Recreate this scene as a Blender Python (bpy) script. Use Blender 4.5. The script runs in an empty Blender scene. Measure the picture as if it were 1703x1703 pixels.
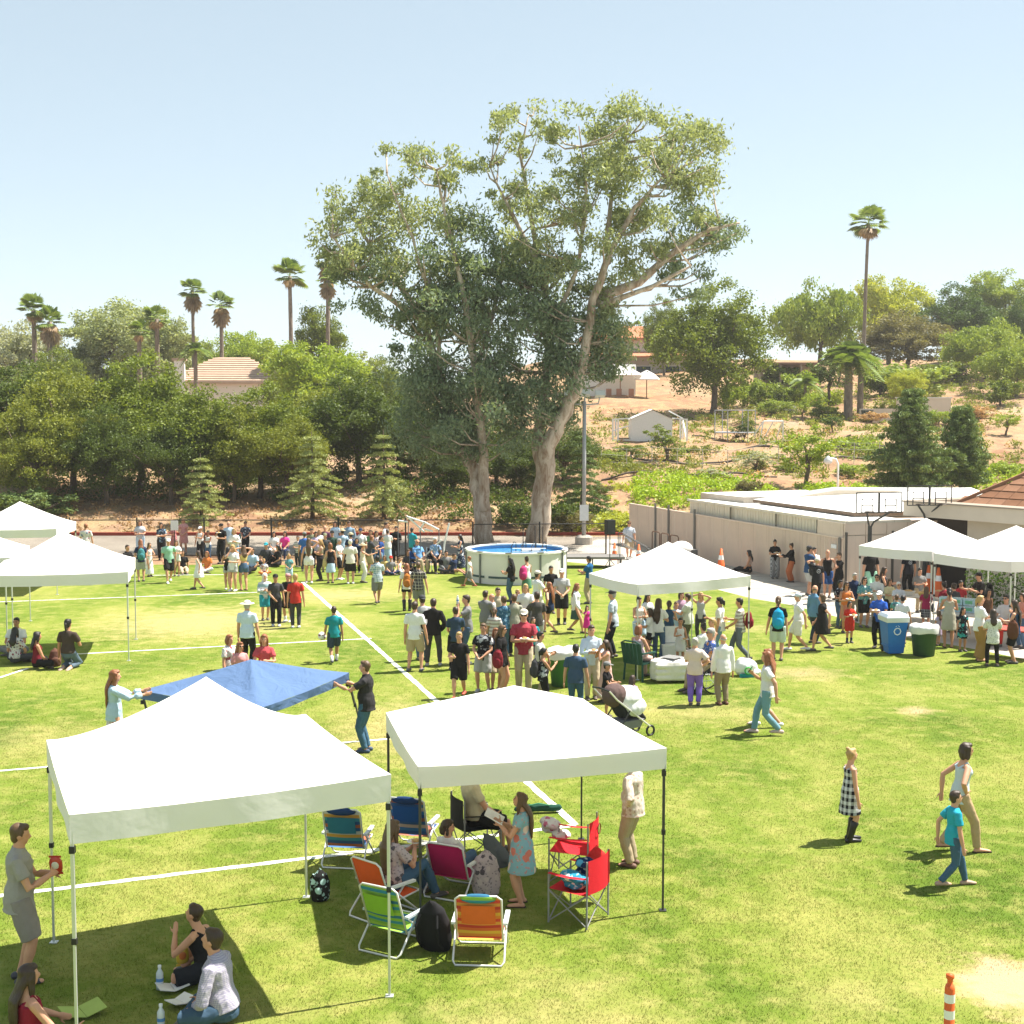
import bpy, math, random
import numpy as np
from mathutils import Vector, Matrix
R = math.radians
scene = bpy.context.scene
col = scene.collection
# ------------------------------------------------------------------ camera
F, CY, CH, HOR = 2330.0, 851.5, 6.5, 676.0
PITCH = math.atan((CY - HOR) / F)
cam_d = bpy.data.cameras.new('camera'); cam = bpy.data.objects.new('camera', cam_d); col.objects.link(cam)
cam.location = (0, 0, CH); cam.rotation_euler = (math.pi/2 - PITCH, 0, 0)
cam_d.sensor_width = 36; cam_d.lens = F/1703*36; cam_d.clip_end = 6000; cam_d.clip_start = .1
scene.camera = cam
# ------------------------------------------------------------------ light
SUN_EL, SUN_AZ = 60.0, 22.0           # azimuth measured from +X towards +Y
world = bpy.data.worlds.new('World'); scene.world = world; world.use_nodes = True
wn = world.node_tree.nodes; wl = world.node_tree.links; wn.clear()
sky = wn.new('ShaderNodeTexSky'); sky.sky_type = 'NISHITA'; sky.sun_disc = False
sky.sun_elevation = R(SUN_EL); sky.sun_rotation = R(90 - SUN_AZ)
sky.altitude = 900; sky.air_density = 0.8; sky.dust_density = 0.25; sky.ozone_density = 1.0
bg = wn.new('ShaderNodeBackground'); bg.inputs[1].default_value = 0.077
wo = wn.new('ShaderNodeOutputWorld')
hsv = wn.new('ShaderNodeHueSaturation'); hsv.inputs['Saturation'].default_value = .66; hsv.inputs['Hue'].default_value = .483
wl.new(sky.outputs[0], hsv.inputs['Color']); hz = wn.new('ShaderNodeMix'); hz.data_type = 'RGBA'; hz.inputs[0].default_value = .5; hz.inputs[7].default_value = (3.05, 3.75, 4.15, 1)   # even pale haze over the whole dome
wl.new(hsv.outputs[0], hz.inputs[6]); wl.new(hz.outputs[2], bg.inputs[0]); wl.new(bg.outputs[0], wo.inputs[0])
sd = bpy.data.lights.new('sun', 'SUN'); sd.energy = 4.7; sd.angle = R(.53); sd.color = (1, .94, .84)
sun = bpy.data.objects.new('sun', sd); col.objects.link(sun)
sv = Vector((math.cos(R(SUN_EL))*math.cos(R(SUN_AZ)), math.cos(R(SUN_EL))*math.sin(R(SUN_AZ)), math.sin(R(SUN_EL))))
sun.rotation_euler = (-sv).to_track_quat('-Z', 'Y').to_euler(); sun.location = (30, 20, 60)
vs = scene.view_settings; vs.view_transform = 'Standard'; vs.look = 'None'; vs.exposure = 1.4; vs.gamma = 1; vs.use_curve_mapping = False
scene.render.resolution_x = scene.render.resolution_y = 1024

# ------------------------------------------------------------------ geometry of the photograph -> metres
def ray(px, py):
    xc, yc = (px-851.5)/F, (CY-py)/F
    return Vector((xc, math.cos(PITCH)+yc*math.sin(PITCH), -math.sin(PITCH)+yc*math.cos(PITCH)))
def G(px, py, z=0.0):
    d = ray(px, py); t = (z-CH)/d.z
    return Vector((d.x*t, d.y*t, z))
def at(px, py, Y):
    d = ray(px, py); t = Y/d.y
    return Vector((d.x*t, Y, CH+d.z*t))

# ------------------------------------------------------------------ material helpers
def nt(name):
    m = bpy.data.materials.new(name); m.use_nodes = True
    t = m.node_tree; t.nodes.clear()
    o = t.nodes.new('ShaderNodeOutputMaterial'); p = t.nodes.new('ShaderNodeBsdfPrincipled')
    t.links.new(p.outputs[0], o.inputs[0])
    return m, t, p, o
def N(t, typ, **kw):
    n = t.nodes.new(typ)
    for k, v in kw.items(): setattr(n, k, v)
    return n
def L(t, a, b): t.links.new(a, b)
def c4(c): return (c[0], c[1], c[2], 1)
def math_n(t, op, a, b=None, clamp=False):
    n = N(t, 'ShaderNodeMath', operation=op, use_clamp=clamp)
    for i, v in enumerate((a, b)):
        if v is None: continue
        if isinstance(v, (int, float)): n.inputs[i].default_value = v
        else: L(t, v, n.inputs[i])
    return n.outputs[0]
def mix(t, f, a, b, mode='MIX'):
    n = N(t, 'ShaderNodeMix', data_type='RGBA', blend_type=mode)
    if isinstance(f, (int, float)): n.inputs[0].default_value = f
    else: L(t, f, n.inputs[0])
    for i, v in ((6, a), (7, b)):
        if isinstance(v, (tuple, list)): n.inputs[i].default_value = c4(v)
        else: L(t, v, n.inputs[i])
    return n.outputs[2]
def ramp(t, f, stops):
    n = N(t, 'ShaderNodeValToRGB'); e = n.color_ramp.elements
    while len(e) < len(stops): e.new(.5)
    for i, (p, c) in enumerate(stops):
        e[i].position = p; e[i].color = c4(c) if not isinstance(c, (int, float)) else (c, c, c, 1)
    L(t, f, n.inputs[0]); return n.outputs[0]
def noise(t, vec, scale, detail=3, rough=.5, dist=0):
    n = N(t, 'ShaderNodeTexNoise'); n.inputs['Scale'].default_value = scale; n.inputs['Detail'].default_value = detail
    n.inputs['Roughness'].default_value = rough; n.inputs['Distortion'].default_value = dist
    if vec is not None: L(t, vec, n.inputs['Vector'])
    return n.outputs[0]
def bump(t, p, h, strength=.3, dist=.02):
    b = N(t, 'ShaderNodeBump'); b.inputs['Strength'].default_value = strength; b.inputs['Distance'].default_value = dist
    L(t, h, b.inputs['Height']); L(t, b.outputs[0], p.inputs['Normal'])
def objco(t): return N(t, 'ShaderNodeTexCoord').outputs['Object']
def pos(t): return N(t, 'ShaderNodeNewGeometry').outputs['Position']
MC = {}
def M(c, rough=.75, spec=.3, metal=0, var=.12, scale=9, name=None, bumpy=0, bscale=60):
    key = ('M', c, rough, spec, metal, var, scale, bumpy)
    if key in MC: return MC[key]
    m, t, p, o = nt(name or 'plain')
    v = objco(t); n = noise(t, v, scale, 4, .6)
    d = tuple(max(0, x*(1-var)) for x in c); b = tuple(min(1, x*(1+var)) for x in c)
    L(t, mix(t, n, d, b), p.inputs['Base Color'])
    p.inputs['Roughness'].default_value = rough; p.inputs['Specular IOR Level'].default_value = spec; p.inputs['Metallic'].default_value = metal
    if bumpy: bump(t, p, noise(t, v, bscale, 3), bumpy, .01)
    MC[key] = m; return m
def cloth(c, var=.1):
    return M(c, .92, .12, 0, var, 14, 'cloth', .25, 45)
def pattern(kind, a, b, c=None, s=1.0):
    """printed cloth: floral, plaid, stripe, dots"""
    key = (kind, a, b, c, s)
    if key in MC: return MC[key]
    m, t, p, o = nt('printed_cloth'); v = objco(t)
    p.inputs['Roughness'].default_value = .92; p.inputs['Specular IOR Level'].default_value = .12
    if kind in ('floral', 'dots'):
        def blot(scale, thr):
            n = N(t, 'ShaderNodeTexVoronoi'); n.inputs['Scale'].default_value = scale; n.inputs['Randomness'].default_value = 1
            nn = N(t, 'ShaderNodeTexNoise'); nn.inputs['Scale'].default_value = scale*1.2
            L(t, v, nn.inputs['Vector'])
            vm = N(t, 'ShaderNodeVectorMath', operation='MULTIPLY_ADD'); L(t, nn.outputs[1], vm.inputs[0]); vm.inputs[1].default_value = (.06/s,)*3; L(t, v, vm.inputs[2])
            L(t, vm.outputs[0], n.inputs['Vector'])
            return math_n(t, 'LESS_THAN', n.outputs['Distance'], thr), n.outputs['Color']
        f, rc = blot(9*s, .36)
        sep = N(t, 'ShaderNodeSeparateColor'); L(t, rc, sep.inputs[0])
        k = math_n(t, 'GREATER_THAN', sep.outputs[0], .55)
        fl = mix(t, k, b, c if c else b)
        base = mix(t, f, a, fl)
        f2, _ = blot(21*s, .3)
        f2 = math_n(t, 'MULTIPLY', f2, math_n(t, 'SUBTRACT', 1, f))
        base = mix(t, math_n(t, 'MULTIPLY', f2, .6), base, b)
    else:
        sx = N(t, 'ShaderNodeSeparateXYZ'); L(t, v, sx.inputs[0])
        h = math_n(t, 'ADD', sx.outputs[0], sx.outputs[1])
        def band(x, sc, w): return math_n(t, 'LESS_THAN', math_n(t, 'FRACT', math_n(t, 'MULTIPLY', x, sc)), w)
        if kind == 'stripe':
            base = mix(t, band(sx.outputs[2], 14*s, .45), a, b)
            if c: base = mix(t, band(sx.outputs[2], 5*s, .3), base, c)
        elif kind == 'plaid':
            f1, f2 = band(h, 10*s, .5), band(sx.outputs[2], 10*s, .5)
            base = mix(t, math_n(t, 'MULTIPLY', math_n(t, 'ADD', f1, f2), .5), a, b)
            if c:
                g = math_n(t, 'MAXIMUM', band(h, 10*s, .12), band(sx.outputs[2], 10*s, .12)); base = mix(t, g, base, c)
    n = noise(t, v, 20, 3); base = mix(t, .25, base, mix(t, n, (.3, .3, .3), (1, 1, 1)), 'MULTIPLY')
    L(t, base, p.inputs['Base Color']); bump(t, p, noise(t, v, 45, 3), .25, .01)
    MC[key] = m; return m

# ------------------------------------------------------------------ mesh helpers
class MB:
    """collects vertices and faces; build() links ONE mesh object"""
    def __init__(s): s.v = []; s.f = []; s.mi = []
    def add(s, v, f, mi=0):
        o = len(s.v); s.v += [tuple(x) for x in v]; s.f += [tuple(i+o for i in q) for q in f]; s.mi += [mi]*len(f)
    def box(s, c, d, rz=0, rot=None, mi=0):
        m = rot if rot is not None else Matrix.Rotation(rz, 3, 'Z'); c = Vector(c); d = Vector(d)/2
        vs = [c + m @ Vector((sx*d.x, sy*d.y, sz*d.z)) for sx in (-1, 1) for sy in (-1, 1) for sz in (-1, 1)]
        s.add(vs, [(0, 1, 3, 2), (4, 6, 7, 5), (0, 4, 5, 1), (2, 3, 7, 6), (0, 2, 6, 4), (1, 5, 7, 3)], mi)
    def bar(s, a, b, w, h=None, mi=0, up=(0, 0, 1)):
        a, b = Vector(a), Vector(b); t = (b-a).normalized(); u = Vector(up)
        if abs(t.dot(u)) > .99: u = Vector((1, 0, 0))
        x = t.cross(u).normalized(); y = x.cross(t); h = h or w
        vs = [p + x*sx*w/2 + y*sy*h/2 for p in (a, b) for sx, sy in ((-1, -1), (1, -1), (1, 1), (-1, 1))]
        s.add(vs, [(0, 3, 2, 1), (4, 5, 6, 7), (0, 1, 5, 4), (1, 2, 6, 5), (2, 3, 7, 6), (3, 0, 4, 7)], mi)
    def tube(s, pts, r, n=6, mi=0, cap=True, closed=False):
        pts = [Vector(p) for p in pts]; k = len(pts)
        if isinstance(r, (int, float)): r = [r]*k
        vs = []; ref = None
        for i, p in enumerate(pts):
            if closed: t = pts[(i+1) % k]-pts[i-1]
            else: t = pts[min(i+1, k-1)]-pts[max(i-1, 0)]
            t.normalize()
            if ref is None: ref = Vector((0, 0, 1)) if abs(t.z) < .9 else Vector((1, 0, 0))
            x = (ref - t*ref.dot(t)).normalized(); y = t.cross(x); ref = x
            for j in range(n):
                a = 2*math.pi*j/n; vs.append(p + (x*math.cos(a)+y*math.sin(a))*r[i])
        fs = [(i*n+j, i*n+(j+1) % n, (i+1)*n+(j+1) % n, (i+1)*n+j) for i in range(k-1) for j in range(n)]
        if closed: fs += [((k-1)*n+j, (k-1)*n+(j+1) % n, (j+1) % n, j) for j in range(n)]
        elif cap: fs += [tuple(range(n-1, -1, -1)), tuple((k-1)*n+j for j in range(n))]
        s.add(vs, fs, mi)
    def ell(s, c, r, nu=10, nv=6, rot=None, mi=0):
        c = Vector(c); vs = []
        for i in range(nv+1):
            a = math.pi*i/nv
            for j in range(nu):
                b = 2*math.pi*j/nu
                q = Vector((r[0]*math.sin(a)*math.cos(b), r[1]*math.sin(a)*math.sin(b), r[2]*math.cos(a)))
                vs.append(c + (rot @ q if rot is not None else q))
        s.add(vs, [(i*nu+j, (i+1)*nu+j, (i+1)*nu+(j+1) % nu, i*nu+(j+1) % nu) for i in range(nv) for j in range(nu)], mi)
    def lathe(s, prof, n=16, c=(0, 0, 0), mi=0):
        c = Vector(c); vs = [c+Vector((r*math.cos(2*math.pi*j/n), r*math.sin(2*math.pi*j/n), z)) for r, z in prof for j in range(n)]
        s.add(vs, [(i*n+j, i*n+(j+1) % n, (i+1)*n+(j+1) % n, (i+1)*n+j) for i in range(len(prof)-1) for j in range(n)], mi)
    def grid(s, fn, nu, nv, mi=0):
        vs = [fn(i/nu, j/nv) for j in range(nv+1) for i in range(nu+1)]
        s.add(vs, [(j*(nu+1)+i, j*(nu+1)+i+1, (j+1)*(nu+1)+i+1, (j+1)*(nu+1)+i) for j in range(nv) for i in range(nu)], mi)
    def build(s, name, mats, parent=None, smooth=False, loc=None, rz=0):
        me = bpy.data.meshes.new(name); me.from_pydata(s.v, [], s.f); me.update()
        if not isinstance(mats, (list, tuple)): mats = [mats]
        for m in mats: me.materials.append(m)
        if len(mats) > 1: me.polygons.foreach_set('material_index', s.mi)
        if smooth: me.polygons.foreach_set('use_smooth', [True]*len(me.polygons))
        o = bpy.data.objects.new(name, me); col.objects.link(o)
        if parent is not None: o.parent = parent
        if loc is not None: o.location = loc
        o.rotation_euler.z = rz
        return o
def np_mesh(name, V, Fq, mat, parent=None, k=4):
    me = bpy.data.meshes.new(name); n = len(Fq)
    me.vertices.add(len(V)); me.vertices.foreach_set('co', np.asarray(V, np.float32).ravel())
    me.loops.add(n*k); me.loops.foreach_set('vertex_index', np.asarray(Fq, np.int32).ravel())
    me.polygons.add(n); me.polygons.foreach_set('loop_start', np.arange(0, n*k, k, dtype=np.int32))
    try: me.polygons.foreach_set('loop_total', np.full(n, k, np.int32))
    except Exception: pass
    me.update(calc_edges=True)
    for m in (mat if isinstance(mat, (list, tuple)) else [mat]): me.materials.append(m)
    o = bpy.data.objects.new(name, me); col.objects.link(o)
    if parent is not None: o.parent = parent
    return o
def tag(o, label=None, cat=None, group=None, kind=None):
    if label: o['label'] = label
    if cat: o['category'] = cat
    if group: o['group'] = group
    if kind: o['kind'] = kind
    return o
def thing(name, label, cat, loc=(0, 0, 0), rz=0, group=None):
    o = bpy.data.objects.new(name, None); col.objects.link(o); o.empty_display_size = .1
    o.location = loc; o.rotation_euler.z = rz
    return tag(o, label, cat, group)
def copy_tree(o, parent=None):
    c = o.copy(); col.objects.link(c); c.parent = parent
    for ch in list(o.children): copy_tree(ch, c)
    return c
def smooth(a, b, x):
    x = min(1, max(0, (x-a)/(b-a))); return x*x*(3-2*x)
# ================================================================== THE SETTING
def interp(x, tab):
    for (a, b), (c, d) in zip(tab, tab[1:]):
        if x <= c: return b + (d-b)*max(0, (x-a))/(c-a)
    return tab[-1][1]
RT = [(0, -.012), (70, -.012), (78, .2), (84, 1.1), (92, 1.7), (105, 3.3), (125, 5.75), (160, 10), (200, 13), (300, 16), (700, 18), (2500, 20)]
LT = [(0, -.012), (70.5, -.012), (76, .9), (85, 1.9), (100, 2.9), (150, 5), (220, 8), (700, 12), (2500, 16)]
def tz(x, y):
    a = x/max(y, 1); k = smooth(-.05, .03, a)
    z = interp(y, LT)*(1-k) + interp(y, RT)*k
    w = smooth(71, 82, y)
    z += w*(.22*math.sin(x*.31+1.3)*math.sin(y*.27) + .12*math.sin(x*.9+y*.7) + .06*math.sin(x*2.1-y*1.7))
    if k > .5:                                  # terrace steps on the right-hand hillside
        q = (y+.12*x) % 7.0; z += smooth(86, 92, y)*(1-smooth(118, 126, y))*(.45*smooth(0, .8, q)-.06*q)
    return z
def dirt_mat():
    m, t, p, o = nt('dry_dirt'); v = pos(t)
    n1 = noise(t, v, .12, 5, .6); n2 = noise(t, v, .9, 5, .65); n3 = noise(t, v, 6, 4, .7)
    a = ramp(t, n1, [(.35, (.25, .135, .078)), (.55, (.34, .215, .135)), (.7, (.42, .315, .21))])
    a = mix(t, ramp(t, n2, [(.45, 0.), (.62, .75)]), a, (.40, .31, .16))
    a = mix(t, ramp(t, n3, [(.4, .0), (.75, .55)]), a, (.2, .11, .065))
    L(t, a, p.inputs['Base Color']); p.inputs['Roughness'].default_value = .95; p.inputs['Specular IOR Level'].default_value = .1
    bump(t, p, n3, .6, .12); return m
DIRT = dirt_mat()
ys = [-20, 0, 20, 40, 56] + [60+1.5*i for i in range(48)] + [135+6*i for i in range(14)] + [230, 270, 330, 420, 560, 760]
V = []; Fq = []; NU = 130
for y in ys:
    for i in range(NU+1):
        x = (i/NU*2-1)*(max(y, 0)*.55+40); V.append((x, y, tz(x, y)))
for j in range(len(ys)-1):
    for i in range(NU):
        a = j*(NU+1)+i; Fq.append((a, a+1, a+NU+2, a+NU+1))
gnd = np_mesh('ground', V, Fq, DIRT); tag(gnd, 'dry brown dirt ground rising into the hillside behind the field', 'ground', kind='structure')
gnd.data.polygons.foreach_set('use_smooth', [True]*len(gnd.data.polygons))

# bare and dry patches of the lawn: (px, py, half width px, half height px, strength, kind 0 dry / 1 bare)
PATCH = [(330, 1035, 210, 34, .9, 0), (560, 990, 150, 16, .8, 0), (640, 1210, 110, 60, .75, 0), (1330, 1120, 90, 14, .6, 1), (1525, 1182, 40, 9, .8, 1), (1700, 1640, 130, 60, 1.15, 1),
         (900, 1695, 320, 40, .55, 0), (1160, 1185, 190, 22, .6, 0), (430, 1690, 160, 60, .45, 0), (60, 1230, 160, 40, .55, 0), (1400, 1660, 160, 40, .45, 0), (760, 1000, 90, 16, .5, 0),
         (960, 1640, 140, 40, .45, 0), (1240, 1045, 60, 8, .5, 1), (640, 1330, 60, 30, .4, 0), (430, 1560, 120, 25, .35, 0)]
def lawn_colour(t):
    v = pos(t)
    sx = N(t, 'ShaderNodeMapping'); sx.inputs['Scale'].default_value = (1, .55, 1); L(t, v, sx.inputs[0])
    n1 = noise(t, sx.outputs[0], .35, 4, .6, .4); n2 = noise(t, v, 2.2, 4, .65); n3 = noise(t, v, 11, 3, .6)
    base = ramp(t, n1, [(.34, (.092, .148, .018)), (.5, (.155, .206, .030)), (.66, (.262, .268, .068))])
    base = mix(t, ramp(t, n2, [(.46, 0.), (.68, .75)]), base, (.30, .29, .085))
    base = mix(t, ramp(t, n3, [(.48, 0.), (.72, .5)]), base, (.09, .155, .014))
    for (px, py, hw, hh, st, kd) in PATCH:
        c = G(px, py); rx = (G(px+hw, py)-c).length; ry = abs(G(px, py+hh).y-G(px, py-hh).y)/2
        a = N(t, 'ShaderNodeVectorMath', operation='SUBTRACT'); L(t, v, a.inputs[0]); a.inputs[1].default_value = c
        b = N(t, 'ShaderNodeVectorMath', operation='MULTIPLY'); L(t, a.outputs[0], b.inputs[0]); b.inputs[1].default_value = (1/rx, 1/ry, 0)
        l = N(t, 'ShaderNodeVectorMath', operation='LENGTH'); L(t, b.outputs[0], l.inputs[0])
        f = math_n(t, 'SUBTRACT', 1.05, l.outputs['Value'])
        f = math_n(t, 'ADD', f, math_n(t, 'MULTIPLY', math_n(t, 'SUBTRACT', n2, .5), 1.6))
        f = math_n(t, 'MULTIPLY', f, 1.5*st, True); f = math_n(t, 'MULTIPLY', f, min(1, st))
        base = mix(t, f, base, (.37, .315, .13) if kd == 0 else (.45, .325, .19))
    return base, n2, n3
m, t, p, o = nt('lawn'); LAWN = m
b_, n2, n3 = lawn_colour(t); L(t, b_, p.inputs['Base Color']); p.inputs['Roughness'].default_value = .95; p.inputs['Specular IOR Level'].default_value = .08
bump(t, p, noise(t, pos(t), 30, 4, .7), .7, .03)
m, t, p, o = nt('grass_blades'); BLADE = m
b_, n2, n3 = lawn_colour(t)
gi = N(t, 'ShaderNodeNewGeometry'); b_ = mix(t, .55, b_, mix(t, gi.outputs['Random Per Island'], (.95, .97, .9), (1.35, 1.28, 1.2)), 'MULTIPLY')
L(t, b_, p.inputs['Base Color']); p.inputs['Roughness'].default_value = .8; p.inputs['Specular IOR Level'].default_value = .15
tr = N(t, 'ShaderNodeBsdfTranslucent'); L(t, b_, tr.inputs[0]); ms = N(t, 'ShaderNodeMixShader'); ms.inputs[0].default_value = .3
L(t, p.outputs[0], ms.inputs[1]); L(t, tr.outputs[0], ms.inputs[2]); L(t, ms.outputs[0], o.inputs[0])
# edge of the lawn against the paving
EDGE_PX = [(940, 934), (1000, 940), (1080, 956), (1160, 972), (1250, 995), (1315, 1006), (1378, 1022), (1440, 1040), (1500, 1058), (1560, 1068), (1634, 1082), (1703, 1096), (1790, 1114)]
EDGE = [G(*q) for q in EDGE_PX]
LB = 57.0
poly = [Vector((-45, -5, 0)), Vector((40, -5, 0)), Vector((40, EDGE[-1].y, 0))] + EDGE[::-1] + [Vector((EDGE[0].x-.2, LB, 0)), Vector((-45, LB+1.2, 0))]
mb = MB(); mb.add([(v.x, v.y, 0) for v in poly], [tuple(range(len(poly)))]); tag(mb.build('lawn', LAWN), 'mown green lawn with dry patches', 'lawn', kind='structure')
# asphalt road behind the fence and concrete paving along the buildings
m, t, p, o = nt('pale_asphalt'); ROAD = m; v = pos(t)
a = ramp(t, noise(t, v, .35, 4, .6), [(.35, (.20, .165, .13)), (.65, (.29, .25, .20))]); a = mix(t, ramp(t, noise(t, v, 25, 3, .7), [(.45, 0.), (.7, .5)]), a, (.2, .18, .16))
L(t, a, p.inputs['Base Color']); p.inputs['Roughness'].default_value = .9
m, t, p, o = nt('concrete'); CONC = m; v = pos(t)
a = ramp(t, noise(t, v, .5, 5, .65), [(.35, (.36, .32, .27)), (.65, (.47, .43, .37))]); a = mix(t, ramp(t, noise(t, v, 9, 4, .7), [(.5, 0.), (.8, .4)]), a, (.28, .25, .22))
L(t, a, p.inputs['Base Color']); p.inputs['Roughness'].default_value = .85
mb = MB(); mb.add([(-60, 61.4, -.004), (8, 61.4, -.004), (8, 70.4, -.004), (-60, 70.4, -.004)], [(0, 1, 2, 3)])
tag(mb.build('road', ROAD), 'pale asphalt road running behind the black fence', 'road', kind='structure')
pv = [Vector((v.x, v.y-.1, 0)) for v in EDGE] + [Vector((40, EDGE[-1].y, 0)), Vector((40, 66, 0)), Vector((4.2, 68.5, 0)), Vector((1.8, 60, 0))]
mb = MB(); mb.add([(v.x, v.y, -.002) for v in pv], [tuple(range(len(pv)))]); pav = mb.build('pavement', CONC); tag(pav, 'pale concrete paving beside the metal building', 'pavement', kind='structure')
m = MB()
C0, C1 = Vector((11.65, 49, 0)), Vector((5.6, 66.7, 0)); wd = (C1-C0).normalized(); wnm = Vector((-wd.y, wd.x, 0))   # wall direction and its outward normal
if wnm.x > 0: wnm = -wnm
for i in range(12):
    a = C0 + wd*(i*1.55-6)
    m.bar(a + wnm*.1 + Vector((0, 0, .0015)), a + wnm*3.1 + Vector((0, 0, .0015)), .02, .004)
m.build('joint', M((.2, .18, .15)), pav)
# red kerb on the far side of the road, in lengths
kr = thing('kerb', 'red painted kerb along the far side of the road', 'kerb', (0, 70.6, 0)); kr['kind'] = 'structure'
RED = M((.27, .045, .03), .8, .2, 0, .3, 3); kb = None
for i in range(26):
    x = -58+i*2.5
    if kb is None:
        mb = MB(); mb.box((0, 0, .07), (2.48, .22, .16)); kb = mb.build('kerb_stone', RED, kr)
    else: kb = kb.copy(); col.objects.link(kb); kb.parent = kr
    kb.location = (x, 0, 0)
# tall dry weeds at the road edge are stuff (see vegetation)

# white field lines
m, t, p, o = nt('line_paint'); WL = m; v = pos(t)
L(t, mix(t, ramp(t, noise(t, v, 9, 5, .75), [(.36, 0.), (.5, 1.)]), (.42, .46, .22), (.78, .78, .74)), p.inputs['Base Color']); p.inputs['Roughness'].default_value = .95
LINES = []
def fline(label, a, b, w=.11, ext=0):
    A, B = G(*a), G(*b); d = (B-A).normalized(); A -= d*ext; B += d*ext; n = Vector((-d.y, d.x, 0))*w/2; mb = MB()
    k = max(2, int((B-A).length/.25)); rs = random.Random(int(a[0]+b[1])); vs = []; fs = []
    for i in range(k+1):
        q = A.lerp(B, i/k); vs += [q+n*(1+rs.uniform(-.2, .2)), q-n*(1+rs.uniform(-.2, .2))]
    for i in range(k): fs.append((2*i, 2*i+1, 2*i+3, 2*i+2))
    mb.add([(q.x, q.y, .005+.0007*len(LINES)) for q in vs], fs)
    o = mb.build('field_line', WL); tag(o, label, 'field line', 'white lines painted on the field', 'structure'); LINES.append((A, B, w))
fline('long white line running away from corner of front tents to the crowd', (957, 1372), (503, 968), .13)
fline('white line across the grass under the two front tents', (957, 1373), (-30, 1494), .13)
fline('white line by the feet of the man holding the blue canopy', (-20, 1284), (648, 1229), .1)
fline('white line crossing near the boy in the teal shirt', (128, 1088), (618, 1062), .1)
fline('faint white line behind the left rear tent', (-20, 1002), (436, 985), .1)
fline('short far white line by the sitting crowd', (250, 957), (372, 956), .1)
fline('white line at the left edge by the seated group', (-30, 1137), (46, 1112), .1)

# grass blades: short mown turf as real geometry near the camera
def blades():
    rng = np.random.default_rng(3); Vs = []; tot = 0
    for (d0, d1, dens, h, w) in ((12.5, 20, 1900, .027, .009), (20, 29, 1250, .021, .011), (29, 44, 480, .018, .016)):
        area = .375*2*(d1*d1-d0*d0)/2; n = int(area*dens)
        d = np.sqrt(rng.uniform(d0*d0, d1*d1, n)); x = d*rng.uniform(-.375, .375, n)
        keep = np.ones(n, bool)
        for A, B, lw in LINES:
            ab = np.array([(B-A).x, (B-A).y]); ln = np.hypot(*ab); ab /= ln
            rx, ry = x-A.x, d-A.y; tt = rx*ab[0]+ry*ab[1]; pp = np.abs(rx*ab[1]-ry*ab[0])
            keep &= ~((pp < lw/2*rng.uniform(.7, 1.1, n)) & (tt > 0) & (tt < ln))
        ex = np.interp(d, [e.y for e in EDGE[::-1]], [e.x for e in EDGE[::-1]]); keep &= (x < ex) | (d < EDGE[-1].y)
        c = G(1690, 1645); r2 = ((x-c.x)/1.3)**2+((d-c.y)/.75)**2; keep &= (r2 > rng.uniform(.15, 1.3, n))
        # tufted: thin the blades with a soft noise
        f = np.sin(x*7.3+2*np.sin(d*3.1))*np.sin(d*6.1+2*np.sin(x*2.7)); keep &= rng.uniform(0, 1, n) < .72+.3*f
        x, d = x[keep], d[keep]; n = len(x); a = rng.uniform(0, 6.283, n); hh = h*rng.uniform(.5, 1.25, n); ww = w*rng.uniform(.6, 1.2, n)
        if d1 > 40: q = rng.uniform(0, 1, n) < (44-d)/14; x, d, a, hh, ww = x[q], d[q], a[q], hh[q], ww[q]; n = len(x)
        la = rng.uniform(0, 6.283, n); ll = hh*rng.uniform(.3, 1.2, n)
        P = np.zeros((n, 3, 3)); P[:, 0, 0] = x-np.cos(a)*ww/2; P[:, 0, 1] = d-np.sin(a)*ww/2
        P[:, 1, 0] = x+np.cos(a)*ww/2; P[:, 1, 1] = d+np.sin(a)*ww/2
        P[:, 2, 0] = x+np.cos(la)*ll; P[:, 2, 1] = d+np.sin(la)*ll; P[:, 2, 2] = hh; P[:, :2, 2] = -.002
        Vs.append(P.reshape(-1, 3))
    V = np.concatenate(Vs); tag(np_mesh('grass', V, np.arange(len(V)).reshape(-1, 3), BLADE, k=3), 'short mown grass blades of the lawn', 'grass', kind='stuff')
blades()
# ================================================================== VEGETATION
def leaf_mat(a, b, trans=.35, name='foliage'):
    key = ('leaf', a, b, trans)
    if key in MC: return MC[key]
    a = tuple(x*1.4 for x in a); b = tuple(x*1.4 for x in b)
    m, t, p, o = nt(name)
    gi = N(t, 'ShaderNodeNewGeometry'); n = noise(t, objco(t), .9, 3)
    f = math_n(t, 'ADD', math_n(t, 'MULTIPLY', gi.outputs['Random Per Island'], .65), math_n(t, 'MULTIPLY', n, .45), True)
    c = mix(t, f, a, b); L(t, c, p.inputs['Base Color']); p.inputs['Roughness'].default_value = .55; p.inputs['Specular IOR Level'].default_value = .3
    tr = N(t, 'ShaderNodeBsdfTranslucent'); L(t, mix(t, 1, c, (1.25, 1.2, .55), 'MULTIPLY'), tr.inputs[0]); s = N(t, 'ShaderNodeMixShader'); s.inputs[0].default_value = trans
    L(t, p.outputs[0], s.inputs[1]); L(t, tr.outputs[0], s.inputs[2]); L(t, s.outputs[0], o.inputs[0])
    MC[key] = m; return m
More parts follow.
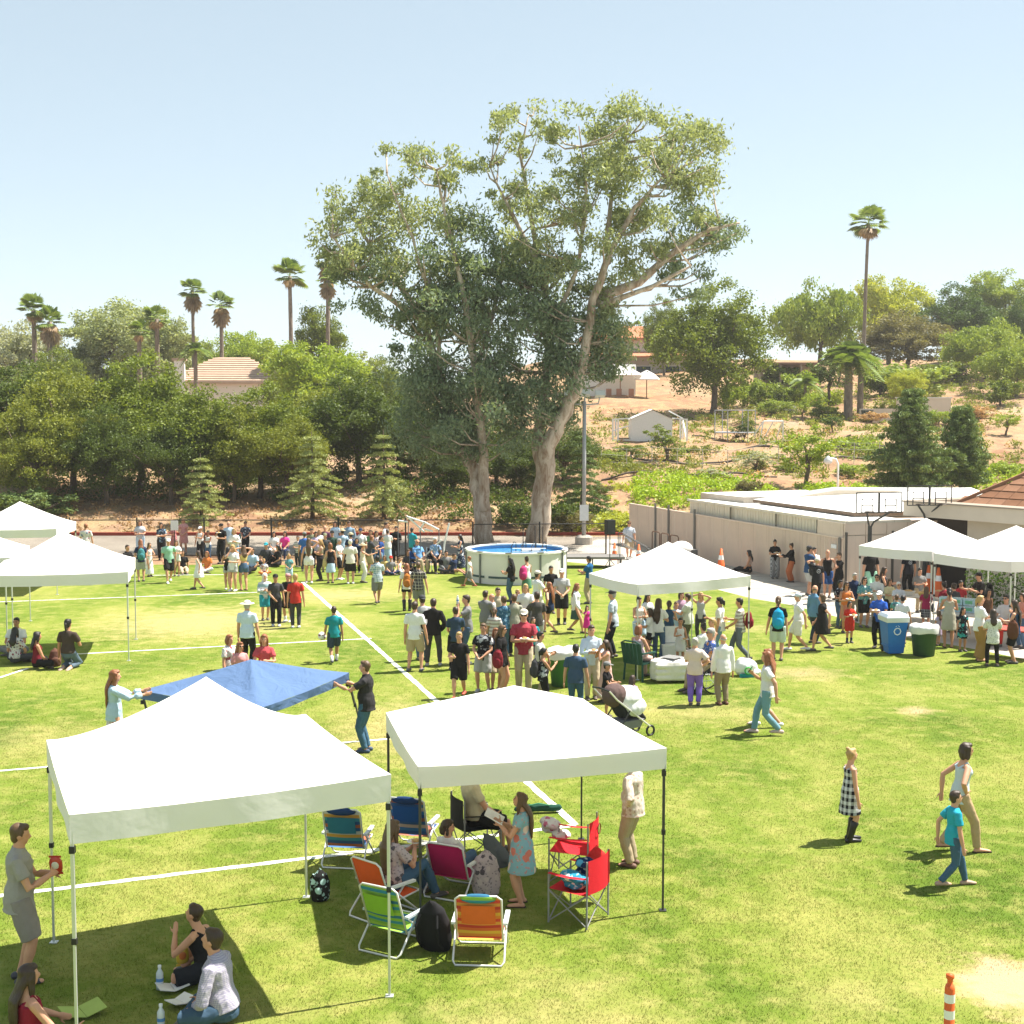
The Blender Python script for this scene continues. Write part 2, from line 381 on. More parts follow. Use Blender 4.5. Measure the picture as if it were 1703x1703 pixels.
def bark_mat(a, b, sc=3, name='bark'):
    key = ('bark', a, b, sc)
    if key in MC: return MC[key]
    m, t, p, o = nt(name); mp = N(t, 'ShaderNodeMapping'); mp.inputs['Scale'].default_value = (sc, sc, sc*.3); L(t, objco(t), mp.inputs[0])
    n = noise(t, mp.outputs[0], 2, 6, .7, 1); L(t, ramp(t, n, [(.35, a), (.6, b)]), p.inputs['Base Color']); p.inputs['Roughness'].default_value = .9
    bump(t, p, n, .6, .06); MC[key] = m; return m
BARK = bark_mat((.06, .042, .03), (.16, .12, .085))
GUMBARK = bark_mat((.24, .15, .09), (.56, .47, .37), 1.6)
def leaf_quads(rng, C, Rr, n, size, droop=.0, long=1.9):
    """n leaves for each clump centre C (k,3) with radii Rr (k,3)"""
    k = len(C); tot = k*n
    u = rng.normal(size=(tot, 3)); u /= np.linalg.norm(u, axis=1)[:, None]
    r = rng.uniform(0, 1, tot)**.45
    P = np.repeat(C, n, 0) + u*r[:, None]*np.repeat(Rr, n, 0)
    d = rng.normal(size=(tot, 3)); d[:, 2] -= droop*2; d /= np.linalg.norm(d, axis=1)[:, None]
    e = np.cross(d, rng.normal(size=(tot, 3))); e /= np.linalg.norm(e, axis=1)[:, None]
    s = size*rng.uniform(.6, 1.3, tot)[:, None]
    a = P - d*s*.5; b = P + e*s*.5/long; c = P + d*s*.5; f = P - e*s*.5/long
    V = np.stack([a, b, c, f], 1).reshape(-1, 3)
    return V
def quads(V): return np.arange(len(V)).reshape(-1, 4)
def limbs(mb, rng, base, h, r, ends, n=7):
    """tapered trunk with limbs to the given end points"""
    top = Vector(base)+Vector((rng.uniform(-.25, .25), rng.uniform(-.25, .25), h))
    pts = [Vector(base).lerp(top, i/4)+Vector((rng.normal()*.05, rng.normal()*.05, 0)) for i in range(5)]; pts[0] = Vector(base)
    mb.tube(pts, [r*1.35, r*1.05, r*.95, r*.88, r*.8], n)
    for e in ends:
        e = Vector(e); s = pts[-1].lerp(pts[2], rng.uniform(0, .6)); m1 = s.lerp(e, .5)+Vector((rng.normal()*.2, rng.normal()*.2, rng.uniform(.0, .4)))
        q = r*rng.uniform(.35, .55); mb.tube([s, s.lerp(m1, .5)+Vector((0, 0, .08)), m1, e], [q, q*.8, q*.6, q*.2], 5)
def broad_tree(seed, h=8, w=7, trunk=1.6, clumps=85, per=115, size=.24, lobes=7, droop=0, squash=.72, rr=.95, solid=.5):
    """thing-less pair of meshes (trunk, crown) at the origin"""
    rng = np.random.default_rng(seed); C = []; Rr = []
    ch = h-trunk; lob = []
    for i in range(lobes):
        a = 6.283*(i+rng.uniform(0, .6))/lobes; q = w*.5*rng.uniform(.35, .6); lob.append((math.cos(a)*q, math.sin(a)*q, trunk+ch*rng.uniform(.28, .62), w*rng.uniform(.2, .3), ch*rng.uniform(.22, .34)))
    lob.append((rng.normal()*.3, rng.normal()*.3, trunk+ch*.64, w*.3, ch*.35)); lob.append((0, 0, trunk+ch*.4, w*.36, ch*.36))
    for i in range(clumps):
        l = lob[rng.integers(len(lob))]; u = rng.normal(size=3); u /= np.linalg.norm(u); q = rng.uniform(solid, 1.0)
        c = (l[0]+u[0]*l[3]*q, l[1]+u[1]*l[3]*q, max(trunk*.75, l[2]+u[2]*l[4]*q)); C.append(c); s = rng.uniform(.4, .85)*rr; Rr.append((s, s, s*squash))
    C = np.array(C); Rr = np.array(Rr)
    V = leaf_quads(rng, C, Rr, per, size, droop)
    # single stray leaves break the outline
    V2 = leaf_quads(rng, C, Rr*1.7, max(6, per//9), size*.9, droop); V = np.concatenate([V, V2])
    mb = MB(); limbs(mb, rng, (0, 0, -.3), trunk+ch*.3, .034*h**.8, [tuple(c) for c in C[::7]])
    return mb, V
PROTO = {}
def tree_kind(kind, seed, lm, bark=None, **kw):
    mb, V = broad_tree(seed, **kw)
    me = bpy.data.meshes.new('trunk'); me.from_pydata(mb.v, [], mb.f); me.materials.append(bark or BARK); me.polygons.foreach_set('use_smooth', [True]*len(me.polygons))
    o = np_mesh('crown', V, quads(V), lm); cm = o.data; bpy.data.objects.remove(o)
    PROTO[kind] = (me, cm, kw.get('h', 8), kw.get('w', 7))
def plant_tree(name, kind, label, px, base_py, top_py, width_px, Y, cat='tree', group=None, lm=None, rz=None, dz=0):
    """stands at depth Y; scaled so that its crown reaches top_py and spans width_px"""
    tr, cm, h, w = PROTO[kind]; x = at(px, base_py, Y).x; z = tz(x, Y)-.05+dz
    H = at(px, top_py, Y).z - z; W = width_px/F*Y*1.22
    root = thing(name, label, cat, (x, Y, z), rz if rz is not None else random.uniform(0, 6.28), group)
    for nm, me in (('trunk', tr), ('crown', cm)):
        o = bpy.data.objects.new(nm, me); col.objects.link(o); o.parent = root
        if nm == 'crown' and lm is not None: o.material_slots[0].link = 'OBJECT'; o.material_slots[0].material = lm
    root.scale = (W/w, W/w, H/h)
    return root
random.seed(5)
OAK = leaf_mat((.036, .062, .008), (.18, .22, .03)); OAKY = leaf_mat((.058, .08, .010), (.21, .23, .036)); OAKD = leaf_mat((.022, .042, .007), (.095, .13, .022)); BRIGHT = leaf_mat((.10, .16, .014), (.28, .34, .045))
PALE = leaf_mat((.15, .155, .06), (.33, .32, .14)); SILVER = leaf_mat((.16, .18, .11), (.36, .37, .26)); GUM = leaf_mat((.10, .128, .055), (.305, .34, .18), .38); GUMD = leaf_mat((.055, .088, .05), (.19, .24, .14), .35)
PEP = leaf_mat((.10, .15, .02), (.25, .30, .06)); DARK = leaf_mat((.02, .045, .008), (.07, .12, .02)); PINE = leaf_mat((.04, .075, .022), (.16, .215, .06), .2); CEDAR = leaf_mat((.12, .15, .05), (.33, .36, .13), .25)
OLIVE = leaf_mat((.08, .075, .03), (.17, .155, .06)); DRYM = leaf_mat((.26, .15, .06), (.48, .33, .16), .2); COVER = leaf_mat((.11, .19, .01), (.33, .42, .035)); YEL = leaf_mat((.17, .20, .02), (.38, .40, .06))
tree_kind('oak', 11, OAK, h=8, w=7.5, trunk=.8, clumps=190, per=165, size=.185, rr=1.1)
tree_kind('oakb', 12, OAK, h=8, w=7.5, trunk=.7, clumps=190, per=165, size=.185, lobes=9, rr=1.1)
tree_kind('tall', 13, PALE, h=11, w=6, trunk=2.5, clumps=120, per=150, size=.22, lobes=8, squash=.8, rr=1.05)
tree_kind('round', 14, BRIGHT, h=7, w=7, trunk=1.3, clumps=130, per=150, size=.2, lobes=9, rr=1.0)
tree_kind('weep', 15, PEP, h=8, w=8, trunk=1.6, clumps=130, per=150, size=.26, droop=1.2, squash=1.3, rr=.95)
tree_kind('bush', 16, OAK, h=2.2, w=2.6, trunk=.15, clumps=50, per=70, size=.15, lobes=6, rr=.42)
tree_kind('small', 17, BRIGHT, h=4, w=3.2, trunk=1.0, clumps=46, per=60, size=.17, lobes=6, rr=.5, solid=.5)
tree_kind('thin', 18, SILVER, h=3.2, w=1.8, trunk=.3, clumps=30, per=45, size=.15, lobes=5, rr=.36, squash=.9)

# ---- the row of dense trees on the left bank
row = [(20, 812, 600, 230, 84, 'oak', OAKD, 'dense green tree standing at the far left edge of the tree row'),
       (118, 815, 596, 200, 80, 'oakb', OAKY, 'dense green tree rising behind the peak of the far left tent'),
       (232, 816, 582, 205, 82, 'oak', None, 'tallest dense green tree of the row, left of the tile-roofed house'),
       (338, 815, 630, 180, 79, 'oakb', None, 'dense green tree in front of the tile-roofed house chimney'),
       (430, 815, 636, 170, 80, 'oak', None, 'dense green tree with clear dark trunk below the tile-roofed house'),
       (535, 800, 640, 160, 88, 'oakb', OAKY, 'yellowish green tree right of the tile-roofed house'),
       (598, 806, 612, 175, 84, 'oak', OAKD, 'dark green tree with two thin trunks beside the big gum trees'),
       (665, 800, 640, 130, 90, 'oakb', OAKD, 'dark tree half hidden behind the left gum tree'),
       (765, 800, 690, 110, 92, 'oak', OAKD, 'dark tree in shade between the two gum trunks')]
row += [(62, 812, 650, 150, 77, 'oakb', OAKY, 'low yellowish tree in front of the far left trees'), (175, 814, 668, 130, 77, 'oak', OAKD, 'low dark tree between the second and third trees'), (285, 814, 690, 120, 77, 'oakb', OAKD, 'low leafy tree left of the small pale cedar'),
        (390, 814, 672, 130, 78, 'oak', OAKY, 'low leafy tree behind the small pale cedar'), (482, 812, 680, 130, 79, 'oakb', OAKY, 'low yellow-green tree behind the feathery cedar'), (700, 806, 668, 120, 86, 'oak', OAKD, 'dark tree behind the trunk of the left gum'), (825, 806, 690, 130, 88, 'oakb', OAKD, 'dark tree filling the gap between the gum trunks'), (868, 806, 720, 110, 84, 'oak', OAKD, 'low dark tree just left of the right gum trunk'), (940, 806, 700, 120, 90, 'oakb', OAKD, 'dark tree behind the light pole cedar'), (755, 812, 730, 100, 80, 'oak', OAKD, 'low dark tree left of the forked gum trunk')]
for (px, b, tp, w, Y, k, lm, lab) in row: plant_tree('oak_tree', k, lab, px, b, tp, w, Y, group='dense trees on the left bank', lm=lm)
far = [(20, 640, 512, 150, 150, 'round', SILVER, 'silvery grey tree at the far left skyline'), (190, 640, 478, 140, 150, 'tall', GUM, 'tall grey-green tree on the left skyline'),
       (268, 640, 492, 110, 155, 'tall', GUM, 'grey-green tree left of the tallest left palm'), (405, 640, 536, 120, 175, 'round', None, 'bright rounded tree behind the tile-roofed house'),
       (345, 640, 560, 90, 170, 'round', OAK, 'low green tree beside the house chimney'), (460, 650, 572, 90, 180, 'round', OAK, 'small green tree right of the house roof'),
       (535, 650, 490, 80, 150, 'tall', OAK, 'bushy green tree below the shaggy palm'), (525, 690, 552, 160, 120, 'round', BRIGHT, 'bright lime-green tree above the dark row'),
       (95, 650, 575, 120, 140, 'oak', OAK, 'green tree under the pair of left palms'), (618, 690, 575, 60, 160, 'thin', GUM, 'thin open tree left of the big gum trees'),
       (580, 700, 585, 70, 150, 'tall', OAKD, 'dark slender tree behind the lime-green tree'), (640, 690, 590, 90, 140, 'oak', OAK, 'green tree left of the dark gum skirt'), (300, 640, 545, 110, 160, 'oakb', OAK, 'leafy tree between the grey-green trees and the palms'), (480, 680, 600, 90, 130, 'oakb', OAK, 'leafy tree below the tall slender palm'), (140, 640, 560, 120, 150, 'oakb', OAK, 'leafy tree in the dip of the left skyline'), (560, 680, 610, 110, 120, 'oak', OAK, 'leafy tree right of the lime-green one')]
for (px, b, tp, w, Y, k, lm, lab) in far: plant_tree('skyline_tree', k, lab, px, b, tp, w, Y, group='trees on the left skyline', lm=lm)
# ---- the right hillside
rt = [('shade_tree', 1184, 690, 462, 180, 124, 'oak', OAK, 'big round dark green shade tree on the hillside above the greenhouse'),
      ('pepper_tree', 1362, 600, 462, 130, 165, 'weep', None, 'weeping light green tree left of the tall palm'),
      ('pepper_tree', 1478, 600, 443, 125, 190, 'round', YEL, 'pale rounded tree right behind the tall palm'),
      ('olive_tree', 1505, 610, 512, 150, 165, 'oakb', OLIVE, 'brownish dark tree right of the tall palm'),
      ('evergreen_tree', 1598, 600, 468, 130, 185, 'oak', DARK, 'deep green tree on the right skyline'),
      ('skyline_tree', 1662, 600, 432, 95, 190, 'tall', PEP, 'tall light tree near the right edge of the skyline'),
      ('skyline_tree', 1700, 600, 490, 70, 180, 'oak', DARK, 'dark tree cut by the right edge of the picture'),
      ('pepper_tree', 1638, 640, 528, 135, 155, 'weep', None, 'weeping lime tree above the bare slope'),
      ('pepper_tree', 1690, 662, 562, 110, 140, 'weep', PEP, 'weeping tree at the right edge above the fence'),
      ('skyline_tree', 1105, 610, 490, 70, 160, 'oak', OAK, 'dark tree behind the red-roofed house'),
      ('skyline_tree', 1015, 640, 515, 60, 170, 'oak', OAK, 'tree left of the red-roofed house'),
      ('street_tree', 1340, 812, 694, 95, 88, 'small', BRIGHT, 'lime-green young tree in front of the hillside terraces'),
      ('citrus_tree', 1048, 792, 733, 60, 100, 'small', OAK, 'round dark young tree below the greenhouse'),
      ('young_tree', 1105, 800, 700, 56, 98, 'thin', OAK, 'spindly young tree in front of the greenhouse'),
      ('young_tree', 1172, 782, 738, 26, 102, 'thin', OAK, 'thin sapling below the trampoline'),
      ('young_tree', 1238, 750, 690, 38, 108, 'thin', OAKD, 'leafy sapling in front of the trampoline'),
      ('young_tree', 1256, 800, 745, 56, 95, 'thin', SILVER, 'bluish grey shrub on the terraces'),
      ('citrus_tree', 1384, 742, 686, 36, 112, 'small', DARK, 'small dark rounded tree behind the lime-green tree'),
      ('young_tree', 1336, 705, 650, 24, 118, 'thin', BRIGHT, 'thin leafy sapling left of the date palms'),
      ('young_tree', 1672, 752, 678, 46, 112, 'small', BRIGHT, 'slim young tree near the right edge'),
      ('citrus_tree', 1508, 655, 608, 62, 128, 'round', YEL, 'bright yellow-green tree behind the tall pine'),
      ('shrub', 1515, 660, 590, 130, 138, 'bush', PEP, 'broad pale shrub below the brownish tree'),
      ('shrub', 1665, 680, 618, 70, 132, 'bush', OAK, 'dark shrub by the slope fence'),
      ('shrub', 1262, 680, 618, 60, 130, 'bush', PEP, 'light shrub beside the shade tree'),
      ('shrub', 1300, 668, 632, 70, 128, 'bush', OAK, 'low shrub by the white boulders'),
      ('shrub', 1380, 640, 575, 70, 132, 'small', OAKD, 'dark leafy shrub left of the date palms'),
      ('shrub', 1246, 820, 792, 44, 84, 'bush', OLIVE, 'brownish shrub above the long roof'),
      ('shrub', 998, 828, 800, 40, 84, 'bush', OLIVE, 'small dry shrub on bare dirt right of the light pole'),
      ('shrub', 1300, 622, 598, 60, 150, 'bush', OAK, 'shrub in front of the hilltop shed'),
      ('shrub', 1395, 615, 560, 50, 150, 'small', OAK, 'leafy shrub under the weeping tree'),
      ('shrub', 1628, 690, 668, 46, 120, 'bush', DRYM, 'dry orange bush on the bare slope'),
      ('shrub', 1450, 700, 680, 50, 118, 'bush', DRYM, 'dry grass clump by the palm bases'),
      ('shrub', 1212, 676, 626, 52, 128, 'bush', BRIGHT, 'bright shrub right under the shade tree'), ('shrub', 1236, 668, 600, 44, 132, 'thin', PEP, 'tall leafy plant between the shade tree and the boulders'),
      ('shrub', 1288, 690, 658, 56, 123, 'bush', PEP, 'pale shrub below the boulders'), ('shrub', 1330, 640, 606, 60, 140, 'bush', BRIGHT, 'bright shrub behind the boulders'), ('shrub', 1462, 640, 600, 60, 140, 'bush', OAK, 'green shrub right behind the date palms'),
      ('shrub', 1370, 700, 668, 44, 120, 'bush', OAK, 'green shrub left of the date palm bases'), ('shrub', 1190, 815, 776, 50, 90, 'thin', SILVER, 'silvery sapling above the bright ground cover'), ('shrub', 1310, 800, 770, 46, 94, 'bush', OAK, 'low green bush left of the lime-green young tree'),
      ('shrub', 1440, 770, 735, 60, 100, 'bush', PEP, 'pale bush left of the taller pine'), ('shrub', 1580, 640, 590, 90, 150, 'bush', OAK, 'green bush at the foot of the brownish tree'), ('shrub', 1020, 775, 745, 40, 98, 'bush', PEP, 'pale bush left of the round young tree'),
      ('shrub', 1140, 775, 752, 40, 104, 'bush', PEP, 'low pale bush below the greenhouse corner'), ('shrub', 1680, 800, 760, 70, 90, 'bush', BRIGHT, 'bright bush above the tiled roof'), ('shrub', 1415, 800, 765, 50, 92, 'bush', BRIGHT, 'bright bush behind the street lamp'),
      ('shrub', 1560, 705, 676, 44, 116, 'bush', BRIGHT, 'green shrub in front of the pale wall')]
for (nm, px, b, tp, w, Y, k, lm, lab) in rt: plant_tree(nm, k, lab, px, b, tp, w, Y, lm=lm, cat='shrub' if nm == 'shrub' else 'tree', group='plants on the right hillside')
# shrubs behind the fence and undergrowth under the gums
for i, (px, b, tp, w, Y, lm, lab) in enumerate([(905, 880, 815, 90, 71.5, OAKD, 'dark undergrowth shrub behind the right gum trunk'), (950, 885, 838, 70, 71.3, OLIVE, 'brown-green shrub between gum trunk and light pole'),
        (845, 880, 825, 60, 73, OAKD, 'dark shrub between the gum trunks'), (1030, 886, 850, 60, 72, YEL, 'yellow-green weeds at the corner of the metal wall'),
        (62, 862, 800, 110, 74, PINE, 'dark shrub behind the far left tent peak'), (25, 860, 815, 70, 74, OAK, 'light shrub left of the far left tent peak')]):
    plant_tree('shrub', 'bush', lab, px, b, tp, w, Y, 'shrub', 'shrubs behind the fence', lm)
# ---- conifers: cedar with drooping tiers, and pine
def conifer(name, label, px, top_py, width_px, Y, lm, tiers, seed, droop=.25, per=75, size=.15, group='young cedars on the bank', z0=None, full=False):
    rng = np.random.default_rng(seed); x = at(px, 700, Y).x; z = tz(x, Y) if z0 is None else z0; H = at(px, top_py, Y).z-z; W = width_px/F*Y/2
    root = thing(name, label, 'tree', (x, Y, z-.05)); mb = MB(); mb.tube([(0, 0, 0), (.03, .02, H*.5), (0, 0, H)], [.05*H**.6, .03*H**.6, .01], 7)
    C = []; Rr = []
    for i in range(tiers):
        f = (i+.3)/tiers; zz = H*(.1+.88*f); rad = W*(1-f)**(.55 if full else .85)*rng.uniform(.75, 1.12)+.08; nb = 5 if not full else 8
        for j in range(nb):
            a = 6.283*(j+rng.uniform(0, .8))/nb; rl = rad*rng.uniform(.7, 1.1); e = Vector((math.cos(a)*rl, math.sin(a)*rl, zz-droop*rl+(.12*rl if full else 0)))
            mb.tube([(0, 0, zz), Vector((0, 0, zz)).lerp(e, .5)+Vector((0, 0, .06*rl)), e], [.03, .02, .006], 4)
            st = max(2, int(rl/.3))
            for q in range(st):
                g = (q+1)/st; c = Vector((0, 0, zz)).lerp(e, g)+Vector((0, 0, .06*rl*(1-abs(2*g-1)))); C.append(c); s = (.24+.16*(1-g))*(1.25 if full else 1); Rr.append((s, s, s*(.7 if full else .28)))
    mb.build('trunk', BARK, root, True)
    V = leaf_quads(rng, np.array([tuple(c) for c in C]), np.array(Rr), per, size, .2, 3.2); np_mesh('crown', V, quads(V), lm, root)
    return root
conifer('cedar_tree', 'young pale green cedar behind the fence left of the crowd', 332, 752, 105, 73, CEDAR, 9, 1)
conifer('cedar_tree', 'broad feathery young cedar behind the seated crowd', 518, 715, 145, 74, CEDAR, 11, 2)
conifer('cedar_tree', 'young cedar with flat tiers left of the gum trunks', 637, 712, 115, 74, CEDAR, 10, 3)
conifer('cedar_tree', 'dark cedar right behind the light pole', 968, 715, 105, 78, PINE, 11, 4, .2)
conifer('pine_tree', 'taller bushy dark pine above the white roof', 1517, 640, 150, 80, PINE, 14, 5, .0, 60, .24, 'pines above the white roof', full=True)
conifer('pine_tree', 'shorter bushy pine right of the taller one', 1600, 672, 100, 84, PINE, 13, 6, .0, 60, .24, 'pines above the white roof', full=True)
# ---- palms
def palm(label, px, base_py, top_py, crown_px, Y, skirt=0, fan=True, lean=0, seed=1, tw=.24, nf=24):
    rng = np.random.default_rng(seed); x = at(px, 600, Y).x; z = tz(x, Y); r = crown_px*1.06/2/F*Y; top = at(px, top_py, Y).z-z; H = top - r*.75
    root = thing('palm_tree', label, 'palm', (x, Y, z-.1), group='palms')
    mb = MB(); n = 9; mb.tube([(lean*(i/n)**2, 0, H*i/n) for i in range(n+1)], [tw*(1.25-.35*i/n)*(1+.06*(i % 2)) for i in range(n+1)], 8); mb.build('trunk', bark_mat((.13, .10, .075), (.26, .21, .165), 2), root, True)
    def fronds(k, e0, e1, ln, nbl, dead=False):
        V = []
        for i in range(k):
            a = 6.283*rng.uniform(); el = R(rng.uniform(e0, e1)); q = ln*rng.uniform(.8, 1.1)
            d = Vector((math.cos(a)*math.cos(el), math.sin(a)*math.cos(el), math.sin(el))); side = d.cross(Vector((0, 0, 1)))
            side = side.normalized() if side.length > .1 else Vector((1, 0, 0)); up = side.cross(d)
            hub = Vector((lean, 0, H))+d*q*(.5 if fan else 0)
            V += [Vector((lean, 0, H))+side*.02, hub+side*.025, hub-side*.025, Vector((lean, 0, H))-side*.02]
            for b in range(nbl):
                if fan:
                    th = R(-82+164*b/(nbl-1)); dd = d*math.cos(th)+side*math.sin(th); bl = q*.60*(1-.2*abs(th)/1.9); s = hub
                    m1 = s+dd*bl*.6; tip = s+dd*bl+Vector((0, 0, -bl*.2)); w = side*math.cos(th)-d*math.sin(th); ww = q*.062
                    V += [s, m1+w*ww, tip, m1-w*ww]
                else:
                    g = (b//2+1)/(nbl/2); sg = 1 if b % 2 else -1; rp = Vector((lean, 0, H))+d*q*g+Vector((0, 0, -q*.55*g*g))
                    bl = q*.40*(1-.5*g); tip = rp+side*sg*bl*.8+d*bl*.55+Vector((0, 0, -bl*.35)); w = d*.05*q*1.1
                    V += [rp-w, rp+w, tip+w*.2, tip-w*.2]
        return np.array([tuple(v) for v in V])
    V = fronds(nf, -28 if fan else -20, 85, r*1.12, 13 if fan else 26); np_mesh('crown', V, quads(V), leaf_mat((.06, .105, .022), (.19, .25, .06), .3), root)
    if skirt:
        V = fronds(int(26*skirt), -88, -40, r*(.55+.2*skirt), 11); o = np_mesh('dead_fronds', V, quads(V), leaf_mat((.22, .14, .07), (.42, .30, .17), .2), root)
        if skirt > 1: V = fronds(24, -89, -78, r*1.4, 9); np_mesh('dead_fronds', V, quads(V), leaf_mat((.16, .115, .075), (.30, .235, .16), .2), root)
palm('tall palm on the right skyline above the date palms', 1436, 560, 345, 62, 150, .9, True, .25, 1, .17)
palm('tall slender palm left of the gum trees', 485, 600, 435, 56, 140, .5, True, -.1, 2, .2)
palm('palm with long dead skirt left of the house chimney line', 322, 600, 465, 42, 150, 1.3, True, 0, 3, .17)
palm('shorter palm with dead skirt beside the skirted one', 369, 600, 489, 42, 150, 1.3, True, 0, 4, .2)
palm('shaggy palm against the left edge of the gum crown', 547, 600, 415, 44, 150, 1.2, True, 0, 5, .2)
palm('brown-skirted palm just below the shaggy one', 545, 600, 450, 36, 145, 1.4, True, .1, 15, .2)
palm('left palm of the pair at the far left', 58, 620, 494, 52, 145, .8, True, 0, 6, .25)
palm('right lower palm of the pair at the far left', 84, 620, 514, 48, 143, 1.1, True, 0, 7, .25)
palm('palm half hidden among grey-green trees', 262, 620, 510, 46, 140, .8, True, 0, 8, .22)
palm('low palm left of the half hidden one', 232, 620, 535, 40, 138, .7, True, 0, 18, .22)
palm('stout date palm with rough trunk on the hillside', 1412, 690, 560, 82, 122, .35, False, .0, 9, .33, 90)
palm('second date palm just behind the stout one', 1432, 690, 568, 60, 126, .3, False, .0, 10, .24, 70)
palm('small feathery palm beside the white boulders', 1340, 660, 612, 54, 126, 0, False, 0, 11, .12, 16)
palm('tiny distant palm above the red roof', 1058, 560, 534, 22, 200, 0, True, 0, 12, .2, 20)
palm('low feathery palm behind the roof of the left house', 325, 640, 563, 46, 142, 0, False, 0, 13, .2, 26)

# ---- the two big gum trees (crowns are clouds of leaf clumps round real limbs)
def gum(label, base, trunk_paths, regions, seed, Y):
    rng = np.random.default_rng(seed); b = G(*base); b.z = tz(b.x, Y)-.2; b.y = Y; b.x = at(base[0], base[1], Y).x
    root = thing('gum_tree', label, 'tree', tuple(b), group='big gum trees behind the pool')
    mb = MB(); pts_all = []
    for path, r0, r1, dy in trunk_paths:
        pts = [at(px, py, Y)+Vector((0, dy*i/max(1, len(path)-1), 0))-b for i, (px, py) in enumerate(path)]
        fine = []
        for i in range(len(pts)-1):
            for q in range(3):
                g = q/3; fine.append(pts[i].lerp(pts[i+1], g)+Vector((rng.normal()*.05, rng.normal()*.05, 0)))
        fine.append(pts[-1]); k = len(fine); mb.tube(fine, [r0+(r1-r0)*i/(k-1) for i in range(k)], 9); pts_all += fine[k//3:]
    cr = {}
    PA = np.array([tuple(q) for q in pts_all])
    for (cx, cy, rx, ry, n, rad, per, size, kind) in regions:
        C = []; Rr = []
        n = int(n*(.8 if (kind == 0 and cy < 400) else .8 if cy < 460 else .62)); rad *= .92 if cy < 460 else .84; per = int(per*1.35); size *= .76
        for i in range(n):
            a = rng.uniform(0, 6.283); q = rng.uniform(.12, 1)**.5; px, py = cx+rx*q*math.cos(a), cy+ry*q*math.sin(a)
            dep = Y+rng.normal()*rx/F*Y*.55
            c = at(px, py, dep)-b; C.append(tuple(c)); s = rad*rng.uniform(.6, 1.25); Rr.append((s, s, s*.75))
            if rng.uniform() < .45:
                j = np.argmin(((PA-np.array(tuple(c)))**2).sum(1)+np.maximum(0, PA[:, 2]-c.z+.5)*50); e = Vector(PA[j]); 
                if (e-c).length < 6.5: m1 = e.lerp(c, .55)+Vector((0, 0, -.25)); mb.tube([e, m1, c], [.055, .04, .015], 4)
        V = leaf_quads(rng, np.array(C), np.array(Rr), per, size, .45, 2.6); V2 = leaf_quads(rng, np.array(C), np.array(Rr)*1.9, max(4, per//8), size, .45, 2.6)
        cr.setdefault(kind, []).append(np.concatenate([V, V2]))
    mb.build('trunk', GUMBARK, root, True)
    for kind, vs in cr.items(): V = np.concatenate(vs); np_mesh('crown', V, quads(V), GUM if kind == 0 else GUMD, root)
gum('left gum tree with pale forked trunk and dark lower skirt', (806, 902),
    [([(806, 905), (803, 850), (795, 810), (782, 770), (758, 730), (735, 640), (700, 530), (655, 460), (610, 400), (575, 350)], .47, .05, 1.5), ([(803, 850), (806, 800), (803, 740), (790, 620), (770, 480), (742, 370), (728, 290)], .30, .025, -1.2),
     ([(735, 640), (725, 520), (690, 400), (650, 300)], .13, .025, -2), ([(790, 620), (830, 480), (850, 380)], .13, .025, 1.2), ([(700, 530), (620, 480), (560, 400)], .16, .04, -1.5)],
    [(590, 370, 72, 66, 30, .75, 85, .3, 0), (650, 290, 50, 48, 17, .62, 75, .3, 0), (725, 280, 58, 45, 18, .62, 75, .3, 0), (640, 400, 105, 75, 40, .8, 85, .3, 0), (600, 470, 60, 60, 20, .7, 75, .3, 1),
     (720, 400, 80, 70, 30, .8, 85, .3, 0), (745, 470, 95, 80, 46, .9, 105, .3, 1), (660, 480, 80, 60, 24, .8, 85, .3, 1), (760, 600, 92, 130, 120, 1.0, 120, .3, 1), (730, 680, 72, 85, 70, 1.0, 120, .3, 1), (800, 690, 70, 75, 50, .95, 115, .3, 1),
     (700, 560, 45, 80, 24, .75, 100, .3, 1), (790, 430, 55, 70, 30, .8, 90, .3, 1), (765, 520, 70, 60, 40, .9, 100, .3, 0)], 21, 66)
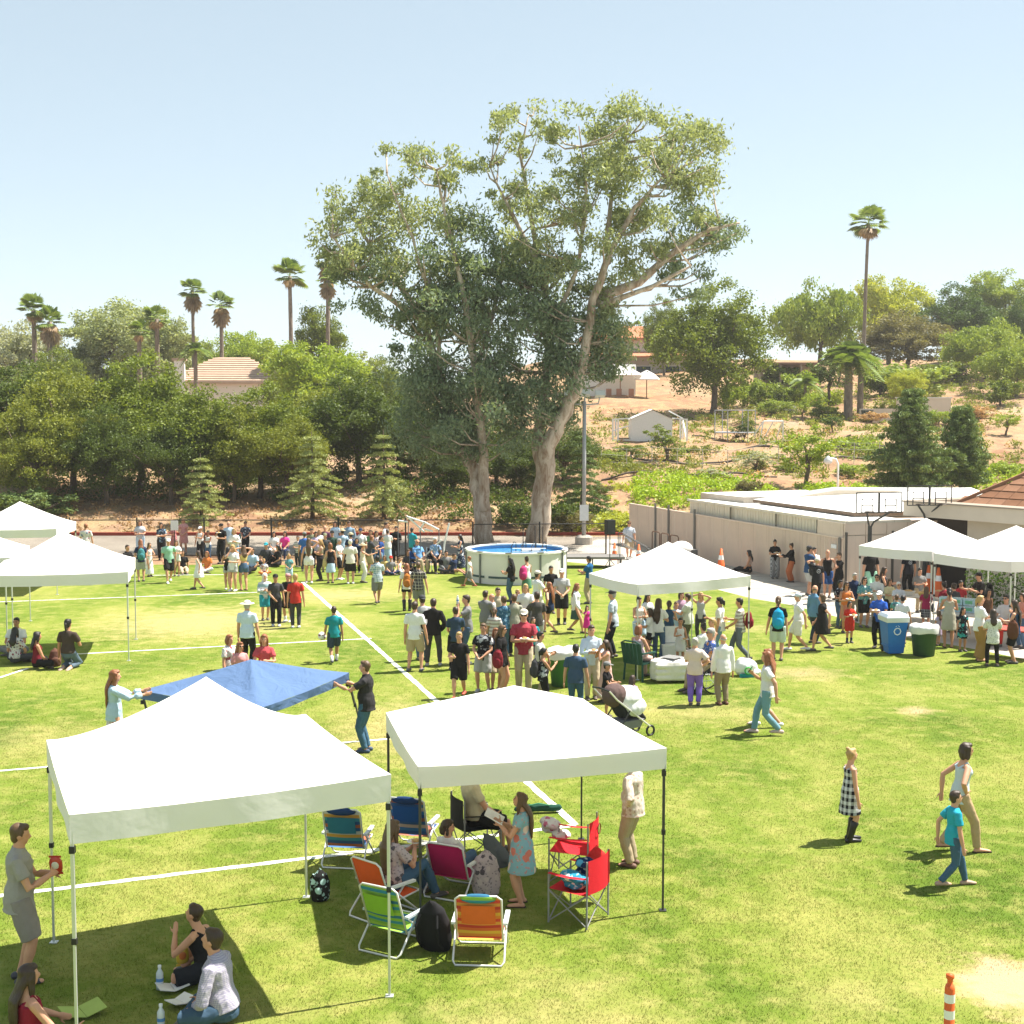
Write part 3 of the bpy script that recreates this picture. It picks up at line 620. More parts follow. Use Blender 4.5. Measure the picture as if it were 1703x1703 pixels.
gum('right gum tree with brown leaning limbs reaching highest', (893, 902),
    [([(893, 905), (898, 850), (903, 790), (912, 740), (930, 700), (955, 650), (968, 610), (985, 500), (1010, 420), (1055, 350), (1100, 300)], .54, .05, -1.2), ([(903, 790), (893, 740), (905, 650), (915, 560), (905, 450), (880, 340), (865, 240), (880, 180)], .30, .025, 1.5),
     ([(985, 500), (1060, 470), (1120, 420), (1180, 385), (1225, 375)], .26, .04, -1), ([(1010, 420), (1020, 320), (1040, 230), (1080, 180)], .13, .025, 1.6), ([(985, 500), (1000, 510), (1080, 480), (1140, 450)], .2, .05, -2), ([(915, 560), (960, 440), (975, 320), (960, 220)], .13, .025, -1.5), ([(905, 450), (850, 360), (815, 280)], .15, .03, -.6)],
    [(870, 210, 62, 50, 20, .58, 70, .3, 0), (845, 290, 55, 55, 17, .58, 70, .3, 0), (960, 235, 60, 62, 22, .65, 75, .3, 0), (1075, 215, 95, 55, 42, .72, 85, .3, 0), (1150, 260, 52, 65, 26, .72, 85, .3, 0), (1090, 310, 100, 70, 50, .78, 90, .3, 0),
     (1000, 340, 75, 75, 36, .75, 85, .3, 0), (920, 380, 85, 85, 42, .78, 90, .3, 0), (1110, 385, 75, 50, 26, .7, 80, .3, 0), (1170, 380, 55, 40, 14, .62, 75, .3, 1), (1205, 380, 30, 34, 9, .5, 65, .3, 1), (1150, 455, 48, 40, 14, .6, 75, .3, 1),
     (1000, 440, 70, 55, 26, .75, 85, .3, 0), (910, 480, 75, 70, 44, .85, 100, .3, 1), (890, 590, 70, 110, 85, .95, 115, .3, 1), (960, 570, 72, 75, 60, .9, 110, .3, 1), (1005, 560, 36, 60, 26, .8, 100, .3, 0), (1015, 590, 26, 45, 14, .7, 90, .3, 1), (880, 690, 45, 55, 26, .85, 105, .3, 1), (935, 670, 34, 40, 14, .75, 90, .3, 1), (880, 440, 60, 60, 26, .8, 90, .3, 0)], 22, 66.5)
# ---- ground cover, weeds and hedges of the bank: uncountable
def cover(name, label, polys, lm, n, size, rad, seed, hgt=.5):
    rng = np.random.default_rng(seed); C = []
    for (x0, x1, y0, y1, k) in polys:
        for i in range(k):
            px = rng.uniform(x0, x1); Y = rng.uniform(y0, y1); x = at(px, 700, Y).x; C.append((x, Y, tz(x, Y)+rng.uniform(.05, hgt)))
    C = np.array(C); Rr = np.tile([rad, rad, rad*.6], (len(C), 1))*rng.uniform(.5, 1.2, (len(C), 1)); V = leaf_quads(rng, C, Rr, n, size, 0)
    tag(np_mesh(name, V, quads(V), lm), label, 'ground cover', kind='stuff')
cover('ground_cover', 'bright lime ground cover on the bank above the long roof', [(1055, 1230, 80, 90, 190), (1230, 1290, 82, 89, 40), (1330, 1480, 80, 88, 160), (1610, 1703, 80, 90, 80)], COVER, 38, .22, .55, 31)
cover('weeds', 'dry yellow and green weeds by the road edge', [(935, 1050, 71.5, 79, 150), (1000, 1060, 80, 90, 20)], YEL, 34, .2, .4, 32, .4)
cover('leaf_litter', 'dry leaves and twigs on the shaded bank', [(60, 800, 71, 84, 520)], leaf_mat((.12, .07, .035), (.34, .21, .10), .2), 18, .17, .5, 33, .06)
cover('hillside_weeds', 'scattered weeds over the hillside terraces', [(985, 1660, 92, 126, 420), (1250, 1700, 126, 150, 160)], PEP, 22, .2, .5, 34, .22)
cover('hillside_scrub', 'green scrub growing over the hillside gardens', [(985, 1700, 90, 125, 230), (1200, 1703, 122, 150, 170), (1000, 1080, 92, 100, 24)], OAKY, 80, .2, .75, 37, .5)
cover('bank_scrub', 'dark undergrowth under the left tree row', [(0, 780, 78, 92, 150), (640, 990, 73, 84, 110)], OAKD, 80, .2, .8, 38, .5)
cover('terrace_scrub', 'dry brown scrub along the terrace edges', [(985, 1680, 88, 128, 260)], DRYM, 18, .2, .5, 36, .2)
cover('hillside_lawn', 'patches of lawn on the hillside above the terraces', [(1395, 1455, 103, 108, 60), (1290, 1390, 130, 140, 90)], BRIGHT, 60, .3, .9, 35, .1)
# ================================================================== PEOPLE
PIECES = []            # (object, voxel, smooth iterations, displace, keep ratio)
def loft(path, rad, side=(1, 0, 0), n=10, cap=.8):
    P = np.array(path, float); Q = np.array([(r, r) if np.isscalar(r) else r for r in rad], float); k = len(P)
    T = np.gradient(P, axis=0) if k > 2 else np.repeat([P[1]-P[0]], 2, 0); T /= np.linalg.norm(T, axis=1)[:, None]+1e-9
    s = np.array(side, float); S = s - (T@s)[:, None]*T; S /= np.linalg.norm(S, axis=1)[:, None]+1e-9; U = np.cross(T, S)
    if cap:
        e0, e1 = Q[0].mean()*cap, Q[-1].mean()*cap
        P = np.vstack([P[0]-T[0]*e0*.62, P, P[-1]+T[-1]*e1*.62]); Q = np.vstack([Q[0]*.66, Q, Q[-1]*.66]); S = np.vstack([S[0], S, S[-1]]); U = np.vstack([U[0], U, U[-1]])
        tips = [P[0]-T[0]*e0*.36, P[-1]+T[-1]*e1*.36]
    else: tips = [P[0], P[-1]]
    k = len(P); a = np.arange(n)*2*np.pi/n
    V = (P[:, None]+S[:, None]*(np.cos(a)[None, :, None]*Q[:, 0][:, None, None])+U[:, None]*(np.sin(a)[None, :, None]*Q[:, 1][:, None, None])).reshape(-1, 3)
    f = [(i*n+j, i*n+(j+1) % n, (i+1)*n+(j+1) % n, (i+1)*n+j) for i in range(k-1) for j in range(n)]
    b = len(V); f += [(b, (j+1) % n, j) for j in range(n)] + [(b+1, (k-1)*n+j, (k-1)*n+(j+1) % n) for j in range(n)]
    return np.vstack([V, tips]), f
def ellip(c, r, rot=None, nu=12, nv=8):
    a = np.linspace(0, np.pi, nv+1)[1:-1]; b = np.arange(nu)*2*np.pi/nu
    V = np.array([(np.sin(x)*np.cos(y), np.sin(x)*np.sin(y), np.cos(x)) for x in a for y in b]+[(0, 0, 1), (0, 0, -1)])*np.array(r)
    if rot is not None: V = V@np.array(rot).T
    k = nv-1; f = [(i*nu+j, (i+1)*nu+j, (i+1)*nu+(j+1) % nu, i*nu+(j+1) % nu) for i in range(k-1) for j in range(nu)]
    f += [(k*nu, j, (j+1) % nu) for j in range(nu)]+[(k*nu+1, (k-1)*nu+(j+1) % nu, (k-1)*nu+j) for j in range(nu)]
    return V+np.array(c), f
def piece(name, parts, mat, root, vox, it=2, disp=0, ratio=1.0):
    V = []; Fc = []; o = 0
    for v, f in parts: V.append(v); Fc += [tuple(i+o for i in q) for q in f]; o += len(v)
    me = bpy.data.meshes.new(name); me.from_pydata(np.vstack(V).tolist(), [], Fc); me.materials.append(mat)
    ob = bpy.data.objects.new(name, me); col.objects.link(ob); ob.parent = root
    if vox: PIECES.append((ob, vox, it, disp, ratio))
    else: me.polygons.foreach_set('use_smooth', [True]*len(me.polygons))
    return ob
def ik(a, b, l1, l2, pole):
    a, b = np.array(a, float), np.array(b, float); d = b-a; L_ = np.linalg.norm(d); mx = (l1+l2)*.998
    if L_ > mx: b = a+d/L_*mx; d = b-a; L_ = mx
    x = (l1*l1-l2*l2+L_*L_)/(2*L_); h = math.sqrt(max(0, l1*l1-x*x)); u = d/L_; p = np.array(pole, float); p = p-u*(p@u); p /= np.linalg.norm(p)+1e-9
    return a+u*x+p*h, b
SK = {'l': (.60, .31, .195), 't': (.48, .24, .135), 'b': (.30, .14, .08), 'd': (.17, .085, .05), 'p': (.66, .40, .30)}
def skin_mat(k):
    key = ('skin', k)
    if key in MC: return MC[key]
    m, t, p, o = nt('skin'); c = SK[k]; n = noise(t, objco(t), 7, 4)
    L(t, mix(t, n, tuple(x*.86 for x in c), tuple(min(1, x*1.1) for x in c)), p.inputs['Base Color']); p.inputs['Roughness'].default_value = .55
    p.inputs['Subsurface Weight'].default_value = .0; p.inputs['Specular IOR Level'].default_value = .35
    MC[key] = m; return m
HC = {'x': (.1, .06, .04), 'k': (.012, .009, .008), 'b': (.045, .024, .013), 'm': (.10, .055, .025), 'r': (.24, .085, .03), 'y': (.42, .26, .10), 'g': (.38, .36, .33), 'w': (.66, .64, .6), 'a': (.16, .10, .06)}
def hair_mat(k):
    key = ('hair', k)
    if key in MC: return MC[key]
    m, t, p, o = nt('hair'); c = HC[k]; mp = N(t, 'ShaderNodeMapping'); mp.inputs['Scale'].default_value = (60, 60, 6); L(t, objco(t), mp.inputs[0])
    n = noise(t, mp.outputs[0], 1, 4, .6); L(t, mix(t, n, tuple(x*.5 for x in c), tuple(min(1, x*1.5) for x in c)), p.inputs['Base Color']); p.inputs['Roughness'].default_value = .5
    bump(t, p, n, .5, .01); MC[key] = m; return m
# arm presets: hand targets in body units (x outward, y forward, z up from pelvis, all times H), elbow pole
ARM = {'down': ((.155, .03, -.07), (.5, -1, 0)), 'fw': ((.14, .13, -.03), (.3, -1, -.2)), 'bk': ((.15, -.11, -.02), (.5, -1, 0)), 'hold': ((.045, .19, .13), (.8, -.4, -1)), 'low': ((.04, .16, .03), (.9, -.5, -.6)),
       'phone': ((.03, .19, .2), (.7, -.3, -1)), 'eat': ((.03, .11, .30), (.6, .1, -1)), 'cross': ((-.06, .1, .14), (.9, .2, -.8)), 'hip': ((.1, .0, .05), (1, -.7, 0)), 'back': ((.02, -.1, .06), (1, -.6, 0)), 'up': ((.06, .03, .41), (1, .1, .2)),
       'reach': ((.1, .30, .21), (.5, -.2, -1)), 'side': ((.24, .08, .03), (.3, -1, 0)), 'pocket': ((.105, .03, -.005), (1, -.8, 0)), 'knee': ((.12, .22, .06), (.7, -.3, -.6)), 'prop': ((.16, -.14, -.1), (.3, -1, .2)), 'out': ((.16, .26, .15), (.4, -.5, -1)), 'lap': ((.05, .15, .02), (.9, -.4, -.3)), 'chin': ((.03, .15, .25), (.5, .5, -1))}
NPEOPLE = 0
def person(label, px, py, hy=None, yaw=180, pose='stand', arms='down', hair='short b', top='tee', tc=(.1, .1, .1), bot='pants', bc=(.03, .03, .04), shoe=(.1, .09, .08), skin='l', H=None, lean=None, wide=1.0, fem=False,
           hat=None, glasses=False, face=None, look=0, hyaw=0, seat=.42, group=None, cat='person', at_xyz=None, sw=1.0, hem=None, sock=None):
    global NPEOPLE
    NPEOPLE += 1
    P0 = G(px, py) if at_xyz is None else Vector(at_xyz)
    if H is None: H = at(px, hy, P0.y).z
    rng = np.random.default_rng(NPEOPLE)
    pxm = F/P0.y; size = H*pxm                     # height in photo pixels
    if size > 135: vox, ratio, lod = .0085, .34, 2
    elif size > 78: vox, ratio, lod = .0155, .42, 1
    else: vox, ratio, lod = .021, .5, 0
    child = smooth(1.5, 1.0, H)
    vox *= .8+.2*min(1, H/1.6)
    root = thing('person', label, cat, tuple(P0), R(yaw), group)
    A = arms.split('/') if '/' in arms else [arms, arms]        # right / left
    lg = .245*H*(1-.06*child)
    # ---- pelvis and legs
    hw = (.052 if not fem else .055)*H; knees = [None, None]; ank = [None, None]; zp = .515*H; ly = lean if lean is not None else 0
    toe = [np.array((0, 1, 0.)), np.array((0, 1, 0.))]
    if pose == 'stand':
        fx = .055*sw*H; o = rng.uniform(-.025, .025)*H; ank = [(fx, o, .04*H), (-fx, -o, .04*H)]; zp = .505*H
    elif pose in ('walk', 'walkl', 'run'):
        s = 1 if pose != 'walkl' else -1; q = .15*H if pose != 'run' else .2*H
        ank = [(.045*H, s*q, .04*H if s > 0 else .07*H), (-.045*H, -s*q, .07*H if s > 0 else .04*H)]; zp = .492*H if pose != 'run' else .475*H
    elif pose == 'chair':
        zp = seat+.06*H; ank = [(.07*H, .27*H, .04*H), (-.07*H, .25*H, .04*H)]
        if ly == 0: ly = -6
    elif pose == 'low':                     # low beach chair
        zp = .27+.03*H; knees = [(.08*H, .24*H, .30*H), (-.08*H, .24*H, .29*H)]; ank = [(.08*H, .36*H, .04*H), (-.07*H, .38*H, .04*H)]
        if ly == 0: ly = -14
    elif pose == 'ground':                  # cross-legged
        zp = .075*H; knees = [(.2*H, .17*H, .11*H), (-.2*H, .17*H, .11*H)]; ank = [(-.06*H, .21*H, .045*H), (.07*H, .17*H, .045*H)]; toe = [np.array((-1, .2, 0)), np.array((1, .2, 0))]
    elif pose == 'legs':                    # legs stretched out, knees slightly up
        zp = .075*H; knees = [(.07*H, .23*H, .13*H), (-.07*H, .22*H, .11*H)]; ank = [(.06*H, .45*H, .04*H), (-.05*H, .44*H, .04*H)]
    elif pose == 'kneeup':                  # one knee drawn up, other leg folded flat
        zp = .075*H; knees = [(.12*H, .17*H, .27*H), (-.2*H, .16*H, .08*H)]; ank = [(.09*H, .2*H, .04*H), (.02*H, .2*H, .045*H)]; toe = [np.array((.2, 1, 0)), np.array((1, .3, 0))]
    elif pose == 'kneel':
        zp = .20*H; knees = [(.075*H, .19*H, .05*H), (-.075*H, .19*H, .05*H)]; ank = [(.055*H, -.05*H, .04*H), (-.055*H, -.05*H, .04*H)]; toe = [np.array((0, -1, -.1)), np.array((0, -1, -.1))]
    hip = [np.array((hw, 0, zp)), np.array((-hw, 0, zp))]
    for i in (0, 1):
        if knees[i] is None: knees[i], ank[i] = ik(hip[i], ank[i], lg, lg*.98, (0.12*(1-2*i), 1, 0.05))
        knees[i] = np.array(knees[i], float); ank[i] = np.array(ank[i], float)
    la = R(ly); sp = np.array((0, -math.sin(-la), math.cos(la)))             # spine direction, positive lean = forward
    fwd = np.array((0, math.cos(la), -math.sin(la)))
    pel = np.array((0, 0, zp+.015*H))
    st = lambda t, y=0: pel+sp*(t*H)+fwd*(y*H)
    shw = (.094 if fem else .106)*H*(1-.08*child)*(.5+.5*wide)
    W = wide
    TR = [(-.035, .068, .056, -.004), (.0, .087 if fem else .083, .064, -.006), (.06, .082, .060, 0), (.13, .066 if fem else .072, .054, .004), (.20, .080, .061, .006), (.25, .088, .057, 0), (.28, .068, .045, -.004), (.303, .043, .037, -.002)]
    neck = st(.33, .008); hs = 1+.16*child; hz, hx, hyy = .066*H*hs, .0455*H*hs, .056*H*hs
    hc = st(.335, .012)+np.array((0, 0, hz*.92+.005*H)) + fwd*.004*H
    hr = np.array((Matrix.Rotation(R(hyaw), 3, 'Z') @ Matrix.Rotation(-R(look), 3, 'X')))
    hp = lambda x, y, z: hc+hr@np.array((x*hx, y*hyy, z*hz))
    sh = [st(.258)+np.array((shw, 0, 0)), st(.258)+np.array((-shw, 0, 0))]
    el = [None, None]; wr = [None, None]; ua, fa = .172*H, .155*H
    for i in (0, 1):
        tg, pole = ARM[A[i]]; s = 1-2*i
        t = pel+np.array((tg[0]*s*H*(.7+.3*W), tg[1]*H+sp[1]*tg[2]*H, tg[2]*H)) + rng.normal(size=3)*.008*H
        el[i], wr[i] = ik(sh[i], t, ua, fa, (pole[0]*s, pole[1], pole[2]))
    # ---- body: one skin
    SKM = skin_mat(skin); B = []
    B.append(loft([st(t, y) for t, a, b, y in TR]+[st(.33, .006), st(.365, .012)], [(a*H*W*.89, b*H*W*.89) for t, a, b, y in TR]+[(.034*H, .036*H), (.033*H, .036*H)], n=14))
    B.append(ellip(hp(0, -.08, .12), (hx*.98, hyy*.98, hz*.9), hr)); B.append(ellip(hp(0, .12, -.34), (hx*.78, hyy*.78, hz*.66), hr)); B.append(ellip(hp(0, .42, -.62), (hx*.45, hyy*.4, hz*.3), hr))
    B.append(loft([hp(0, .84, .1), hp(0, 1.04, -.2), hp(0, .9, -.3)], [hx*.13, hx*.2, hx*.17], n=6)); B.append(ellip(hp(0, .72, .17), (hx*.66, hyy*.2, hz*.12), hr))
    for s in (-1, 1): B.append(ellip(hp(s*.98, -.06, -.08), (hx*.15, hyy*.22, hz*.26), hr, 8, 6))
    for i in (0, 1):
        s = 1-2*i; m1 = sh[i]*.5+el[i]*.5; m2 = el[i]*.62+wr[i]*.38; aw = .75+.25*W
        B.append(loft([st(.268)+np.array((shw*.5*s, 0, 0)), sh[i], m1, el[i], m2, wr[i]], [.028*H*aw, .029*H*aw, .0265*H*aw, .0235*H*aw, .0245*H*aw, .0165*H], side=(0, 1, 0), n=9))
        d = wr[i]-el[i]; d /= np.linalg.norm(d); inn = np.array((-s, 0, 0.)); inn -= d*(inn@d); inn /= np.linalg.norm(inn)+1e-9; sd = np.cross(d, inn)
        curl = inn*.35 if A[i] in ('down', 'fw', 'bk', 'side', 'prop') else np.array((0, 0, .3))
        if lod == 2:
            B.append(loft([wr[i], wr[i]+d*.022*H, wr[i]+d*.052*H], [(.016*H, .013*H), (.0235*H, .0115*H), (.0225*H, .0105*H)], side=tuple(sd), n=9))
            for q in range(4):
                b0 = wr[i]+d*.050*H+sd*(.0155-.0103*q)*H; ln = (.034, .041, .038, .029)[q]*H
                f1 = b0+d*ln*.5+curl*.008*H; f2 = b0+(d*.86+curl*.6)*ln; B.append(loft([b0, f1, f2], [.0062*H, .0056*H, .0046*H], n=6))
            b0 = wr[i]+d*.018*H+sd*.016*H; B.append(loft([b0, b0+(d*.5+sd*.6+curl*.3)*.03*H, b0+(d*.85+sd*.65+curl*.6)*.046*H], [.0078*H, .0066*H, .005*H], n=6))
        else:
            B.append(loft([wr[i], wr[i]+d*.03*H, wr[i]+d*.06*H+curl*.006*H, wr[i]+d*.09*H+curl*.022*H], [(.016*H, .014*H), (.024*H, .0135*H), (.023*H, .0125*H), (.014*H, .01*H)], side=tuple(sd), n=8))
            b0 = wr[i]+d*.02*H+sd*.016*H; B.append(loft([b0, b0+(d*.6+sd*.6)*.04*H], [.010*H, .008*H], n=6))
        lw = .8+.2*W
        B.append(loft([hip[i]+np.array((0, 0, .03*H)), hip[i]*.6+knees[i]*.4, knees[i], knees[i]*.68+ank[i]*.32, knees[i]*.3+ank[i]*.7, ank[i]], [.05*H*lw, .046*H*lw, .033*H*lw, .035*H*lw, .024*H, .02*H], n=10))
        tdir = toe[i]/np.linalg.norm(toe[i]); hl = ank[i]-tdir*.02*H-np.array((0, 0, .018*H)); B.append(loft([hl, ank[i]*1.0+tdir*.02*H-np.array((0, 0, .016*H)), ank[i]+tdir*.11*H-np.array((0, 0, .026*H))], [(.021*H, .02*H), (.025*H, .02*H), (.024*H, .011*H)], side=tuple(np.cross(tdir, (0, 0, 1.))), n=8))
    piece('body', B, SKM, root, vox, 3, 0, ratio)
    # ---- top
    mat = lambda c: c if not isinstance(c, tuple) else cloth(c)
    CL = []; inf = .012*H
    def torso(t0, t1, extra=inf, tuck=False):
        pts = []; rr = []
        for t, a, b, y in TR:
            k = .007*H if t < .1 else 0
            if t0-.001 <= t <= t1: pts.append(st(t, y)); rr.append((max(a, .083 if t < .05 else 0)*H*W+extra+k, max(b, .064 if t < .05 else 0)*H*W+extra+k))
        if t0 < -.035: pts.insert(0, st(t0, -.004)); rr.insert(0, (.097*H*W+extra, .077*H*W+extra))
        return pts, rr
    def sleeve(i, f, ex, cuff=0):
        s = 1-2*i; a0 = st(.262)+np.array((shw*.42*s, 0, 0)); aw = .75+.25*W
        if f <= 1: e = sh[i]+(el[i]-sh[i])*f; return loft([a0, sh[i], sh[i]*.5+e*.5, e], [.034*H*aw+ex*.4, .033*H*aw+ex*.7, .032*H*aw+ex, .031*H*aw+ex*1.25], side=(0, 1, 0), n=9, cap=.15)
        e = el[i]+(wr[i]-el[i])*(f-1); return loft([a0, sh[i], sh[i]*.5+el[i]*.5, el[i], el[i]*.4+e*.6, e], [.034*H*aw+ex*.4, .033*H*aw+ex*.7, .031*H*aw+ex, .028*H*aw+ex, .027*H*aw+ex, .022*H+ex*.6], side=(0, 1, 0), n=9, cap=.15)
    hemt = -.06 if hem is None else hem
    sit = pose in ('chair', 'low', 'ground', 'legs', 'kneeup', 'kneel')
    if sit: hemt = max(hemt, -.03)
    if top in ('tee', 'polo', 'long', 'jacket', 'hoodie', 'tank', 'blouse', 'crop', 'dress', 'maxi', 'sundress'):
        ex = {'tee': .011, 'polo': .010, 'long': .010, 'jacket': .015, 'hoodie': .016, 'tank': .006, 'blouse': .014, 'crop': .006, 'dress': .008, 'maxi': .008, 'sundress': .005}[top]*H
        t0 = hemt if top not in ('crop', 'dress', 'maxi', 'sundress') else (.1 if top == 'crop' else .02)
        pts, rr = torso(t0, .29 if top not in ('tank', 'crop', 'sundress') else .262, ex)
        if top not in ('tank', 'crop', 'sundress'): pts.append(st(.306)); rr.append((.052*H+ex*.3, .042*H+ex*.3))
        if top == 'polo' or top == 'long': pts.append(st(.325, .004)); rr.append((.043*H, .042*H))
        CL.append(loft(pts, rr, n=16, cap=.12))
        if top in ('tank', 'sundress', 'crop'):
            for s in (-1, 1): CL.append(loft([st(.25, .05)+np.array((s*.045*H, 0, 0)), st(.302, .012)+np.array((s*.05*H, 0, 0)), st(.25, -.055)+np.array((s*.045*H, 0, 0))], [(.016*H, .007*H)]*3, n=6))
        f = {'tee': .62, 'polo': .6, 'long': 1.92, 'jacket': 1.85, 'hoodie': 1.92, 'blouse': .75, 'dress': .4}.get(top)
        if f:
            for i in (0, 1): CL.append(sleeve(i, f, ex*.8))
        if top == 'hoodie': CL.append(ellip(st(.29, -.055), (.065*H, .035*H, .05*H)))
        if fem and top not in ('hoodie', 'jacket') and H > 1.45:
            for s in (-1, 1): CL.append(ellip(st(.215, .042)+np.array((s*.036*H, 0, 0)), (.038*H, .034*H, .036*H)))
        if W > 1.12: CL.append(ellip(st(.09, .04*W), (.07*H*W, .045*H*W, .08*H)))
        if top in ('dress', 'maxi', 'sundress') and not sit:
            z1 = .30*H if top != 'maxi' else .07*H; z0 = st(.13)[2]; fl = .115*H if top != 'maxi' else .15*H
            if pose != 'stand': fl *= 1.15
            CL.append(loft([st(.15), st(.1), (0, 0, z0*.72+z1*.28), (0, 0, z0*.35+z1*.65), (0, 0, z1)], [(.07*H*W+.006*H, .056*H*W+.006*H), (.078*H*W+.008*H, .063*H*W+.008*H), (.094*H*W+.008*H, .08*H*W+.008*H), (fl*W, fl*.85*W), (fl*W*1.12, fl*.98*W)], n=18, cap=.04))
        elif top in ('dress', 'maxi', 'sundress'):
            for i in (0, 1): CL.append(loft([hip[i], hip[i]*.5+knees[i]*.5, knees[i]*.95+hip[i]*.05], [.07*H*W, .062*H*W, .055*H], n=10))
            CL.append(ellip(pel, (.1*H*W, .085*H*W, .06*H)))
        nm = {'dress': 'dress', 'maxi': 'dress', 'sundress': 'dress', 'jacket': 'jacket', 'hoodie': 'hoodie'}.get(top, 'shirt')
        piece(nm, CL, mat(tc), root, vox*1.05, 2, .010 if top not in ('tank', 'crop') else .004, ratio)
    # ---- bottom
    if bot and top not in ('dress', 'maxi', 'sundress'):
        CL = []; ex = {'pants': .010, 'jeans': .006, 'shorts': .016, 'short': .008, 'skirt': .01, 'long_skirt': .01, 'wide': .02, 'leggings': .003}[bot]*H
        CL.append(loft([st(-.05, -.004), st(-.02, -.006), st(.04, -.002), st(.085)], [(.068*H*W+ex, .058*H*W+ex), (.086*H*W+ex*.4, .065*H*W+ex*.4), (.082*H*W+ex*.2, .060*H*W+ex*.2), (.072*H*W, .055*H*W)], n=14, cap=.3))
        if bot in ('skirt', 'long_skirt') and not sit:
            z0 = st(.06)[2]; z1 = .27*H if bot == 'skirt' else .07*H; CL.append(loft([(0, 0, z0), (0, 0, z0*.6+z1*.4), (0, 0, z1)], [(.08*H*W, .064*H*W), (.105*H*W, .09*H*W), (.125*H*W, .112*H*W)], n=18, cap=.04))
        else:
            ends = {'shorts': 0.92, 'short': .42, 'skirt': .9}.get(bot, 1.96)
            for i in (0, 1):
                lw = .8+.2*W; h0 = hip[i]+np.array((0, 0, .035*H))
                if ends <= 1:
                    e = hip[i]+(knees[i]-hip[i])*ends; CL.append(loft([h0, hip[i]*.55+e*.45, e], [.052*H*lw+ex, (.053 if ends > .6 else .05)*H*lw+ex, (.045 if ends > .6 else .052)*H*lw+ex*1.15], n=11, cap=.1))
                else:
                    e = knees[i]+(ank[i]-knees[i])*(ends-1); bl = .012*H if bot == 'wide' else 0
                    CL.append(loft([h0, hip[i]*.55+knees[i]*.45, knees[i], knees[i]*.62+ank[i]*.38, e], [.052*H*lw+ex, .048*H*lw+ex, .036*H*lw+ex+bl, .036*H*lw+ex*.8+bl, .026*H+ex*1.1+bl*1.6], n=11, cap=.1))
        piece({'pants': 'trousers', 'jeans': 'jeans', 'shorts': 'shorts', 'short': 'shorts', 'skirt': 'skirt', 'long_skirt': 'skirt', 'wide': 'trousers', 'leggings': 'leggings'}[bot], CL, mat(bc), root, vox*1.05, 2, .009, ratio)
    # ---- shoes and socks
    if shoe:
        for i in (0, 1):
            td = toe[i]/np.linalg.norm(toe[i]); up = np.array((0, 0, 1.)); a = ank[i]-np.array((0, 0, .021*H)); sdv = tuple(np.cross(td, up))
            if shoe == 'flip':
                piece('sandal', [loft([a-td*.035*H-up*.013*H, a+td*.04*H-up*.013*H, a+td*.125*H-up*.013*H], [(.022*H, .006*H), (.026*H, .006*H), (.023*H, .005*H)], sdv, 8)], cloth((.06, .045, .035)), root, 0)
            elif shoe == 'boot':
                piece('boot', [loft([a-td*.03*H, a+td*.03*H, a+td*.125*H-up*.006*H], [(.027*H, .026*H), (.031*H, .027*H), (.026*H, .014*H)], sdv, 9), loft([a, ank[i]*.5+knees[i]*.5, ank[i]*.25+knees[i]*.75], [.033*H, .036*H, .044*H], n=10)], M((.018, .016, .015), .4, .4), root, 0)
            else:
                piece('shoe', [loft([a-td*.036*H, a+td*.03*H+up*.004*H, a+td*.078*H-up*.003*H, a+td*.11*H-up*.007*H], [(.026*H, .023*H), (.030*H, .024*H), (.030*H, .017*H), (.02*H, .011*H)], sdv, 10)], M(shoe, .6, .3), root, 0)
    if sock:
        for i in (0, 1): piece('sock', [loft([ank[i]-np.array((0, 0, .01*H)), ank[i]*.68+knees[i]*.32], [.0245*H, .0315*H], n=9)], cloth(sock), root, 0)
    # ---- hair
    hk = hair.split(); hst, hcl = hk[0], hk[1] if len(hk) > 1 else 'b'; HM = hair_mat(hcl); Hh = []
    if hst != 'bald' and hst != 'none':
        Hh.append(ellip(hp(0, -.22, .3), (hx*1.1, hyy*.98, hz*.84), hr)); Hh.append(ellip(hp(0, .28, .72), (hx*.86, hyy*.62, hz*.34), hr)); Hh.append(ellip(hp(0, -.5, -.2), (hx*.95, hyy*.55, hz*.62), hr))
        for s in (-1, 1): Hh.append(ellip(hp(s*.86, -.1, .22), (hx*.22, hyy*.42, hz*.36), hr, 8, 6))
    if hst in ('long', 'vlong', 'bob'):
        ln = {'long': 1.9, 'vlong': 3.3, 'bob': 1.15}[hst]; k = np.array(hc); dn = np.array((0, 0, -1.)); bk = -fwd
        bw = -(.072+.022*(W-1)*3)
        if hst == 'bob': pts = [hp(0, -.55, .4), hp(0, -.75, -.3), hp(0, -.7, -.9), hp(0, -.65, -1.15)]; rr_ = [(hx*.95, hyy*.5), (hx*1.12, hyy*.52), (hx*1.1, hyy*.42), (hx*.9, hyy*.25)]
        else:
            te = .19 if hst == 'long' else .07
            pts = [hp(0, -.55, .4), hp(0, -.75, -.3), st(.325, -.05), st(.275, bw), st((.275+te)/2, bw-.004), st(te, bw-.006)]; rr_ = [(hx*.95, hyy*.5), (hx*1.12, hyy*.52), (hx*1.15, hyy*.40), (hx*1.35, hyy*.34), (hx*1.3, hyy*.30), (hx*.6, hyy*.12)]
        Hh.append(loft(pts, rr_, n=12, cap=.3))
        for s in (-1, 1): Hh.append(loft([hp(s*.9, .1, .5), hp(s*1.02, -.05, -.2), hp(s*1.02, -.12, -1.0), hp(s*1.0, -.05, -1.0)+dn*hz*max(.15, (ln-1.2)*.6)], [(hx*.24, hyy*.4), (hx*.24, hyy*.42), (hx*.28, hyy*.38), (hx*.16, hyy*.2)], side=(1, 0, 0), n=8, cap=.4))
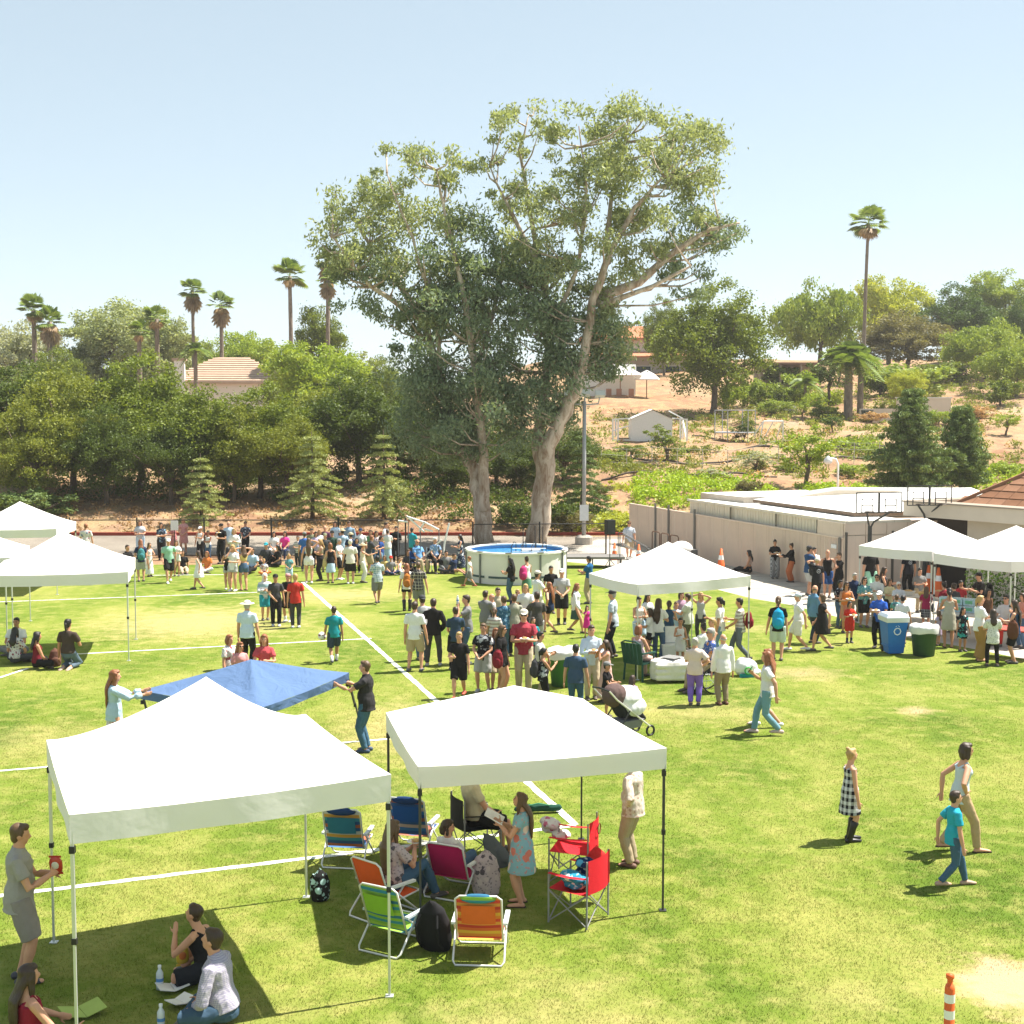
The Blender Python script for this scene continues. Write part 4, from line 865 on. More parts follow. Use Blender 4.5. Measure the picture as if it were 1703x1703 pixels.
    if hst == 'tail': Hh.append(loft([hp(0, -.95, .3), hp(0, -1.35, .15), hp(0, -1.35, -.7), hp(0, -1.2, -1.9)], [hx*.3, hx*.36, hx*.34, hx*.12], n=8))
    if hst == 'bun': Hh.append(ellip(hp(0, -.7, 1.1), (hx*.5, hyy*.42, hz*.36), hr))
    if hst == 'curly':
        for q in range(12): a = rng.uniform(0, 6.28); Hh.append(ellip(hp(math.cos(a)*.75, -.35+math.sin(a)*.6, rng.uniform(-.3, .8)), (hx*.4, hyy*.35, hz*.32), hr, 8, 6))
    if hst == 'bald' and hcl != 'x':
        for s in (-1, 1): Hh.append(ellip(hp(s*.86, -.3, .02), (hx*.22, hyy*.5, hz*.3), hr, 8, 6))
        Hh.append(ellip(hp(0, -.78, -.05), (hx*.85, hyy*.28, hz*.36), hr))
    if Hh: piece('hair', Hh, HM, root, vox*1.1, 1, .012 if hst not in ('short', 'bald') else .007, ratio)
    # ---- hat
    if hat:
        kind, hcx = hat; hm = mat(hcx)
        if kind in ('cap', 'capb'):
            sg = 1 if kind == 'cap' else -1
            parts = [ellip(hp(0, -.12, .52), (hx*1.17, hyy*1.1, hz*.68), hr), loft([hp(0, .7*sg, .52), hp(0, 1.2*sg, .46), hp(0, 1.75*sg, .34)], [(hx*.9, hz*.07), (hx*.85, hz*.06), (hx*.45, hz*.05)], side=tuple(hr@np.array((1., 0, 0))), n=10)]
        elif kind == 'hood': parts = [ellip(hp(0, -.3, .12), (hx*1.35, hyy*1.12, hz*1.2), hr), ellip(hp(0, -.3, -.9), (hx*1.4, hyy*.9, hz*.5), hr)]
        elif kind == 'visor': parts = [loft([hp(0, .5, .5), hp(0, 1.5, .42)], [(hx*1.05, hz*.1), (hx*.7, hz*.05)], side=(1, 0, 0), n=10), ellip(hp(0, -.1, .5), (hx*1.15, hyy*1.1, hz*.14), hr)]
        else:
            bw = 2.2 if kind == 'sunhat' else 1.7
            parts = [ellip(hp(0, -.08, .6), (hx*1.15, hyy*1.1, hz*.62), hr), loft([hp(0, -.08, .5), hp(0, -.08, .4)], [(hx*bw, hyy*bw*.9), (hx*bw*1.04, hyy*bw*.94)], side=tuple(hr@np.array((1., 0, 0))), n=20, cap=.02)]
        piece('hat', parts, hm, root, 0)
    # ---- face
    if face is None: face = 80 < (yaw+hyaw) % 360 < 280 and size > 45
    if face:
        if glasses:
            parts = [ellip(hp(s*.42, .93, .1), (hx*.36, hyy*.1, hz*.17), hr, 8, 6) for s in (-1, 1)]+[loft([hp(s*.72, .8, .14), hp(s*1.03, -.05, .12)], [hx*.07, hx*.06], n=5) for s in (-1, 1)]+[loft([hp(-.2, .97, .14), hp(.2, .97, .14)], [hx*.08]*2, n=5)]
            piece('sunglasses', parts, M((.012, .01, .01), .15, .5), root, 0)
        else:
            for s in (-1, 1): piece('eye', [ellip(hp(s*.4, .86, .06), (hx*.15, hyy*.09, hz*.062), hr, 8, 6)], M((.03, .02, .015), .3, .5), root, 0)
            
            for s in (-1, 1): piece('eyebrow', [loft([hp(s*.2, .93, .24), hp(s*.64, .82, .25)], [hx*.07, hx*.05], n=5)], HM, root, 0)
        piece('mouth', [loft([hp(-.3, .84, -.52), hp(0, .93, -.53), hp(.3, .84, -.52)], [hx*.07, hx*.1, hx*.07], n=6)], M((.36, .13, .11), .5), root, 0)
    root['_H'] = H
    info = dict(root=root, H=H, wr=wr, el=el, st=st, hc=hc, hp=hp, pos=P0, yaw=yaw, fwd=fwd, hx=hx, hyy=hyy, hz=hz, W=W)
    del root['_H']
    return info
def wpt(info, loc):
    """a point in a person's own frame, in metres of the place"""
    return info['pos'] + Matrix.Rotation(R(info['yaw']), 3, 'Z') @ Vector(loc)
def finish_people():
    dg = None
    for (o, vox, it, disp, ratio) in PIECES:
        m = o.modifiers.new('r', 'REMESH'); m.mode = 'VOXEL'; m.voxel_size = vox; m.use_smooth_shade = True
        m = o.modifiers.new('s', 'SMOOTH'); m.factor = .5; m.iterations = it
        if disp:
            t = bpy.data.textures.get('folds') or bpy.data.textures.new('folds', 'CLOUDS'); t.noise_scale = .10; t.noise_depth = 2
            m = o.modifiers.new('d', 'DISPLACE'); m.texture = t; m.strength = disp*2.1; m.mid_level = .5; m.texture_coords = 'LOCAL'
        m = o.modifiers.new('c', 'DECIMATE'); m.ratio = ratio
    dg = bpy.context.evaluated_depsgraph_get(); tot = 0
    for (o, *_r) in PIECES:
        me = bpy.data.meshes.new_from_object(o.evaluated_get(dg), depsgraph=dg); me.name = o.name; tot += len(me.polygons)
        mats = list(o.data.materials); old = o.data; o.modifiers.clear(); o.data = me
        if not len(me.materials):
            for mm in mats: me.materials.append(mm)
        me.polygons.foreach_set('use_smooth', [True]*len(me.polygons)); bpy.data.meshes.remove(old)
    print('people', NPEOPLE, 'pieces', len(PIECES), 'faces', tot)
# colours of clothes
WH, OFF, BLK, GRY, LG, NAVY, BLU, LB_, TEAL, MINT = (.74, .74, .73), (.66, .63, .56), (.018, .017, .018), (.20, .20, .20), (.42, .42, .42), (.025, .04, .09), (.05, .14, .42), (.42, .56, .70), (.03, .30, .36), (.30, .55, .40)
RED_, MAR, PNK, MAG, ORG, YEL_, OLV, KHA, TAN, BRN, PUR, LAV, RUST, JEAN, LJ, DKG = (.48, .04, .03), (.26, .03, .045), (.62, .28, .28), (.68, .05, .26), (.60, .18, .05), (.62, .48, .18), (.22, .23, .14), (.40, .32, .21), (.48, .39, .27), (.14, .08, .05), (.20, .13, .52), (.50, .42, .58), (.40, .12, .05), (.07, .12, .20), (.18, .30, .40), (.06, .06, .065)
FLB = pattern('floral', (.03, .04, .07), (.55, .62, .70), (.20, .34, .45)); FLW = pattern('floral', (.70, .68, .66), (.40, .10, .12), (.15, .2, .35)); FLK = pattern('floral', (.02, .02, .025), (.62, .62, .62), (.4, .42, .45), .8); ALO = pattern('floral', (.06, .12, .36), (.70, .62, .55), (.62, .25, .1))
FLDR = pattern('floral', (.26, .46, .52), (.72, .22, .16), (.80, .62, .50), .75); FLP = pattern('floral', (.55, .45, .46), (.12, .10, .12), (.62, .52, .5), 1.3); FLG = pattern('floral', (.10, .30, .32), (.65, .68, .6), (.1, .12, .2))
PLB = pattern('plaid', (.62, .68, .72), (.10, .26, .36), (.75, .76, .76), 1.6); PLD = pattern('plaid', (.05, .05, .06), (.12, .10, .09), (.55, .50, .42), 1.0); PLW = pattern('plaid', (.66, .68, .72), (.36, .42, .52), None, 2.0); GING = pattern('plaid', (.70, .70, .72), (.015, .015, .02), None, .95)
CHK = pattern('plaid', (.55, .55, .55), (.03, .03, .03), None, 2.6); PUC = pattern('plaid', (.50, .47, .54), (.30, .28, .40), None, 5); STW = pattern('stripe', (.68, .66, .62), (.38, .33, .30), None, .8); TOWEL = pattern('stripe', (.66, .68, .70), (.30, .45, .48), None, .35); LACE = pattern('dots', (.74, .73, .70), (.50, .48, .46), None, 2.6); TANF = pattern('floral', (.60, .50, .42), (.70, .66, .60), (.42, .3, .24), 2)
I = {}
def Q(k, *a, **kw): I[k] = person(*a, **kw)
g1 = 'people standing along the back of the field'; g2 = 'people sitting on the grass'; g3 = 'people queueing in the middle of the field'; g4 = 'people at the food tents'; g5 = 'people in the distant crowd'; g6 = 'people around the middle tent'
# ---- back left
Q('a1', 'grey-haired man in red and white floral shirt, back turned, behind left tents', 144, 938, 870, 10, hair='short r', tc=FLW, bc=KHA, group=g1)
Q('a2', 'woman in white and blue top, far back left by the fence', 234, 927, 864, 190, arms='hold', hair='long m', top='tee', tc=PLW, bc=LB_, fem=True, group=g1)
Q('a3', 'woman in dark blue floral shirt and black trousers by the fence', 269, 931, 868, 195, arms='cross', hair='long b', top='blouse', tc=FLB, bc=BLK, fem=True, group=g1)
Q('a4', 'dark-haired woman in rose outfit holding a plate', 290, 925, 868, 120, arms='hold', hair='bob k', tc=(.5, .2, .2), bot='shorts', bc=(.5, .22, .22), fem=True, group=g1)
Q('a5', 'blonde woman in pink dress by the fence', 306, 921, 860, 180, arms='low', hair='long y', top='dress', tc=(.62, .32, .30), fem=True, group=g1)
Q('a6', 'man in white tank top and cap beside a fence post', 334, 930, 875, 170, arms='down/cross', hair='short b', top='tank', tc=WH, bc=BLK, hat=('cap', WH), skin='t', group=g1)
Q('a7', 'man in white tank top and jeans beside a fence post', 347, 934, 882, 160, arms='cross', hair='short k', top='tank', tc=WH, bot='jeans', bc=JEAN, skin='b', group=g1)
Q('a8', 'man all in black with cap holding a plate', 369, 937, 870, 160, arms='eat/hold', hair='short k', top='polo', tc=BLK, bc=BLK, hat=('cap', BLK), skin='t', group=g1)
Q('a9', 'bald man in pale shirt behind the man in black', 381, 929, 866, 185, hair='bald g', tc=LB_, bc=KHA, group=g1)
Q('a10', 'blonde woman in cream cardigan right of the man in black', 390, 942, 878, 190, arms='hold', hair='long y', top='jacket', tc=(.7, .66, .62), bc=LJ, fem=True, group=g1)
Q('a11', 'person in blue-black aloha shirt and sunglasses with hands folded', 409, 924, 866, 180, arms='low', hair='short k', tc=FLB, bc=BLK, glasses=True, group=g1)
Q('a12', 'man in black sitting on the grass behind the left rear tent corner', 212, 945, None, 240, 'ground', 'lap', H=1.7, tc=BLK, bc=GRY, group=g2)
Q('a13', 'woman in navy with teal backpack and grey shorts', 235, 967, 896, 20, hair='long r', tc=NAVY, bot='shorts', bc=LG, fem=True, group=g1)
Q('a14', 'girl in long white skirt beside the teal backpack', 249, 959, 902, 230, arms='hold', hair='long m', top='tank', tc=WH, bot='long_skirt', bc=WH, fem=True, group=g1)
Q('a15', 'man in mint tee, black shorts and white cap walking', 281, 969, 894, 200, 'walk', 'fw/bk', hair='short m', tc=MINT, bot='shorts', bc=BLK, hat=('cap', WH), shoe=(.7, .7, .7), wide=1.08, group=g1)
Q('a16', 'girl in white top just behind the mint tee', 294, 958, 898, 190, arms='hold', hair='bob m', tc=WH, bot='short', bc=OFF, fem=True, group=g1)
Q('a17', 'woman in black sitting on the grass right of the mint tee', 304, 952, None, 200, 'legs', 'prop', H=1.6, hair='long b', tc=BLK, bc=TAN, fem=True, group=g2)
Q('a18', 'girl in white dress striding left across the far grass', 331, 980, 914, 75, 'walk', 'fw/bk', hair='long b', top='sundress', tc=WH, fem=True, group=g1)
Q('a19', 'person in brown sitting behind the girl in white dress', 345, 952, None, 170, 'ground', 'lap', H=1.5, hair='long r', tc=ORG, bc=WH, fem=True, group=g2)
Q('a20', 'girl in black top and pale shorts, dark hair down her back', 380, 981, 909, 10, arms='hold', hair='vlong k', top='tank', tc=BLK, bot='short', bc=LG, fem=True, shoe=(.7, .7, .7), group=g1)
Q('a21', 'girl in white top and grey shorts facing the camera, far left trio', 388, 983, 905, 170, arms='eat/hold', hair='long y', tc=WH, bot='short', bc=LG, fem=True, shoe=(.75, .75, .75), group=g1)
Q('a22', 'girl in yellow top and denim shorts with arms raised to her head', 406, 982, 906, 30, arms='up', hair='long m', top='crop', tc=YEL_, bot='short', bc=JEAN, fem=True, shoe='flip', group=g1)
Q('a23', 'man in pale blue shirt sitting with knees up right of the trio', 420, 952, None, 170, 'legs', 'lap', H=1.75, tc=LB_, bc=BLK, skin='t', group=g2)
Q('a24', 'small child in orange sitting in front of the crowd', 439, 956, None, 200, 'ground', 'lap', H=1.1, hair='short y', tc=FLW, bc=ORG, group=g2)
Q('b1', 'person in dark clothes with teal cap sitting under a tree', 443, 941, None, 180, 'ground', 'lap', H=1.7, tc=DKG, bc=BLK, hat=('cap', TEAL), group=g2)
Q('b2', 'girl in white sitting on a folding seat by the fence', 456, 932, None, 180, 'chair', 'lap', H=1.5, hair='long k', tc=WH, bot='shorts', bc=OFF, fem=True, seat=.4, group=g2)
Q('b3', 'girl in pink sitting beside the girl in white by the fence', 474, 931, None, 170, 'chair', 'lap', H=1.5, hair='long k', tc=MAG, bot='leggings', bc=NAVY, fem=True, seat=.4, group=g2)
Q('b4', 'person in black curled up sitting under the fence post', 463, 942, None, 130, 'kneeup', 'lap', H=1.6, hair='long k', tc=BLK, bc=BLK, fem=True, group=g2)
Q('b5', 'blonde child in print shirt standing before the crowd', 481, 972, 921, 200, arms='low', hair='long y', tc=FLG, bot='shorts', bc=LB_, fem=True, group=g5)
Q('b6', 'man in pale striped tee and dark trousers left of the crowd', 496, 943, 891, 160, arms='hold', tc=STW, bc=DKG, group=g5)
Q('b7', 'man in bright blue tee behind the girl in white shorts', 507, 950, 884, 10, tc=BLU, bc=DKG, hat=('cap', GRY), group=g5)
Q('b8', 'girl with long brown hair, white top and white shorts shading her eyes', 514, 970, 894, 5, arms='up/down', hair='vlong m', top='crop', tc=WH, bot='short', bc=WH, fem=True, shoe=(.7, .7, .7), group=g5)
Q('b9', 'blonde woman in tan top and black trousers with folded arms', 534, 966, 895, 110, arms='cross', hair='long y', top='crop', tc=TAN, bc=BLK, fem=True, group=g5)
Q('b10', 'woman in lavender top deep in the crowd', 526, 944, 883, 190, hair='bob b', tc=LAV, bc=BLK, fem=True, group=g5)
Q('b11', 'bald man in plum shirt at the back of the crowd', 541, 936, 873, 180, hair='bald g', tc=(.12, .05, .09), bc=KHA, group=g5)
Q('b12', 'man with green cap and dark shirt deep in the crowd', 541, 951, 886, 190, tc=DKG, bc=KHA, hat=('cap', OLV), group=g5)
Q('b13', 'red-haired woman in black carrying a straw bag', 550, 970, 902, 20, arms='down', hair='bob r', top='tank', tc=BLK, bot='skirt', bc=LB_, fem=True, group=g5)
Q('b14', 'grey-haired man in white polo and black shorts', 564, 964, 895, 250, arms='hold', hair='short g', top='polo', tc=WH, bot='shorts', bc=BLK, shoe=(.7, .7, .7), group=g5)
Q('b15', 'white-haired man in grey tee and black shorts, back turned', 583, 971, 896, 10, hair='short w', tc=OFF, bot='shorts', bc=BLK, shoe=(.75, .75, .75), wide=1.1, group=g5)
Q('b16', 'person in straw hat and white overalls at the crowd edge', 603, 969, 903, 280, arms='reach/down', hair='short m', top='tank', tc=(.6, .56, .46), bc=WH, hat=('sunhat', (.58, .47, .30)), group=g5)
Q('b17', 'man in dark green cap in the middle of the crowd', 553, 947, 882, 180, tc=(.05, .09, .07), bc=BLK, hat=('cap', BLK), group=g5)
Q('b18', 'woman in pale blue at the very back of the crowd', 558, 927, 866, 180, hair='long k', tc=LB_, bc=BLK, fem=True, group=g5)
Q('b19', 'man in denim shirt and sunglasses at the back of the crowd', 581, 931, 866, 180, top='long', tc=(.20, .30, .40), bc=KHA, glasses=True, wide=1.1, group=g5)
Q('b20', 'man in straw hat and sky-blue shirt in the crowd', 570, 946, 879, 20, tc=LB_, bc=BLK, hat=('brim', (.58, .48, .30)), group=g5)
Q('b21', 'person in straw hat and navy top in the crowd', 584, 950, 885, 20, tc=NAVY, bc=BLK, hat=('brim', (.55, .46, .30)), group=g5)
Q('b22', 'small dark-haired woman in navy at the right of the crowd', 594, 953, 894, 180, hair='bob k', tc=NAVY, bc=BLK, fem=True, group=g5)
Q('b23', 'red-haired man in grey polo leaning forward', 613, 956, 889, 300, hair='short r', top='polo', tc=DKG, bot='shorts', bc=KHA, lean=14, arms='out', group=g5)
Q('b24', 'woman in faded floral top behind the grey polo', 626, 947, 882, 200, hair='long b', tc=FLP, bc=JEAN, fem=True, group=g5)
Q('b25', 'woman in royal blue tee facing right, crowd edge', 634, 952, 890, 260, hair='tail b', tc=(.03, .07, .24), bot='jeans', bc=LJ, fem=True, group=g5)
Q('b26', 'woman in white top and pale blue skirt beside the man in black', 645, 941, 879, 20, arms='hold', hair='tail b', tc=WH, bot='long_skirt', bc=LB_, fem=True, group=g5)
Q('b27', 'man in white shirt behind the pale blue skirt', 642, 932, 868, 250, tc=WH, bc=KHA, group=g5)
Q('b28', 'man in black shirt reading a paper by the goal frame', 659, 935, 874, 175, arms='hold', hair='short k', top='long', tc=BLK, bc=BLK, group=g5)
Q('b29', 'man in teal polo, back turned, under the goal frame', 685, 938, 877, 330, arms='hold', hair='short k', top='polo', tc=TEAL, bc=DKG, skin='t', group=g5)
Q('b30', 'young man in blue gingham shirt and grey shorts striding away', 628, 1004, 922, 15, 'walk', 'low', hair='short k', top='polo', tc=PLB, bot='shorts', bc=GRY, skin='t', group=g3)
Q('b31', 'little girl in white dress sitting on the grass', 664, 955, None, 250, 'ground', 'lap', H=1.15, hair='tail m', top='sundress', tc=WH, fem=True, group=g2)
Q('b32', 'woman with long brown hair sitting before the blue chair', 679, 952, None, 200, 'ground', 'lap', H=1.65, hair='long m', tc=DKG, bc=BLK, fem=True, group=g2)
Q('b33', 'man in blue shirt lounging in a blue folding chair', 697, 952, None, 215, 'chair', 'lap', H=1.75, hair='bald g', top='polo', tc=(.16, .34, .62), bc=KHA, glasses=True, lean=-14, seat=.36, group=g2)
Q('b34', 'white-haired woman in blue print sitting in a wheelchair', 724, 952, None, 200, 'chair', 'lap', H=1.65, hair='curly w', tc=pattern('floral', (.2, .35, .6), (.7, .72, .75), None, 1.5), bc=BLK, fem=True, seat=.48, group=g2)
Q('b35', 'woman in navy and white print dress left of the pool', 766, 948, 888, 100, arms='hold', hair='long k', top='maxi', tc=pattern('floral', NAVY, (.7, .72, .74), None, .8), fem=True, group=g5)
Q('b36', 'kid with bare legs sitting left of the pool', 755, 954, None, 230, 'legs', 'prop', H=1.4, hair='short b', tc=NAVY, bot='short', bc=DKG, group=g2)
Q('b37', 'red-haired boy in white tee running past the pool', 781, 976, 924, 80, 'run', 'fw/bk', hair='short r', tc=WH, bot='shorts', bc=GRY, shoe=(.35, .06, .04), group=g3)
Q('b38', 'woman in white top wearing an orange backpack', 677, 1016, 936, 5, hair='long r', tc=WH, bot='short', bc=BLK, fem=True, shoe='boot', group=g3)
Q('b39', 'man in dark plaid shirt and grey shorts, back turned', 696, 1020, 934, 350, hair='short m', top='polo', tc=PLD, bot='shorts', bc=GRY, wide=1.1, group=g3)
# ---- kids left of the line
Q('c1', 'kid wrapped in a hooded white towel', 441, 1031, 953, 200, arms='hold', hair='none', top='hoodie', tc=TOWEL, bot='shorts', bc=TEAL, hat=('hood', OFF), group=g3)
Q('c2', 'boy in black baseball shirt and cap', 459, 1041, 954, 195, arms='low/down', tc=DKG, bc=BLK, hat=('cap', BLK), shoe=(.55, .55, .55), skin='t', group=g3)
Q('c3', 'boy in black with backward pink cap, half hidden', 480, 1034, 953, 160, arms='hold', tc=BLK, bot='shorts', bc=BLK, hat=('capb', PNK), shoe=(.7, .7, .7), sock=WH, group=g3)
Q('c4', 'blond boy in red tee and charcoal trousers, back turned', 492, 1044, 953, 10, hair='short y', tc=RED_, bot='jeans', bc=DKG, shoe=(.75, .75, .75), group=g3)
Q('c5', 'man in wide white hat and pale blue shirt, back turned', 412, 1112, 998, 350, hair='short g', top='polo', tc=(.55, .66, .78), bc=BLK, hat=('sunhat', (.72, .68, .58)), wide=1.1, group=g3)
Q('c6', 'red-haired girl in red tee behind the blue canopy', 441, 1175, 1053, 185, arms='hold', hair='long r', tc=(.5, .08, .09), bot='jeans', bc=JEAN, fem=True, group=g3)
Q('c7', 'red-haired girl in white tee behind the blue canopy, leftmost of three', 382, 1168, 1054, 240, hair='bob r', tc=FLW, bot='jeans', bc=JEAN, fem=True, group=g3)
Q('c8', 'red-haired girl with glasses behind the blue canopy, middle of three', 400, 1176, 1066, 220, hair='long r', tc=PNK, bot='jeans', bc=JEAN, fem=True, glasses=True, group=g3)
Q('c9', 'boy in teal tee carrying a ball on the grass', 556, 1102, 1006, 10, 'walk', 'down/fw', hair='short b', tc=(.02, .26, .30), bot='shorts', bc=(.04, .06, .09), shoe=(.08, .08, .09), sock=WH, skin='t', group=g3)
Q('c10', 'man in black polo holding the corner of the blue canopy', 610, 1250, 1097, 80, 'stand', 'reach', hair='short m', top='polo', tc=(.035, .033, .035), bot='jeans', bc=(.06, .13, .20), shoe=(.04, .07, .12), wide=1.15, look=-4)
Q('c11', 'red-haired woman in denim jacket holding the left end of the blue canopy', 192, 1268, 1112, 285, arms='reach', hair='vlong r', top='jacket', tc=(.42, .55, .66), bot='long_skirt', bc=pattern('floral', (.66, .62, .62), (.5, .2, .2)), fem=True, glasses=True)
Q('c12', 'person mostly hidden under the blue canopy, only the hair showing', 402, 1332, None, 0, hair='short m', tc=GRY, bc=JEAN, H=1.62, face=False)
# ---- queue in the middle
Q('d1', 'boy in white tee and khaki shorts, back turned, by the field line', 690, 1116, 999, 350, 'stand', 'down', hair='short b', tc=WH, bot='shorts', bc=KHA, shoe=(.12, .12, .13), sw=1.6, group=g3)
Q('d2', 'boy in black hoodie and charcoal trousers, back turned', 721, 1107, 994, 0, arms='pocket', hair='short b', top='hoodie', tc=BLK, bot='jeans', bc=DKG, shoe=(.4, .4, .4), sw=1.7, group=g3)
Q('d3', 'young man in patterned cap behind the white tee boy', 703, 1098, 989, 20, hair='short b', tc=LG, bot='jeans', bc=JEAN, hat=('capb', DKG), group=g3)
Q('d4', 'boy in navy tee and black shorts, back turned', 758, 1114, 1008, 10, arms='low', hair='short b', tc=(.035, .06, .10), bot='shorts', bc=BLK, shoe=(.1, .1, .1), sock=BLK, sw=1.4, group=g3)
Q('d5', 'young man in grey tee and jeans drinking from a bottle', 777, 1104, 988, 100, arms='down/eat', hair='short b', tc=GRY, bot='jeans', bc=JEAN, shoe=(.6, .6, .6), group=g3)
Q('d6', 'boy in black tee and black shorts with red shoes walking towards us', 764, 1160, 1048, 170, 'walk', 'hold/down', hair='short y', tc=BLK, bot='shorts', bc=BLK, shoe=(.62, .08, .05), group=g3)
Q('d7', 'boy in black floral shirt and grey shorts', 804, 1150, 1035, 165, arms='low', hair='short m', tc=FLK, bot='shorts', bc=LG, shoe=(.35, .36, .38), sw=1.3, group=g3)
Q('d8', 'woman in black tee with long brown hair and maroon bag', 834, 1156, 1038, 250, arms='down', hair='vlong m', tc=BLK, bot='short', bc=BLK, fem=True, glasses=True, group=g3)
Q('d9', 'woman half hidden behind the long-haired woman in black', 824, 1148, 1043, 200, hair='long r', tc=NAVY, bc=TAN, bot='shorts', fem=True, group=g3)
Q('d10', 'man in maroon polo, khakis and pale cap holding food', 871, 1150, 1012, 180, arms='hold', hair='short g', top='polo', tc=(.36, .05, .07), bc=(.50, .42, .30), hat=('cap', (.55, .50, .42)), glasses=True, wide=1.15, group=g3)
Q('d11', 'man in plain grey tee, back turned, left of the floral blue shirt', 807, 1080, 981, 330, arms='cross', hair='short b', tc=GRY, bc=OLV, group=g3)
Q('d12', 'balding man in white facing the grey tee', 819, 1078, 986, 100, hair='bald a', tc=LG, bc=LJ, group=g3)
Q('d13', 'man in blue tropical shirt, back turned', 838, 1092, 990, 20, hair='short m', top='tee', tc=pattern('floral', (.05, .14, .24), (.25, .42, .55), None, 1.2), bot='jeans', bc=JEAN, group=g3)
Q('d14', 'man in olive shirt, back turned, right of the tropical shirt', 855, 1091, 987, 10, hair='short m', top='polo', tc=(.34, .33, .26), bc=BLK, group=g3)
Q('d15', 'boy in sunglasses and navy tee facing the queue', 861, 1064, 979, 180, hair='short y', tc=NAVY, bot='shorts', bc=KHA, glasses=True, group=g3)
Q('d16', 'blond boy in plain white tee facing the queue', 874, 1066, 970, 175, arms='low', hair='short y', tc=(.66, .66, .66), bot='shorts', bc=DKG, group=g3)
Q('d17', 'man in charcoal shirt, back turned, arm raised', 893, 1088, 983, 20, arms='down/chin', hair='short b', tc=(.075, .07, .065), bot='shorts', bc=LG, group=g3)
Q('d18', 'long-haired woman in black carrying an orange bag by the pool', 850, 1000, 927, 60, arms='hold', hair='vlong k', tc=BLK, bot='jeans', bc=JEAN, fem=True, skin='t', group=g3)
Q('d19', 'woman in white top and green skirt by the pool', 876, 998, 925, 30, arms='hold', hair='bun b', top='tank', tc=WH, bot='skirt', bc=(.10, .24, .15), fem=True, group=g3)
Q('d20', 'boy in white shirt and pale cap holding something red', 893, 1042, 948, 300, arms='hold', hair='short k', tc=WH, bot='shorts', bc=OFF, hat=('cap', (.6, .55, .48)), skin='t', group=g3)
Q('d21', 'girl with long auburn hair, navy top and black shorts striding left', 914, 1053, 966, 60, 'walk', 'fw/hip', hair='vlong r', top='tank', tc=NAVY, bot='short', bc=BLK, fem=True, group=g3)
Q('d22', 'dark-haired boy in black tee before the pool', 916, 1020, 940, 190, hair='short k', tc=BLK, bot='shorts', bc=GRY, skin='t', group=g3)
Q('d23', 'boy in grey tee, black shorts and cap', 934, 1038, 945, 180, arms='low', hair='short y', tc=LG, bot='shorts', bc=BLK, hat=('cap', OFF), shoe=(.08, .08, .08), sock=BLK, group=g3)
Q('d24', 'girl in white shirt and dark green skirt walking right', 958, 1052, 968, 250, 'walk', 'fw/bk', hair='long r', top='long', tc=WH, bot='skirt', bc=(.05, .10, .09), fem=True, group=g3)
Q('d25', 'little girl in hot pink dress', 976, 1060, 1007, 190, arms='eat/down', hair='long b', top='dress', tc=(.70, .04, .30), fem=True, group=g3)
Q('d26', 'man in blue polo and khakis near the steps', 980, 1004, 924, 60, arms='hold', hair='short k', top='polo', tc=(.02, .11, .26), bc=KHA, skin='t', group=g3)
Q('d27', 'older man in pale blue shirt and dark trousers left of the middle tent', 1019, 1093, 980, 75, arms='down', hair='short g', top='polo', tc=(.50, .58, .66), bc=(.03, .032, .04), hat=('cap', DKG), group=g6)
Q('d28', 'woman in black floral tank wearing a grey backpack, eating', 903, 1178, 1077, 285, arms='phone/eat', hair='tail k', top='tank', tc=FLK, bc=BLK, fem=True, glasses=True, skin='t', wide=1.15, group=g3)
Q('d29', 'man with dark hair and sunglasses in pale jacket', 897, 1158, 1049, 260, arms='hold', hair='short k', top='jacket', tc=(.60, .57, .50), bc=KHA, glasses=True, skin='t', group=g3)
Q('d30', 'man in navy tee and jeans, back turned, by the green bin', 957, 1190, 1070, 350, arms='down', hair='short k', tc=(.05, .085, .14), bot='jeans', bc=(.05, .11, .18), wide=1.15, group=g3)
Q('d31', 'teenage boy in pale blue shirt and khakis facing us', 983, 1162, 1038, 185, arms='hold', hair='short b', top='long', tc=(.56, .64, .72), bc=(.55, .47, .33), group=g3)
Q('d32', 'woman in pink dress eating beside the pale blue shirt', 1008, 1168, 1063, 100, arms='eat', hair='long b', top='maxi', tc=(.60, .38, .34), fem=True, skin='t', group=g3)
Q('d33', 'boy in black tee and cap behind the stroller', 1008, 1192, 1101, 250, arms='hold', hair='short k', tc=BLK, bot='shorts', bc=DKG, hat=('cap', GRY), skin='t', group=g3)
Q('d34', 'girl with long dark braid and pink dress beside the stroller', 1051, 1208, 1124, 330, arms='low', hair='vlong b', top='dress', tc=pattern('floral', (.62, .36, .5), (.35, .3, .5), None, 1.4), fem=True, skin='t', group=g3)
# ---- around the middle tent
Q('e1', 'woman in pink sitting in the green plastic chair', 1063, 1130, None, 320, 'chair', 'lap', H=1.62, hair='bob r', top='tank', tc=(.6, .45, .5), bc=(.6, .40, .36), fem=True, seat=.44, group=g6)
Q('e2', 'woman in white sleeveless top and pale denim shorts', 1062, 1082, 992, 200, arms='hold', hair='bun k', top='tank', tc=WH, bot='shorts', bc=LB_, fem=True, group=g6)
Q('e3', 'woman in white tee and jeans with hair to her waist', 1094, 1098, 994, 340, arms='hold', hair='vlong b', tc=WH, bot='jeans', bc=JEAN, fem=True, group=g6)
Q('e4', 'girl in white top and black shorts holding a plate', 1081, 1098, 1011, 80, arms='hold', hair='long b', tc=WH, bot='short', bc=BLK, fem=True, skin='t', group=g6)
Q('e5', 'woman in dark blue strapless dress, back turned', 1112, 1088, 998, 350, arms='hold', hair='tail b', top='maxi', tc=(.03, .07, .14), fem=True, group=g6)
